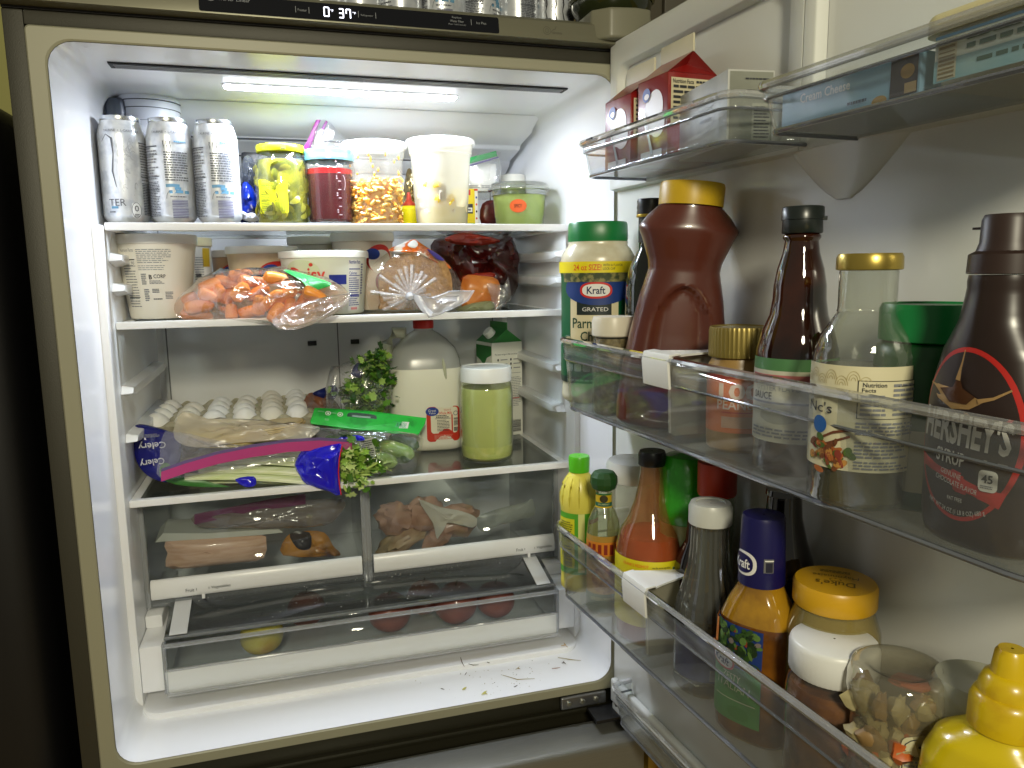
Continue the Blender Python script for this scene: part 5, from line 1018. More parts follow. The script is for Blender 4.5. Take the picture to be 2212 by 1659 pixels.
# ================================================================ DOOR BINS
def bin_(s0, s1, D, z0, z1, label, flare=.006, rc=.045, nm='door_bin'):
    o = dw(s0, 0, z0); t = thing(nm, label, 'door bin', o, DRZ, 'clear bins hung on the door'); L = s1-s0; H = z1-z0
    def path(e, inset=0):
        D_ = D+e-inset; a0 = -e+inset; a1 = L+e-inset; pts = [(a0, -.004)]
        for k in range(9): a = pi+pi/2*k/8; pts.append((a0+rc+rc*cos(a), -D_+rc+rc*sin(a)))
        n = max(2, int(L/.06))
        for k in range(1, n): pts.append((a0+rc+(a1-a0-2*rc)*k/n, -D_))
        for k in range(9): a = 3*pi/2+pi/2*k/8; pts.append((a1-rc+rc*cos(a), -D_+rc+rc*sin(a)))
        pts.append((a1, -.004)); return pts
    m = MB(); rings = []
    for z, e in ((.003, -.002), (.010, 0), (H*.72, flare*.55), (H*.74, flare), (H, flare)): rings.append([(x, y, z) for x, y in path(e)])
    m.loft(rings, closed=False); m.build('bin_wall', CLEAR, t, solid=.0022)
    m = MB(); pf = path(-.003); m.add([(x, y, .004) for x, y in pf], [tuple(range(len(pf)))]); m.build('bin_floor', CLEARF, t, solid=.002, smooth=False)
    m = MB(); m.tube([(x, y, H) for x, y in path(flare+.001)], .0042, 8); m.build('bin_rim', RIMP, t)
    m = MB(); m.tube([(x, y, .003) for x, y in path(-.001)], .0022, 6); m.build('bottom_edge', EDGEP, t)
    m = MB(); m.tube([(x, y, H*.73) for x, y in path(flare*.8)], .0016, 6); m.build('moulded_ridge', EDGEP, t)
    return t
ZM, ZB, ZT = .4875, .209, .797
bin_(.062, .765, .130, ZM-.004, .580, 'long middle clear door bin holding the ketchup, sauces and syrup')
bin_(.045, .765, .130, ZB-.004, .309, 'long lower clear door bin holding mustard, dressing and small bottles')
bin_(.092, .400, .106, ZT-.004, .838, 'short clear upper door bin holding the red cartons and grey box', rc=.02)
bin_(.462, .765, .112, ZT-.008, .831, 'short clear upper door bin at the right with the cream cheese and pale tub', rc=.012)
t = bin_(.060, .765, .034, -.024, .034, 'low clear guard at the foot of the door, empty', rc=.02, flare=.006)
def divider(sc, zr, D, z0, label):
    t = thing('bin_divider', label, 'bin divider', dw(sc, 0, z0), DRZ, 'white sliding dividers clipped on the bin rims'); H = zr-z0; w_ = .026
    m = MB(); rg = []
    for x in (-w_, -w_*.96, w_*.96, w_): rg.append([(x, y, z) for y, z in [(-D-.0095, H-.030), (-D-.012, H-.004), (-D-.0095, H+.0065), (-D+.004, H+.0078), (-D+.0045, H+.0055), (-D-.006, H+.0045), (-D-.0085, H-.004), (-D-.0065, H-.030)]])
    m.loft(rg); m.build('clip', WCAP, t, bevel=.0012)
    m = MB(); rg = []
    for k in range(12):
        a = k/11; hw = .0255*(1-.62*min(1, a*2.4)**.8)+.001; y = -D+.004+(D-.012)*a; rg.append([(-hw, y, H+.0062-.002*a), (hw, y, H+.0062-.002*a), (hw, y, H+.0040-.002*a), (-hw, y, H+.0040-.002*a)])
    m.loft(rg); m.build('top_arm', WCAP, t)
    m = MB(); q = [(-D+.008, .012), (-D+.014, .006), (-.02, .006), (-.012, .012), (-.012, H), (-D+.006, H)]; m.loft([[(x, y, z) for y, z in q] for x in (.0-.0010, .0010)]); m.build('divider_plate', T('divider_frost', '#dcdbd2', .52, .2, '#c7c4b4', trl=.4), t, bevel=.0004)
    m = MB(); m.tube([(0, -D+.0095, .010), (0, -D+.0065, H)], .0016, 6); m.build('plate_edge', T('plate_edge_clear', '#f0f0ea', .6, .1, '#eceae0'), t); return t
divider(.330, .580, .130, ZM, 'white divider clipped over the middle bin rim beside the ketchup'); divider(.290, .309, .130, ZB, 'white divider clipped over the lower bin rim beside the hot sauce')
def put(xl, xr, yt, d, z, ymid=None, r=None):
    """position on a door bin: picture left/right/top, distance d off the door and base height"""
    ym = ymid or (yt+120); p = onD((xl+xr)/2, ym, d)
    for _ in range(3):
        dep = (p-CAM).dot(CF)
        q = onD((xl+xr)/2, ym, d); p = q
    top = onD((xl+xr)/2, yt, d); dep = (p-CAM).dot(CF); return (p.x, p.y, z), (r or (xr-xl)/2/FPX*dep), top.z-z
def scale(pr, r, h): return [(a*r, b*h) for a, b in pr]
# parmesan
pos, r, h = put(1212, 1370, 481, .062, ZM, 640)
def parm(t, r, h, full=True):
    hb = h-.027; pr = scale([(.88, 0), (.97, .02), (.98, .05), (.95, .12), (.98, .16), (.98, .78), (1.0, .81), (1.0, .875), (.98, .915), (.88, .955), (.80, .975), (.80, 1.0)], r, hb)
    m = MB(); m.lathe(pr, 44, n=2.3); m.build('cheese_bottle', P('parm_bottle', '#d9d4bb', .25, noise_=(70, '#d2cbaf', .4, .6)), t, angle=60)
    m = MB(); m.lathe([(r*.76, hb-.001), (r*.79, hb), (r*.80, hb+.006), (r*.79, hb+.024), (r*.76, hb+.027), (.001, hb+.027)], 56, ribs=(0, .006), n=2.3, caps=(False, False)); m.build('cap', P('green_cap', '#137a3c', .35), t, angle=50)
    if full:
        lb = Label(cyl(pr, n=2.3), .0006); u_ = r*1.45
        lb.rect(-u_, hb*.13, u_, hb*.81, P('parm_green', '#0f5a34', .4), 0); lb.rect(-r*.75, hb*.30, r*.55, hb*.81, P('parm_cheese', '#ddd2ac', .45), 1); lb.rect(-r*.55, hb*.555, r*.36, hb*.70, P('parm_black', '#1f2a26', .4), 2)
        lb.oval(0, hb*.715, r*.92, hb*.100, P('parm_blue', '#203c80', .4), 3); lb.rect(-r*1.0, hb*.755, r*1.0, hb*.815, P('parm_mixed', '#3f4a2c', .5, noise_=(120, '#8f8a54', .45, .6)), 4)
        lb.rect(-u_, hb*.81, u_, hb*.878, P('parm_yellow', '#ecd914', .4), 4); lb.text('24 oz SIZE!', -r*.26, hb*.843, r*.70, hb*.036, P('orange_ink', '#df5a1e', .5), 5, bold=.012); lb.text('WITH A FLAVOR', r*.38, hb*.855, r*.50, hb*.015, INK, 5); lb.text('LOCK CAP', r*.28, hb*.834, r*.30, hb*.015, INK, 5)
        lb.oval(-r*.04, hb*.705, r*.41, hb*.050, P('kraft_red', '#d12a1c', .4), 5, pw=.8); lb.oval(-r*.04, hb*.705, r*.35, hb*.038, WHITE, 6, pw=.8); lb.text('Kraft', -r*.04, hb*.705, r*.46, hb*.045, P('kraft_navy', '#15234a', .4), 7, bold=.015)
        lb.text('GRATED', -r*.06, hb*.590, r*.66, hb*.024, WHITE, 5); PG = P('parm_text', '#17402a', .5)
        lb.text('Parmesan', -r*.10, hb*.505, r*1.12, hb*.062, PG, 4, bold=.01); lb.text('Cheese', -r*.02, hb*.425, r*.84, hb*.058, PG, 4, bold=.01)
        lb.bars(r*.76, hb*.56, r*.97, hb*.67, INK, 12, False, bg=WHITE, L=4)
        lb.rect(-u_, hb*.13, -r*.0, hb*.36, P('parm_green', '#0f5a34', .4), 2)
        for k in range(4): lb.blob(rrect(-r*.86+k*r*.24, hb*.205, -r*.66+k*r*.24, hb*.25, .002, 2), P('parm_badge', '#8fa898', .5), 4, rings=2)
        lb.rect(-u_, hb*.13, u_*.8, hb*.17, P('parm_dark', '#243230', .4), 3); lb.words(-r*.86, hb*.14, r*.1, hb*.16, 1, P('parm_badge', '#8fa898', .5), 5)
        lb.build('label', t)
t = thing('cheese_shaker', 'large grated parmesan shaker with a green cap at the hinge end of the middle bin', 'cheese shaker', pos, face(pos, 0)); parm(t, r, h)
# small jar
pos, r, h = put(1280, 1368, 681, .104, ZM, 780); r = .0265
t = thing('small_jar', 'small glass jar of brown seeds with a cream ribbed lid in front of the parmesan', 'jar', pos, face(pos))
pr = scale([(.86, 0), (1, .04), (1, .72), (.9, .78), (.88, .84)], r, h)
m = MB(); m.lathe(pr, 36); m.build('jar_glass', GLASS, t); m = MB(); m.lathe([(a*.93, b*.9+.003) for a, b in pr], 32); m.build('seeds', P('brown_seeds', '#8b7a50', .6, noise_=(160, '#5f5232', .4, .6), bump=(200, .8)), t)
m = MB(); m.lathe([(r*.98, h*.80), (r*1.02, h*.81), (r*1.02, h*.95), (r*.95, h*.99), (.001, h)], 40, ribs=(0, .01), caps=(False, False)); m.build('lid', P('cream_lid', '#dcd6c2', .35), t)
# wine-like oil bottle behind
pos, r, h = put(1378, 1436, 430, .040, ZM, 520); r = .031
t = thing('oil_bottle', 'dark green glass bottle with a black cap and gold ring behind the ketchup', 'bottle', (pos[0]-.002, pos[1], ZM), face(pos))
hh = h; m = MB(); m.lathe([(.028, 0), (.031, .004), (.031, hh*.60), (.027, hh*.68), (.015, hh*.77), (.0130, hh*.83), (.0130, hh*.88)], 36); m.build('glass_body', P('dark_green_glass', '#161c0e', .06, coat=1), t)
m = MB(); m.lathe([(.0150, hh*.80), (.0150, hh*.915), (.0175, hh*.918), (.0175, hh*.935)], 36); m.build('neck_wrap', P('black_foil', '#15161a', .35), t); m = MB(); m.lathe([(.0178, hh*.916), (.0180, hh*.920), (.0180, hh*.926), (.0178, hh*.929)], 36); m.build('gold_ring', P('gold_ring', '#b59b3c', .3, metal=.6), t)
m = MB(); m.lathe([(.0170, hh*.930), (.0175, hh*.94), (.0168, hh*.95), (.0175, hh*.96), (.0168, hh*.975), (.0172, hh*.99), (.016, hh), (.001, hh)], 36, caps=(False, False)); m.build('cap', P('black_cap', '#16171a', .35), t)
# big sauce bottle (pinched)
pos, r, h = put(1324, 1562, 393, .074, ZM, 880)
t = thing('sauce_bottle', 'big waisted bottle of reddish brown sauce with a yellow ribbed cap', 'sauce bottle', (pos[0], pos[1], ZM), face(pos, 6)); t.rotation_euler = (0, rad(4.8), t.rotation_euler[2])
H_ = h-.026; KP = [(.056, .030, 0, 2.4), (.064, .036, .02, 2.6), (.0655, .039, .09, 2.8), (.063, .038, .25, 2.8), (.057, .035, .42, 2.6), (.050, .033, .58, 2.5), (.0420, .031, .71, 2.3), (.0435, .032, .75, 2.3), (.0535, .037, .85, 2.4), (.0585, .0385, .885, 2.3), (.0575, .038, .90, 2.2), (.048, .035, .95, 2), (.0375, .033, .988, 2), (.034, .033, 1.0, 2)]
def kring(a, b, z, n, dent=0):
    out = []
    for k in range(56):
        th = 2*pi*k/56; c_, s_ = cos(th), sin(th); q = (abs(c_)**n+abs(s_)**n)**(-1/n); x, y = q*c_*a, q*s_*b
        if dent and y < 0:
            wl = a*.62*(math.sqrt(max(0, 1-((z/H_-.47)/.17)**2)) if z/H_ > .47 else 1); w2 = min(1, max(0, (wl-abs(x))/.007)); y += dent*w2*w2*(3-2*w2)
        out.append((x, y, z))
    return out
def kint(z):
    for p, q in zip(KP, KP[1:]):
        if p[2] <= z <= q[2]:
            s_ = (z-p[2])/(q[2]-p[2]); return [p[i]+(q[i]-p[i])*s_ for i in (0, 1, 3)]
m = MB(); rg = []
for k in range(91):
    z = k/90; a, b, n = kint(z); dt = .010*max(0, min(1, (z-.04)/.04)) if z < .645 else 0; rg.append(kring(a*.98, b, z*H_, n, dt))
m.loft(rg); m.build('bottle_body', P('bbq_sauce', '#5e2c1e', .28, coat=.4, noise_=(5, '#4a2218', .35, .65), sss=.05), t, angle=70)
m = MB(); m.lathe([(.0365, H_-.002), (.0368, H_+.020), (.0355, H_+.0238), (.001, H_+.024)], 72, ribs=(0, .008), caps=(False, False)); m.build('cap', P('mustard_cap', '#c9a51e', .4), t, angle=50)
# peanut butter
pos, r, h = put(1530, 1662, 703, .072, ZM, 800)
t = thing('peanut_jar', 'jar of peanut butter powder with a gold ribbed lid and orange label, by the divider', 'jar', pos, face(pos, 0)); r *= 1.0
pr = scale([(.85, 0), (.98, .03), (1.0, .1), (1.0, .62), (.96, .70), (.84, .745), (.84, .78)], r, h)
m = MB(); m.lathe(pr, 40); m.build('jar_body', P('peanut_powder', '#a3824a', .3, noise_=(26, '#8a6a38', .4, .6)), t)
m = MB(); m.lathe([(r*.94, h*.755), (r*.97, h*.76), (r*.97, h*.965), (r*.94, h*.995), (r*.90, h*.985), (.001, h*.985)], 96, ribs=(0, .012), caps=(False, False)); m.build('lid', P('gold_lid', '#8c7b3c', .35, metal=.5), t, angle=40)
lb = Label(cyl(pr), .0006); OR = P('peanut_orange', '#e07a3a', .4); lb.rect(-r*1.4, h*.17, r*1.4, h*.60, OR, 0); lb.rect(-r*1.4, h*.60, r*1.4, h*.645, P('red_band', '#a8301c', .4), 1); WB = P('white_on_orange', '#f2dccb', .4)
lb.text('100', r*.05, h*.50, r*1.3, h*.13, WB, 2, bold=.03); lb.text('PEANUT', r*.05, h*.395, r*1.4, h*.075, WB, 2, bold=.015); lb.rect(-r*.5, h*.33, r*1.1, h*.338, RED, 2); lb.rect(-r*.5, h*.21, r*.9, h*.30, P('pale_brown', '#cfa587', .5), 1); lb.build('label', t)
# brown soy bottle
pos, r, h = put(1640, 1800, 448, .078, ZM, 800); BG = P('amber_glass', '#1c0b05', .05, coat=1.0, noise_=(14, '#3a1707', .4, .65))
t = thing('sauce_bottle', 'tall amber glass bottle with a dark flip cap and green topped label', 'sauce bottle', pos, face(pos, 0)); r = .0365
pr = scale([(.88, 0), (1.0, .02), (1.0, .40), (.98, .47), (.86, .54), (.70, .60), (.64, .66), (.63, .71), (.56, .77), (.44, .83), (.40, .87), (.40, .875), (.45, .885), (.45, .893), (.40, .90), (.38, .94)], r, h)
m = MB(); m.lathe(pr, 44); m.build('glass_body', BG, t, angle=60)
m = MB(); m.lathe([(r*.46, h*.902), (r*.48, h*.905), (r*.47, h*.95), (r*.50, h*.952), (r*.49, h*.995), (r*.46, h), (.001, h)], 48, ribs=(0, .008), caps=(False, False)); m.build('cap', P('charcoal_cap', '#1e2422', .3), t, angle=50)
m = MB(); m.box(r*.30, -.006, h*.948, r*.56, .006, h*.962); m.build('cap_tab', P('charcoal_cap', '#1e2422', .3), t)
lb = Label(cyl(pr), .0005); lb.rect(-r*1.5, h*.13, r*1.5, h*.400, P('sauce_label', '#c9c7b4', .45), 0); lb.rect(-r*1.5, h*.400, r*1.5, h*.445, P('sage_green', '#4f8050', .4), 0); lb.rect(-r*1.3, h*.355, r*.5, h*.385, P('faded_red', '#b86a6a', .5), 1); lb.text('OYSTER FLAVORED', -r*.3, h*.335, r*1.5, h*.020, INKG, 2); lb.text('SAUCE', -r*.85, h*.305, r*.60, h*.028, INK, 2, bold=.01); lb.rect(-r*1.4, h*.275, r*.8, h*.283, INKG, 1); lb.oval(-r*.4, h*.23, r*.5, h*.03, P('pale_motif', '#a8a99c', .5), 1); lb.words(-r*1.2, h*.145, r*.6, h*.185, 3, INKG, 2); lb.build('label', t)
# teriyaki glass bottle
pos, r, h = put(1768, 1957, 548, .098, ZM, 850)
t = thing('sauce_bottle', 'clear glass sauce bottle with a gold lid and cream Nutrition Facts label', 'sauce bottle', pos, face(pos, 2)); r = .0385
pr = scale([(.86, 0), (1.0, .025), (1.0, .52), (.985, .60), (.86, .68), (.66, .74), (.56, .77), (.575, .775), (.56, .782), (.555, .80), (.555, .93), (.53, .95)], r, h)
m = MB(); m.lathe(pr, 44, caps=(True, False)); m.build('glass_body', T('sauce_glass', '#eef0e8', .07, .03, '#dfe2d4', refl=2.2, bump=(50, .25)), t, angle=60)
m = MB(); m.lathe([(a*.95, b+.002) for a, b in pr[:3]]+[(r*.94, h*.555), (.001, h*.556)], 40, caps=(True, False)); m.build('sauce', P('dark_marinade', '#34341f', .2, noise_=(22, '#4a4730', .4, .6)), t)
m = MB(); m.lathe([(r*.58, h*.935), (r*.625, h*.938), (r*.63, h*.945), (r*.625, h*.985), (r*.59, h), (.001, h)], 44, caps=(False, False)); m.build('lid', P('gold_metal_lid', '#b09a4a', .28, metal=.75), t, angle=50)
lb = Label(cyl(pr), .0006); CL = P('cream_label', '#d9d2ae', .5); lb.rect(-r*1.55, h*.165, r*1.55, h*.575, CL, 0)
for k in range(7):
    for q in range(3): lb.ring(-r*(1.3-k*.22), h*(.50+.02*(k % 2)), r*.04*(q+1), h*.012*(q+1), .0004, P('wave_gold', '#b3a36c', .5), 1, 10, 0, pi)
lb.rect(-r*.12, h*.375, r*1.3, h*.523, P('box_line', '#3a382c', .5), 1); lb.rect(-r*.10, h*.378, r*1.3, h*.520, CL, 2)
lb.text('Nutrition', r*.18, h*.507, r*.42, h*.017, INK, 3, bold=.015); lb.text('Facts', r*.08, h*.487, r*.24, h*.015, INK, 3, bold=.015); lb.words(-r*.06, h*.385, r*.44, h*.472, 5, INKG, 3, seed=3, mn=.3); lb.words(r*.52, h*.385, r*1.2, h*.515, 7, INKG, 3, seed=4, mn=.3)
for v in (.500, .430): lb.rect(r*.52, h*v, r*1.2, h*v+.0009, INK, 3)
lb.text("Nc's", -r*.88, h*.405, r*.62, h*.042, INK, 3, bold=.004); lb.words(-r*.12, h*.31, r*1.1, h*.365, 4, INKG, 3, seed=5); lb.words(-r*.12, h*.22, r*.9, h*.29, 5, INKG, 3, seed=6); lb.words(-r*.12, h*.175, r*1.0, h*.212, 3, INKG, 3, seed=7)
lb.oval(-r*.86, h*.335, r*.18, h*.035, P('label_blue', '#1f5aa0', .4), 2)
FD = [P('food_orange', '#a8602c', .5), P('food_brown', '#6e4024', .5), P('food_green', '#4a6428', .5), P('food_gold', '#b88440', .5), P('food_red', '#86382a', .5)]; R = random.Random(4)
for k in range(60): lb.oval(-r*.66+R.gauss(0, r*.20), h*.22+R.gauss(0, h*.032), R.uniform(.0022, .0052), R.uniform(.0012, .003), FD[k % 5], 2+k % 4, 9, 2, rot=R.uniform(0, 3))
lb.line([(-r*.9, h*.27), (-r*.5, h*.315), (-r*.2, h*.33)], .0018, P('chopstick', '#6a3a24', .5), 6); lb.line([(-r*.8, h*.25), (-r*.2, h*.305)], .0018, P('chopstick', '#6a3a24', .5), 6); lb.build('label', t)
# second green-capped shaker
pos, r, h = put(1928, 2070, 652, .052, ZM, 900); t = thing('cheese_shaker', 'green bottomed cheese shaker half hidden between the gold lidded bottle and the syrup', 'cheese shaker', pos, face(pos)); r = .040
pr = scale([(.9, 0), (1, .03), (1, .74), (.95, .79), (.86, .81)], r, h); m = MB(); m.lathe(pr, 36); m.build('bottle_body', P('shaker_green', '#0c4a1c', .35), t)
m = MB(); m.lathe([(r*.92, h*.815), (r*.94, h*.82), (r*.94, h*.97), (r*.90, h*.995), (r*.88, h*.985), (.001, h*.985)], 48, ribs=(0, .006), caps=(False, False)); m.build('cap', P('green_cap', '#137a3c', .35), t)
m = MB(); m.lathe([(r*1.003, h*.10), (r*1.003, h*.40)], 36, caps=(False, False)); m.build('cream_band', P('shaker_cream', '#b8b494', .4), t)
# chocolate syrup
pos, r, h = put(2018, 2278, 465, .095, ZM, 900)
t = thing('syrup_bottle', 'dark brown chocolate syrup bottle with a red ringed oval label at the right edge', 'syrup bottle', (pos[0]+.0, pos[1], ZM), face(pos, -36)); CHO = P('syrup_brown', '#241813', .28, noise_=(5, '#2e211b', .4, .6))
Hs = h; SP = [(0.0331, 0.0209, 0, 2.4), (0.0406, 0.0256, .02, 2.4), (0.0427, 0.0285, .08, 2.4), (0.0430, 0.0294, .30, 2.3), (0.0410, 0.0294, .48, 2.2), (0.0347, 0.0276, .60, 2.1), (0.0248, 0.0247, .69, 2), (0.0225, 0.0225, .75, 2), (0.0210, 0.0210, .80, 2), (0.0225, 0.0225, .815, 2), (0.0210, 0.0210, .825, 2)]
def sring(z, SP=SP):
    for p, q in zip(SP, SP[1:]):
        if p[2] <= z <= q[2]: s_ = (z-p[2])/(q[2]-p[2]); return [p[i]+(q[i]-p[i])*s_ for i in (0, 1, 3)]
    return SP[-1][0], SP[-1][1], 2
m = MB(); m.loft([kring(sring(z)[0], sring(z)[1], z*Hs, sring(z)[2]) for z in [k*.825/44 for k in range(45)]]); m.build('bottle_body', CHO, t, angle=70)
m = MB(); m.lathe([(.0215, Hs*.828), (.0225, Hs*.83), (.0220, Hs*.885), (.018, Hs*.895)], 60, ribs=(0, .012)); m.build('cap_collar', P('cap_brown', '#32241f', .4), t, angle=50)
m = MB(); m.lathe([(.0185, Hs*.89), (.0165, Hs*.92), (.0160, Hs*.985), (.0145, Hs), (.001, Hs)], 32, caps=(False, False)); m.box(-.024, -.003, Hs*.960, -.014, .003, Hs*.967); m.build('cap', P('cap_brown', '#32241f', .4), t)
def syf(u, v, o):
    a, b, n = sring(max(0, min(.82, v/Hs))); uu = max(-.995, min(.995, u/a)); y = -b*(1-abs(uu)**n)**(1/n); return (u*1.0, y-o*1.4, v)
lb = Label(lambda u, v, o: syf(u*.90, v, o), .0007); SR = P('syrup_red', '#b5241c', .4); SD = P('syrup_label', '#2a1d19', .4); SW = P('silver_ink', '#c9c5bd', .4)
cv = Hs*.355; rv = Hs*.262; lb.oval(0, cv, .0405, rv, SR, 0, 56, 8); lb.oval(0, cv, .0375, rv-.003, SD, 1, 56, 8)
lb.text("HERSHEY'S", .001, cv+.004, .067, .022, SW, 3, rot=-.06, bold=.03); lb.text('SYRUP', -.006, cv-.0155, .024, .0095, SW, 3, rot=-.06, bold=.02)
lb.blob([(-.0355, cv-.018), (.0, cv-.024), (.0335, cv-.033), (.0300, cv-.043), (.0, cv-.038), (-.034, cv-.026)], SR, 2, rings=4); lb.text('GENUINE', -.004, cv-.0265, .017, .0035, SW, 4, rot=-.15); lb.text('CHOCOLATE FLAVOR', .000, cv-.0325, .034, .0036, SW, 4, rot=-.15)
lb.blob(rrect(.017, cv-.033, .029, cv-.019, .003, 3), P('badge_white', '#dcd9cf', .5), 4, rings=3); lb.text('45', .023, cv-.0245, .007, .0055, INK, 5, bold=.02); lb.words(.019, cv-.031, .027, cv-.0285, 2, INKG, 5)
lb.text('FAT FREE', .0, cv-.043, .012, .0026, SW, 3); lb.text('NET WT 24 OZ (1 LB 8 OZ) 680 g', .0, cv-.052, .046, .004, SW, 3, arc=-.055)
GO = P('spoon_gold', '#b08d5c', .3, metal=.3); lb.blob([(-.034, cv+.0315), (-.020, cv+.031), (-.006, cv+.030), (.010, cv+.026), (.016, cv+.024), (.006, cv+.018), (-.008, cv+.0165), (-.022, cv+.022)], GO, 2, rings=3); lb.blob([(-.020, cv+.029), (-.008, cv+.031), (-.004, cv+.040), (.000, cv+.031), (.010, cv+.0265), (.004, cv+.021), (-.010, cv+.021)], P('syrup_pool', '#4a2e1c', .2), 3, rings=3)
lb.line([(.012, cv+.024), (.022, cv+.027), (.031, cv+.033)], [.003, .0018, .0012], GO, 3); lb.line([(-.001, cv+.056), (-.002, cv+.048), (-.003, cv+.043), (-.004, cv+.036)], [.0008, .0012, .0020, .0040], GO, 4); lb.build('label', t)
# ---- lower bin
def bottle(nm, label, cat, xl, xr, yt, d, z, ym, r, prof, mat, seg=40, off=0, group=None, angle=60, caps=(True, True), **kw):
    pos, r0, h = put(xl, xr, yt, d, z, ym); r = r or r0; t = thing(nm, label, cat, pos, face(pos, off), group); pr = scale(prof, r, h)
    m = MB(); m.lathe(pr, seg, caps=caps, **kw); m.build('bottle_body', mat, t, angle=angle); return t, r, h, pr
t, r, h, pr = bottle('lime_bottle', 'yellow ribbed lemon juice bottle with a bright green cap at the hinge end', 'juice bottle', 1210, 1292, 984, .098, ZB, 1110, .0275, [(.85, 0), (.98, .02), (1, .06), (.97, .08), (.97, .60), (1.0, .62), (1.02, .66), (.98, .74), (.80, .82), (.55, .87), (.47, .885)], P('lemon_yellow', '#e3d75c', .3, sss=.1))
m = MB()
for k in range(12): a = 2*pi*k/12; m.tube([((r*q+.0001)*cos(a), (r*q+.0001)*sin(a), z*h) for q, z in ((1.015, .645), (.985, .72), (.86, .795), (.66, .85))], [.0005, .0016, .0014, .0004], 6)
m.build('moulded_ribs', P('lemon_rib', '#cdbf45', .3), t, kind='stuff')
m = MB(); m.lathe([(r*.50, h*.882), (r*.54, h*.885), (r*.56, h*.985), (r*.52, h), (.001, h)], 40, caps=(False, False)); m.build('cap', P('lime_cap', '#58bf1e', .3, sss=.1), t, angle=50)
lb = Label(cyl(pr), .0005); LG = P('lime_green', '#57a82c', .4); LY = P('lemon_label', '#dcd62a', .4)
lb.rect(-r*1.5, h*.14, r*1.5, h*.60, LG, 0); lb.rect(-r*1.5, h*.19, -r*.25, h*.56, LY, 1); lb.rect(-r*.05, h*.16, r*.30, h*.60, P('lemon_stripe', '#dfe08a', .4), 1); lb.rect(r*.52, h*.19, r*1.5, h*.55, LY, 1); lb.rect(r*.52, h*.52, r*1.5, h*.55, P('label_brick', '#a03a24', .5), 2)
lb.words(-r*1.2, h*.41, -r*.35, h*.54, 8, P('olive_ink', '#7a7a24', .5), 2, seed=3); lb.words(-r*.9, h*.30, -r*.35, h*.36, 3, P('olive_ink', '#7a7a24', .5), 2, seed=4); lb.bars(-r*.95, h*.20, -r*.38, h*.30, P('barcode_grey', '#55585a', .5), 14, False, seed=3); lb.build('label', t)
t, r, h, pr = bottle('hot_sauce_bottle', 'small hot sauce bottle with a round dark green wooden cap', 'hot sauce', 1270, 1338, 1017, .104, ZB, 1140, .0225, [(.9, 0), (1, .02), (1, .58), (.92, .66), (.70, .72), (.54, .755), (.50, .77), (.48, .87)], T('hot_glass', '#e3e6d0', .16, .04, '#b9bd94', refl=2))
m = MB(); m.lathe([(r*.92, .003), (r*.93, h*.50), (.001, h*.505)], 32, caps=(True, False)); m.build('green_sauce', P('green_pepper_sauce', '#6f6a3c', .35, noise_=(40, '#56532c', .4, .6)), t)
m = MB(); m.lathe([(r*.42, h*.868), (r*.72, h*.885), (r*.82, h*.92), (r*.80, h*.965), (r*.62, h*.995), (r*.5, h), (.001, h)], 12, caps=(False, False)); m.build('round_cap', P('forest_cap', '#1f4a1c', .5), t, angle=20)
lb = Label(cyl([(r*.54, h*.755), (r*.50, h*.77), (r*.48, h*.87)]), .0004); lb.rect(-.014, h*.758, .014, h*.850, P('neck_yellow', '#cfae1e', .4), 0); lb.rect(-.014, h*.768, .014, h*.795, P('neck_teal', '#1f5f4a', .4), 1); lb.oval(0, h*.820, .006, .005, P('neck_art', '#3a3414', .5), 1); lb.text('JALAPENO', 0, h*.782, .016, .0028, P('neck_pale', '#d8dcb0', .5), 2); lb.rect(-.014, h*.845, .014, h*.856, P('neck_green', '#2c6a34', .5), 1); lb.build('neck_label', t)
lb = Label(cyl(pr), .0005); lb.rect(-r*1.5, h*.04, r*1.5, h*.575, P('hot_label', '#b08a3a', .4), 0); lb.rect(-r*1.5, h*.44, r*1.5, h*.535, P('hot_orange', '#d9862a', .4), 1); lb.text('GREEN PEPPER', 0, h*.135, r*1.5, h*.022, P('neck_pale', '#d8dcb0', .5), 3); lb.text('HOT SAUCE', -r*.3, h*.415, r*1.2, h*.022, INK, 3); lb.oval(0, h*.27, r*.7, h*.10, P('hot_portrait', '#8a5a38', .5, noise_=(120, '#c29a6a', .4, .6)), 2); lb.rect(-r*1.5, h*.04, r*1.5, h*.17, P('label_sage', '#44634a', .4), 2)
for u in range(6): lb.rect(-r*1.0+u*r*.34, h*.45, -r*.80+u*r*.34, h*.52, P('hot_letter', '#8a2a18', .5), 2)
lb.build('label', t)
t, r, h, pr = bottle('hot_sauce_bottle', 'round shouldered bottle of orange red hot sauce with a black cap and yellow label', 'hot sauce', 1330, 1482, 972, .080, ZB, 1170, .0445, [(.86, 0), (.98, .02), (1, .05), (1, .44), (.98, .50), (.86, .58), (.62, .66), (.47, .74), (.38, .82), (.335, .88), (.32, .93)], T('sauce_neck_glass', '#f2dcc0', .28, .05, '#c98c52', refl=2.2, trl=.3))
m = MB(); m.lathe([(a*.97, b+.002) for a, b in pr[:4]]+[(r*.955, h*.50), (r*.86, h*.565), (.001, h*.566)], 40, caps=(True, False)); m.build('hot_sauce', P('orange_red_sauce', '#b84414', .25, noise_=(8, '#7c2408', .4, .6)), t)
m = MB(); m.lathe([(r*.36, h*.925), (r*.385, h*.93), (r*.385, h*.985), (r*.35, h), (.001, h)], 40, caps=(False, False)); m.build('cap', P('black_cap', '#16171a', .35), t, angle=50)
lb = Label(cyl(pr), .0006); lb.rect(-r*1.55, h*.12, r*1.55, h*.47, P('hot_yellow', '#d9cc1a', .4), 0); OI = P('orange_ink', '#df5a1e', .5)
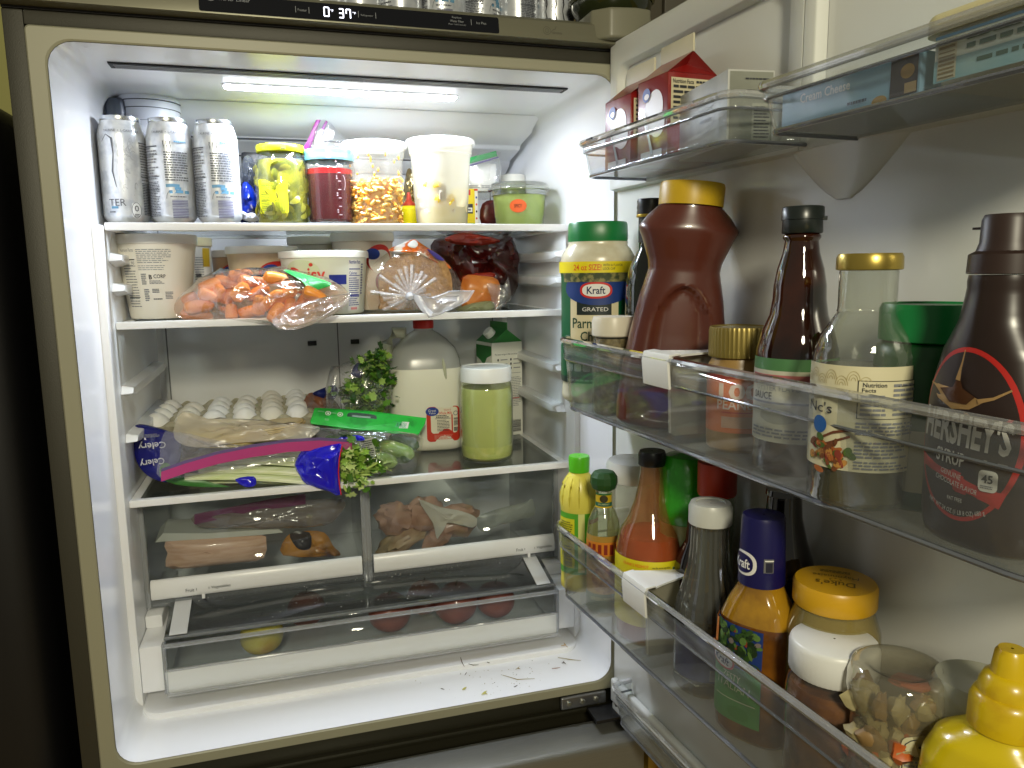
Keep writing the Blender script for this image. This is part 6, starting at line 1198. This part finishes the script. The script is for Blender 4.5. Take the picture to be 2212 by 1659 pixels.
lb.text("FRANK'S REDHOT", -r*.42, h*.445, r*.75, h*.016, OI, 2); lb.text('was the secret ingredient', r*.30, h*.440, r*.5, h*.014, INK, 2); lb.text('original Buffalo', r*.08, h*.418, r*.55, h*.017, INK, 2); lb.words(-r*.9, h*.24, r*.3, h*.33, 5, P('olive_ink', '#7a7a24', .5), 2, seed=2); lb.rect(r*.62, h*.36, r*1.0, h*.44, WHITE, 1); lb.rect(r*.62, h*.425, r*1.0, h*.44, P('panel_green', '#3c6a3a', .5), 2); lb.rect(r*1.12, h*.12, r*1.55, h*.47, P('label_orange_edge', '#c9701e', .4), 1); lb.build('label', t)
t, r, h, pr = bottle('small_jar', 'clear jar with a broad white lid behind the black capped hot sauce', 'jar', 1322, 1412, 988, .035, ZB, 1090, .037, [(.9, 0), (1, .03), (1, .78), (.94, .82), (.92, .86)], T('jar_pale', '#eeeee2', .25, .06, '#d6d6c0', refl=1.8))
m = MB(); m.lathe([(r*.93, .003), (r*.94, h*.42), (.001, h*.425)], 32, caps=(True, False)); m.build('pale_filling', P('yellow_green_filling', '#b9b94a', .4), t)
m = MB(); m.lathe([(r*.98, h*.84), (r*1.03, h*.85), (r*1.03, h*.95), (r*.95, h*.985), (.001, h)], 64, ribs=(0, .008), caps=(False, False)); m.build('lid', WCAP, t, angle=50)
t, r, h, pr = bottle('drink_bottle', 'bright green topped bottle behind the hot sauce in the lower bin', 'bottle', 1440, 1520, 976, .040, ZB, 1080, .031, [(.9, 0), (1, .02), (1, .62), (1.02, .64)], P('pale_green_body', '#9a9a5c', .3, noise_=(18, '#5f6a30', .4, .6)))
m = MB(); m.lathe([(r*1.03, h*.64), (r*1.06, h*.645), (r*1.06, h*.76), (r*1.04, h*.765), (r*1.04, h*.93), (r*.8, h*.985), (.001, h)], 44, caps=(False, False)); m.build('green_top', P('green_shrink', '#2f9a1c', .25, bump=(70, .5), coat=.4), t, angle=50)
t, r, h, pr = bottle('spice_bottle', 'clear bottle with a dark red cap near the green topped bottle', 'bottle', 1516, 1580, 990, .045, ZB, 1080, .0215, [(.9, 0), (1, .02), (1, .80), (.9, .84)], T('spice_glass', '#e2e6dc', .3, .06, '#9fae8c', refl=1.8))
m = MB(); m.lathe([(r*1.0, h*.83), (r*1.04, h*.84), (r*1.04, h*.985), (.001, h)], 36, caps=(False, False)); m.build('cap', P('dark_red_cap', '#a8301a', .4), t); m = MB(); m.lathe([(r*.88, .003), (r*.90, h*.72), (.001, h*.73)], 24, caps=(True, False)); m.build('green_content', P('dull_green_content', '#3c5a26', .5), t)
t, r, h, pr = bottle('soy_bottle', 'small dark soy sauce bottle with a printed label behind the fluted bottle', 'sauce bottle', 1482, 1530, 1120, .050, ZB, 1180, .028, [(.9, 0), (1, .02), (1, .62), (.85, .72), (.5, .85), (.45, 1.0)], P('soy_dark', '#120a0a', .15, coat=.8))
lb = Label(cyl(pr), .0006); lb.rect(-.026, h*.12, .026, h*.62, P('soy_label', '#2b1712', .4), 0); lb.text('PURE', .004, h*.52, .016, .006, P('soy_print', '#c4a47c', .5), 2); lb.line([(-.008, h*.30), (-.008, h*.40), (.004, h*.46), (.016, h*.40), (.016, h*.30), (.004, h*.25)], .0016, P('soy_print', '#c4a47c', .5), 2, closed=True); lb.rect(-.026, h*.60, .026, h*.615, P('soy_print', '#c4a47c', .5), 1); lb.build('label', t)
t, r, h, pr = bottle('fluted_bottle', 'fluted clear glass bottle with a white cap and navy label right of the divider', 'sauce bottle', 1467, 1592, 1081, .085, ZB, 1300, .0355, [(.88, 0), (1, .03), (1, .40), (.96, .47), (.80, .55), (.64, .66), (.58, .76), (.56, .87), (.60, .885), (.56, .90)], T('fluted_glass', '#c9cbc4', .22, .04, '#8f8f86', refl=2.6), seg=48, ribs=(0, .025), angle=20)
m = MB(); m.lathe([(r*.90, .003), (r*.93, h*.38), (r*.80, h*.44), (.001, h*.445)], 32, caps=(True, False)); m.build('dark_liquid', P('dark_olive_liquid', '#1f221a', .1, coat=.8), t)
m = MB(); m.lathe([(r*.62, h*.888), (r*.66, h*.892), (r*.66, h*.975), (r*.60, h*.998), (r*.45, h), (r*.43, h*.993), (.001, h*.993)], 44, caps=(False, False)); m.build('cap', P('pale_grey_cap', '#c9cbc4', .35), t, angle=50)
lb = Label(cyl(pr), .0009); lb.rect(-r*1.2, h*.10, r*.55, h*.36, P('navy_label', '#1a1c44', .4, noise_=(60, '#2e3060', .4, .6)), 0); lb.line([(-r*1.2, h*.085), (-r*.3, h*.075), (r*.58, h*.085), (r*.58, h*.38)], .0018, P('silver_line', '#b9b9ac', .4), 1); lb.rect(r*.1, h*.11, r*.38, h*.17, P('badge_grey', '#6a6a6a', .5), 1); lb.text('KIKKOMAN', -r*.3, h*.27, r*.9, .004, P('silver_line', '#b9b9ac', .4), 1) if False else None; lb.build('label', t)
t, r, h, pr = bottle('dark_bottle', 'nearly black long necked bottle behind the dressing bottle', 'bottle', 1640, 1735, 1052, .040, ZB, 1250, .034, [(.9, 0), (1, .02), (1, .60), (.92, .68), (.70, .78), (.54, .88), (.50, .97), (.56, .975), (.54, 1.0)], P('black_glass', '#120d0b', .08, coat=1))
# dressing
pos, r, h = put(1556, 1722, 1106, .090, ZB, 1400); t = thing('dressing_bottle', 'bottle of amber Italian dressing with a navy cap and salad label', 'dressing bottle', pos, face(pos, -26))
DP = [(.036, .026, 0, 2.6), (.040, .029, .02, 2.6), (.0415, .030, .10, 2.6), (.0405, .030, .35, 2.6), (.0385, .029, .53, 2.5), (.030, .025, .62, 2.3), (.0225, .021, .68, 2), (.0205, .0205, .70, 2), (.0205, .0205, .74, 2)]
def dring(z): return sring(z, DP)
AMB = P('amber_dressing', '#8a5414', .12, coat=.8, noise_=(18, '#4d2a0c', .38, .62), sss=.1); AMT = P('golden_oil', '#b0831c', .08, coat=1, noise_=(30, '#8c6416', .4, .6))
m = MB(); m.loft([kring(dring(z)[0], dring(z)[1], z*h, dring(z)[2]) for z in [k*.54/24 for k in range(25)]], mi=0); m.loft([kring(dring(z)[0], dring(z)[1], z*h, dring(z)[2]) for z in [.54+k*.20/14 for k in range(15)]], mi=1, caps=(False, True)); m.build('bottle_body', [AMB, AMT], t, angle=70)
m = MB(); m.lathe([(.0215, h*.70), (.0225, h*.702), (.0205, h*.985), (.0195, h), (.001, h)], 44, caps=(False, False)); m.build('cap', P('navy_cap', '#14124e', .35), t, angle=50)
lb = Label(cyl([(.0225, h*.70), (.0205, h*.99)]), .0004); lb.oval(-.010, h*.80, .0155, .0120, WHITE, 0, pw=.8); lb.oval(-.0115, h*.80, .0135, .0095, P('navy_cap', '#14124e', .35), 1, pw=.8); lb.text('Kraft', -.0115, h*.80, .021, .0095, WHITE, 2, bold=.02); lb.rect(.012, h*.775, .0215, h*.835, P('badge_grey', '#6a6a6a', .5), 0); lb.rect(.014, h*.778, .0205, h*.820, P('badge_dark', '#1c1c30', .5), 1); lb.rect(.013, h*.825, .0215, h*.830, WHITE, 1); lb.build('cap_print', t)
def drf(u, v, o):
    a, b, n = dring(max(0, min(.73, v/h))); uu = max(-.995, min(.995, u/a)); return (u, -b*(1-abs(uu)**n)**(1/n)-o*1.5, v)
lb = Label(drf, .0006); lb.rect(-.038, h*.12, .018, h*.53, P('dressing_blue', '#1f3a7c', .4), 0); lb.rect(-.038, h*.09, .018, h*.34, P('dressing_green', '#3f8a3a', .4), 1); R = random.Random(6)
SAL = [P('salad_green', '#2f4f1c', .5), P('salad_light', '#5a7a38', .5), P('salad_tomato', '#8c3a28', .5), P('salad_dark', '#1a3014', .5), P('salad_onion', '#7a706c', .5)]
for k in range(90): lb.oval(R.uniform(-.030, .015), h*R.uniform(.36, .52), R.uniform(.0022, .0055), R.uniform(.0016, .0042), SAL[k % 5 if k % 4 == 1 else (0, 3, 1)[k % 3]], 2+k % 4, 8, 2, rot=R.uniform(0, 3))
lb.rect(-.0385, h*.42, -.030, h*.53, P('orange_drop', '#d9823a', .4), 6)
lb.oval(-.022, h*.365, .0145, .0085, P('kraft_red', '#d12a1c', .4), 6, pw=.8, rot=-.2); lb.oval(-.022, h*.365, .0125, .0066, WHITE, 7, pw=.8, rot=-.2); lb.text('Kraft', -.022, h*.365, .018, .0075, P('kraft_navy', '#15234a', .4), 8, rot=-.2, bold=.015)
lb.text('ZESTY', -.012, h*.295, .020, .0075, P('pale_lettering', '#c9d2b0', .5), 3, rot=-.1); lb.text('ITALIAN', -.010, h*.255, .036, .0085, P('pale_lettering', '#c9d2b0', .5), 3, rot=-.1); lb.rect(-.030, h*.19, .014, h*.194, P('pale_lettering', '#c9d2b0', .5), 3); lb.oval(-.004, h*.135, .012, .007, P('label_leafgreen', '#2c7a1e', .5), 2); lb.build('label', t)
# mayonnaise jar with yellow lid
t, r, h, pr = bottle('mayo_jar', 'squat jar with a broad mustard yellow lid behind the white lidded jar', 'jar', 1708, 1896, 1248, .052, ZB, 1300, .0425, [(.86, 0), (.98, .04), (1.0, .12), (1.0, .60), (.97, .74), (.84, .83), (.80, .87)], T('mayo_glass', '#d9d2b0', .35, .08, '#b3a468', refl=1.6))
m = MB(); m.lathe([(a*.95, b*.95+.003) for a, b in pr], 32); m.build('tan_filling', P('tan_filling', '#8f7c48', .4, noise_=(20, '#a8965c', .4, .6)), t)
m = MB(); m.lathe([(r*.84, h*.865), (r*.87, h*.875), (r*.87, h*.975), (r*.83, h*.99), (.001, h)], 96, ribs=(0, .005), caps=(False, False)); m.build('lid', P('mustard_lid', '#d1a01c', .35), t, angle=50)
lb = Label(lambda u, v, o: (u, v, h*.996+o+.0004), .0002); DI2 = P('lid_ink', '#6a5218', .5); lb.text("Duke's", .0, -.012, .034, .011, DI2, 0, rot=pi, bold=.01); lb.text('Mayonnaise', .0, .006, .040, .008, DI2, 0, rot=pi); lb.ring(0, -.003, .005, .003, .0008, DI2, 0, 12); lb.words(-.014, .014, .014, .020, 2, DI2, 0) ; lb.build('lid_print', t)
# white lidded jar
t, r, h, pr = bottle('salsa_jar', 'clear jar of chunky dark salsa with a broad white ribbed lid', 'jar', 1703, 1898, 1378, .084, ZB, 1420, .0395, [(.86, 0), (.98, .03), (1.0, .08), (1.0, .66), (.94, .74), (.86, .78), (.86, .84)], T('salsa_glass', '#e3ded4', .10, .04, '#a89c8c', refl=2.0))
m = MB(); m.lathe([(a*.95, b*.94+.003) for a, b in pr[:-2]], 36); m.build('salsa', P('dark_salsa', '#5a2a16', .35, noise_=(34, '#97602e', .42, .62), bump=(60, .8)), t)
m = MB(); m.lathe([(r*.91, h*.79), (r*.945, h*.80), (r*.95, h*.965), (r*.92, h*.99), (r*.88, h), (.001, h)], 110, ribs=(0, .005), caps=(False, False)); m.build('lid', WCAP, t, angle=50)
# relish tub turned upside down
t, r, h, pr = bottle('relish_jar', 'clear plastic jar of pickled vegetables standing upside down, no lid on top', 'jar', 1835, 2045, 1425, .075, ZB, 1520, .0375, [(.9, 0), (1.0, .03), (1.0, .35), (.965, .40), (.965, .72), (.99, .76), (1.06, .80), (1.08, .85), (1.05, .92), (.96, .975), (.80, .99), (.62, .965), (.45, .945), (.001, .94)], T('relish_clear', '#ecebe4', .24, .05, '#c9c2a8', refl=2.4, trl=.3), caps=(True, False))
m = MB(); m.lathe([(r*.86, .003), (r*.90, h*.42), (.001, h*.46)], 32, caps=(True, False)); m.build('brown_mass', P('relish_brown', '#6a3a20', .4, noise_=(24, '#9a6a3c', .4, .6)), t)
m = MB(); R = random.Random(11)
for k in range(84):
    a = R.uniform(-pi-.3, .3); z = R.uniform(h*.10, h*.84); q = r*R.uniform(.60, .84); m.ell((q*cos(a), q*sin(a), z), (R.uniform(.006, .013), R.uniform(.005, .009), R.uniform(.006, .012)), 9, 7, mi=R.choice([0, 0, 0, 0, 0, 0, 3, 3, 1]), nz=.6, ns=30, seed=k)
m.ell((.008, -.004, h*.90), (.016, .010, .005), 12, 8, mi=2, nz=.4, ns=30)
m.build('vegetable_pieces', [P('cauliflower', '#b3a87c', .5, noise_=(60, '#988a5c', .4, .6)), P('relish_carrot', '#c4622a', .4), P('relish_red', '#a8401e', .4), P('relish_tan', '#8f7246', .5)], t, kind='stuff')
lb = Label(cyl(pr), .0008); RL = P('relish_label', '#cdc8a4', .5); a0 = r*.12; lb.blob(rrect(a0, h*.02, a0+r*1.15, h*.71, .006, 4), RL, 0, rings=7); lb.line([(a0+.0015, h*.03), (a0+.0015, h*.62), (a0+.003, h*.67), (a0+.007, h*.692), (a0+r*1.13, h*.692)], .0009, INK, 1)
lb.text('MEMBRILLO', a0+r*.75, h*.66, .016, .0035, INK, 2) if False else lb.words(a0+r*.35, h*.645, a0+r*1.05, h*.672, 1, INK, 2); lb.line([(a0+.003, h*.635), (a0+r*1.1, h*.635)], .0005, INK, 1); lb.text('Nutrition Facts', a0+r*.34, h*.60, r*.5, h*.028, INK, 2, bold=.01); lb.words(a0+r*.08, h*.34, a0+r*1.05, h*.585, 11, INKG, 2, seed=4); lb.bars(a0+r*.10, h*.12, a0+r*.5, h*.30, INK, 10, False, seed=5); lb.words(a0+r*.58, h*.1, a0+r*1.05, h*.31, 7, INKG, 2, seed=8); lb.build('label', t)
t, r, h, pr = bottle('small_jar', 'small pale jar lid showing between the upturned jar and the yellow mustard bottle', 'jar', 2052, 2160, 1462, .040, ZB, 1520, .032, [(.9, 0), (1, .03), (1, .8)], T('jar_pale', '#eeeee2', .25, .06, '#d6d6c0', refl=1.8))
m = MB(); m.lathe([(r*.98, h*.8), (r*1.02, h*.81), (r*1.02, h*.95), (r*.9, h), (.001, h*.985)], 44, caps=(False, False)); m.build('lid', T('frost_lid', '#dcdccf', .7, .2, '#b5b5a2', refl=1.5), t)
# mustard
pos, r, h = put(2008, 2330, 1392, .068, ZB, 1600); t = thing('mustard_bottle', 'bright yellow squeeze mustard bottle in the bottom right corner of the door', 'mustard bottle', pos, face(pos, -4)); MU = P('mustard_yellow', '#d6bd10', .22, coat=.4, sss=.08)
MP = [(.045, .028, 0, 2.4), (.050, .031, .03, 2.4), (.052, .033, .20, 2.4), (.053, .034, .42, 2.4), (.051, .033, .54, 2.3), (.043, .030, .63, 2.2), (.028, .025, .675, 2), (.0225, .0225, .695, 2), (.0220, .0220, .72, 2)]
m = MB(); m.loft([kring(*(lambda q: (q[0], q[1]))(sring(z, MP)), z*h, sring(z, MP)[2]) for z in [k*.72/44 for k in range(45)]]); m.build('bottle_body', MU, t, angle=70)
m = MB(); m.lathe([(.0235, h*.70), (.0245, h*.705), (.0240, h*.80), (.0215, h*.83), (.0195, h*.835), (.0190, h*.865), (.016, h*.90), (.0125, h*.91), (.0105, h*.985), (.0085, h), (.001, h)], 48, caps=(False, False)); m.build('flip_cap', P('mustard_cap_yellow', '#d4b410', .3, coat=.3, noise_=(40, '#b8900c', .5, .75)), t, angle=45)
def muf(u, v, o):
    a, b, n = sring(max(0, min(.7, v/h)), MP); uu = max(-.995, min(.995, u/a)); return (u, -b*(1-abs(uu)**n)**(1/n)-o*1.5, v)
lb = Label(muf, .0006); MI = P('date_ink', '#6f6a1a', .5); lb.text('BEST IF USED BY', .004, h*.515, .034, .0042, MI, 0, rot=-.06); lb.text('OCT 01 2022 CH 15:42', .004, h*.475, .042, .0042, MI, 0, rot=-.06)
lb.blob(rrect(-.044, h*.02, .048, h*.40, .010, 5), P('mustard_brick', '#9a3a1a', .4), 0, rings=8); lb.rect(-.037, h*.02, .046, h*.36, P('mustard_white', '#cfccb4', .5), 1); lb.text('Nutrition Facts', -.018, h*.335, .034, .005, INK, 2, bold=.01); lb.words(-.035, h*.05, .03, h*.30, 10, INKG, 2, seed=3); lb.build('label', t)
# ---- upper bins
def gable(sA, d0, wS, wD, z, hb, ht, label, closed=True):
    o = dw(sA, d0, z); t = thing('cream_carton', label, 'carton', o, DRZ, 'red gable top cartons in the upper door bin'); RC = P('carton_red', '#8e1612', .28, coat=.5, noise_=(9, '#7a120f', .4, .6)); m = MB()
    m.box(0, -wD, 0, wS, 0, hb); m.build('carton_body', RC, t, bevel=.001)
    m = MB(); m.add([(0, -wD, hb), (wS, -wD, hb), (wS, 0, hb), (0, 0, hb), (0, -wD/2, ht), (wS, -wD/2, ht), (.012, -wD/2, ht-.012), (wS-.012, -wD/2, ht-.012)], [(0, 1, 5, 4), (2, 3, 4, 5), (3, 0, 6), (0, 4, 6), (4, 3, 6), (1, 2, 7), (2, 5, 7), (5, 1, 7)]); m.build('gable_top', RC, t, smooth=False)
    m = MB(); m.box(-.001, -wD/2-.0012, ht-.001, wS+.001, -wD/2+.0012, ht+.019); m.build('gable_fin', P('fin_cream', '#cfc8ac', .5), t, bevel=.0005)
    lb = Label(flat((0, -wD, 0), (1, 0, 0)), .0006); SW_ = P('splash_white', '#d6cfcc', .35); cx = wS*.55
    lb.oval(cx, hb*.60, wS*.30, hb*.26, SW_, 0, rot=-.4); lb.oval(cx+wS*.14, hb*.46, wS*.24, hb*.16, SW_, 1); lb.line([(cx+wS*.0, hb*.10), (cx-wS*.18, hb*.42), (cx-wS*.28, hb*.62)], [.006, .0035, .0035], P('spoon_grey', '#8c8a88', .3, metal=.4), 2); lb.oval(cx-wS*.22, hb*.82, wS*.13, wS*.12, BLUE, 2); lb.oval(cx-wS*.20, hb*.80, wS*.08, wS*.05, SW_, 3); lb.rect(wS*.15, hb*.02, wS*.85, hb*.16, SW_, 1); lb.rect(0.001, .001, wS-.001, hb*.03, P('carton_lilac', '#5a3a78', .4), 1); lb.build('front_print', t)
    lb = Label(flat((wS, -wD, 0), (0, 1, 0)), .0006)
    lb.rect(wD*.06, hb*.42, wD*.96, hb*.94, P('nutrition_cream', '#cfc6a4', .5), 0); lb.text('Nutrition Facts', wD*.30, hb*.90, wD*.42, hb*.045, INK, 2, bold=.012); lb.words(wD*.56, hb*.88, wD*.94, hb*.925, 1, INK, 2, seed=2, mn=.3); lb.words(wD*.10, hb*.46, wD*.92, hb*.87, 7, INK, 2, seed=3, mn=.16, fill=.5); lb.build('side_print', t)
    return t
gable(.188, .016, .066, .066, ZT, .098, .123, 'red gable top carton with a splash picture and Nutrition Facts side, nearer the grey box')
gable(.112, .020, .066, .066, ZT, .090, .115, 'red gable top carton at the hinge end of the upper bin')
o = dw(.262, 0.016, ZT); t = thing('egg_white_box', 'pale grey white carton box standing in the upper bin beside the red carton', 'carton box', o, DRZ-rad(11)); bl, bd, bh = .122, .050, .072
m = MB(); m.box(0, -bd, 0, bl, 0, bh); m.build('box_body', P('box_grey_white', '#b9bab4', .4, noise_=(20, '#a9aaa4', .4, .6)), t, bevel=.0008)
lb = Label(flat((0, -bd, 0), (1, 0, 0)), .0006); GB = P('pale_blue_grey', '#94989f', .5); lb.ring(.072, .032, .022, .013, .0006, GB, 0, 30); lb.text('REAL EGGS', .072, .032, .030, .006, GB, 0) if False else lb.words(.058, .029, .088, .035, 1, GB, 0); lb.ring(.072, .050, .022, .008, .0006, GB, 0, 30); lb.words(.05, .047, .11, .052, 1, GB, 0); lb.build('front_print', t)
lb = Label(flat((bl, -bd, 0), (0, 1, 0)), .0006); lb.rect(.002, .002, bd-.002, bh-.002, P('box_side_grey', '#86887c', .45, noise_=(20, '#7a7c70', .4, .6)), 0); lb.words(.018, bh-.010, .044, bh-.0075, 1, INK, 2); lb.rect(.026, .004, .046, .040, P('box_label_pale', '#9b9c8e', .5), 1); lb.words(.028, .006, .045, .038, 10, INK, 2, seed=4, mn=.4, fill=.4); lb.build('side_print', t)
o = dw(.472, .015, ZT-.003); t = thing('cream_cheese_box', 'blue box lettered Cream Cheese lying in the right upper bin', 'food box', o, DRZ); bl, bd, bh = .140, .090, .030
m = MB(); m.box(0, -bd, 0, bl, 0, bh); m.build('box_body', P('cream_cheese_blue', '#86b2d2', .4, noise_=(8, '#9cc2da', .4, .6)), t, bevel=.0008)
lb = Label(flat((0, -bd, 0), (1, 0, 0)), .0006); lb.text('Cream Cheese', .050, .0205, .054, .0075, P('cheese_white_print', '#f4f6f6', .5), 1, bold=.015); lb.rect(.115, .002, .1385, .028, P('muffin_dark', '#3a3034', .5), 0); lb.oval(.130, .018, .006, .005, P('muffin_gold', '#b08a3c', .5), 1); lb.rect(.128, .003, .138, .010, P('muffin_tan', '#b3986a', .5), 1); lb.oval(.106, .002, .007, .004, P('muffin_gold', '#8f8a3c', .5), 1); lb.words(.075, .004, .095, .008, 1, P('dark_blue_print', '#123452', .5), 1); lb.build('front_print', t)
o = dw(.616, .015, ZT-.003); t = thing('spread_tub', 'large rectangular pale blue tub with a cream lid in the upper right corner', 'food tub', o, DRZ); bl, bd, bh = .150, .090, .039
m = MB(); rg = [[(x+(bl/2-x)*k, y+(-bd/2-y)*k, z) for x, y in rrect(0, -bd, bl, 0, .012, 5)] for z, k in ((0, .10), (.003, .07), (bh, 0))]; m.loft(rg); m.build('tub_body', P('tub_ivory', '#d3ceb2', .35), t, angle=60)
m = MB(); rg = [[(x+(bl/2-x)*k, y+(-bd/2-y)*k, z) for x, y in rrect(-.004, -bd-.004, bl+.004, .004, .014, 5)] for z, k in ((bh-.003, 0), (bh+.007, 0), (bh+.0095, .02), (bh+.010, .05))]; m.loft(rg); m.build('lid', P('lid_ivory', '#d9cfa0', .35), t, angle=50)
lb = Label(flat((0, -bd, 0), (1, 0, 0)), .0010); lb.rect(.008, .004, bl, bh-.005, P('spread_teal', '#dde8e0', .4, noise_=(30, '#e6ece2', .4, .6)), 0); lb.rect(.008, .004, bl, .018, P('spread_blue', '#86c2d2', .4, noise_=(14, '#b0d2d4', .4, .6)), 1); lb.rect(.008, bh-.007, bl, bh-.005, P('spread_line', '#2a6a94', .4), 1); lb.bars(.012, .006, .024, .030, P('tan_bars', '#8f7c50', .5), 9, False, bg=P('bar_cream', '#d9d2b4', .5), L=3); lb.words(.032, .020, bl*.9, .031, 2, P('spread_ink', '#4a6a5c', .5), 2, seed=5); lb.words(.040, .010, bl*.9, .015, 1, P('spread_ink', '#4a6a5c', .5), 2, seed=6); lb.build('front_print', t)
# ================================================================ ON TOP OF THE REFRIGERATOR
for k, px in enumerate((697, 780, 867, 955, 1037, 1118, 1196)):
    q = onY(px, 60, .135); t = can(q.x, .135, 1.0295, ['drink can on top of the refrigerator above the zero display', 'drink can on top of the refrigerator left of the 37 display', 'drink can on top of the refrigerator above the 37 display', 'drink can on top of the refrigerator above the word Refrigerator', 'drink can on top of the refrigerator above Replace Water Filter', 'second can from the woven basket on top of the refrigerator', 'can with black claw outline touching the woven basket on the refrigerator top'][k], 1 if k != 6 else 0, 'energy drink cans lined up on top of the refrigerator', rz=rad(200+47*k))
    if k == 6:
        lb = Label(cyl(can_prof()), .0006); 
        for a in (-.010, .004, .016): lb.line([(a-.004, .10), (a, .055), (a-.002, .045), (a+.001, .03), (a-.003, .012)], [.001, .0022, .001, .0022, .0006], INK, 2)
        t.rotation_euler = (0, 0, face((q.x, .135))); lb.build('claw_print', t)
q = onY(1262, 60, .17); t = thing('woven_basket', 'small brown and cream woven basket on top of the refrigerator by the hinge', 'basket', (q.x+.004, .175, 1.0295)); m = MB()
for j in range(14):
    for k in range(40):
        a = 2*pi*(k+.5*(j % 2))/40; rr_ = .030+.0008*j; c0 = Vector((rr_*cos(a), rr_*sin(a), .004+.0075*j)); m.ell(c0, (.0016, .0026, .0034), 6, 4, mi=(k*3+j*5) % 7 in (0, 3) and 1 or 0, rot=Matrix.Rotation(a, 3, 'Z'))
m.build('weave', [P('straw', '#a2926a', .8), P('dark_straw', '#3a2c1c', .8)], t, kind='stuff'); m = MB(); m.lathe([(.028, 0), (.0285, .02), (.036, .105)], 24, caps=(True, False)); m.build('basket_wall', P('straw_shadow', '#6a5a3a', .9), t)
t = thing('baking_dish', 'dark green glossy rounded dish standing on the hinge cover', 'dish', (.762, .055, 1.0425)); m = MB(); m.lathe([(.034, 0), (.050, .006), (.060, .022), (.062, .030), (.058, .034), (.056, .030), (.001, .012)], 44, caps=(True, False), sx=1.0); m.build('dish_body', P('olive_glaze', '#262c12', .15, coat=.8), t, angle=60)
m = MB(); m.lathe([(.0625, .030), (.066, .033), (.064, .040), (.050, .046), (.001, .048)], 44, caps=(False, False)); m.build('lid', P('olive_lid', '#6a6a3a', .2, coat=.6), t, angle=60)
t = thing('wall_cabinet', 'grey brown kitchen cabinet with a vertical seam behind the top of the door', 'cabinet', (.86, .10, 1.05)); m = MB(); m.box(-.07, 0, -.02, .012, .5, .9); m.build('cabinet_side', P('cabinet_taupe', '#4d483a', .45), t, bevel=.002); m = MB(); m.box(.015, -.003, -.02, .4, .5, .9); m.build('cabinet_door', P('cabinet_taupe', '#4d483a', .45), t, bevel=.002)
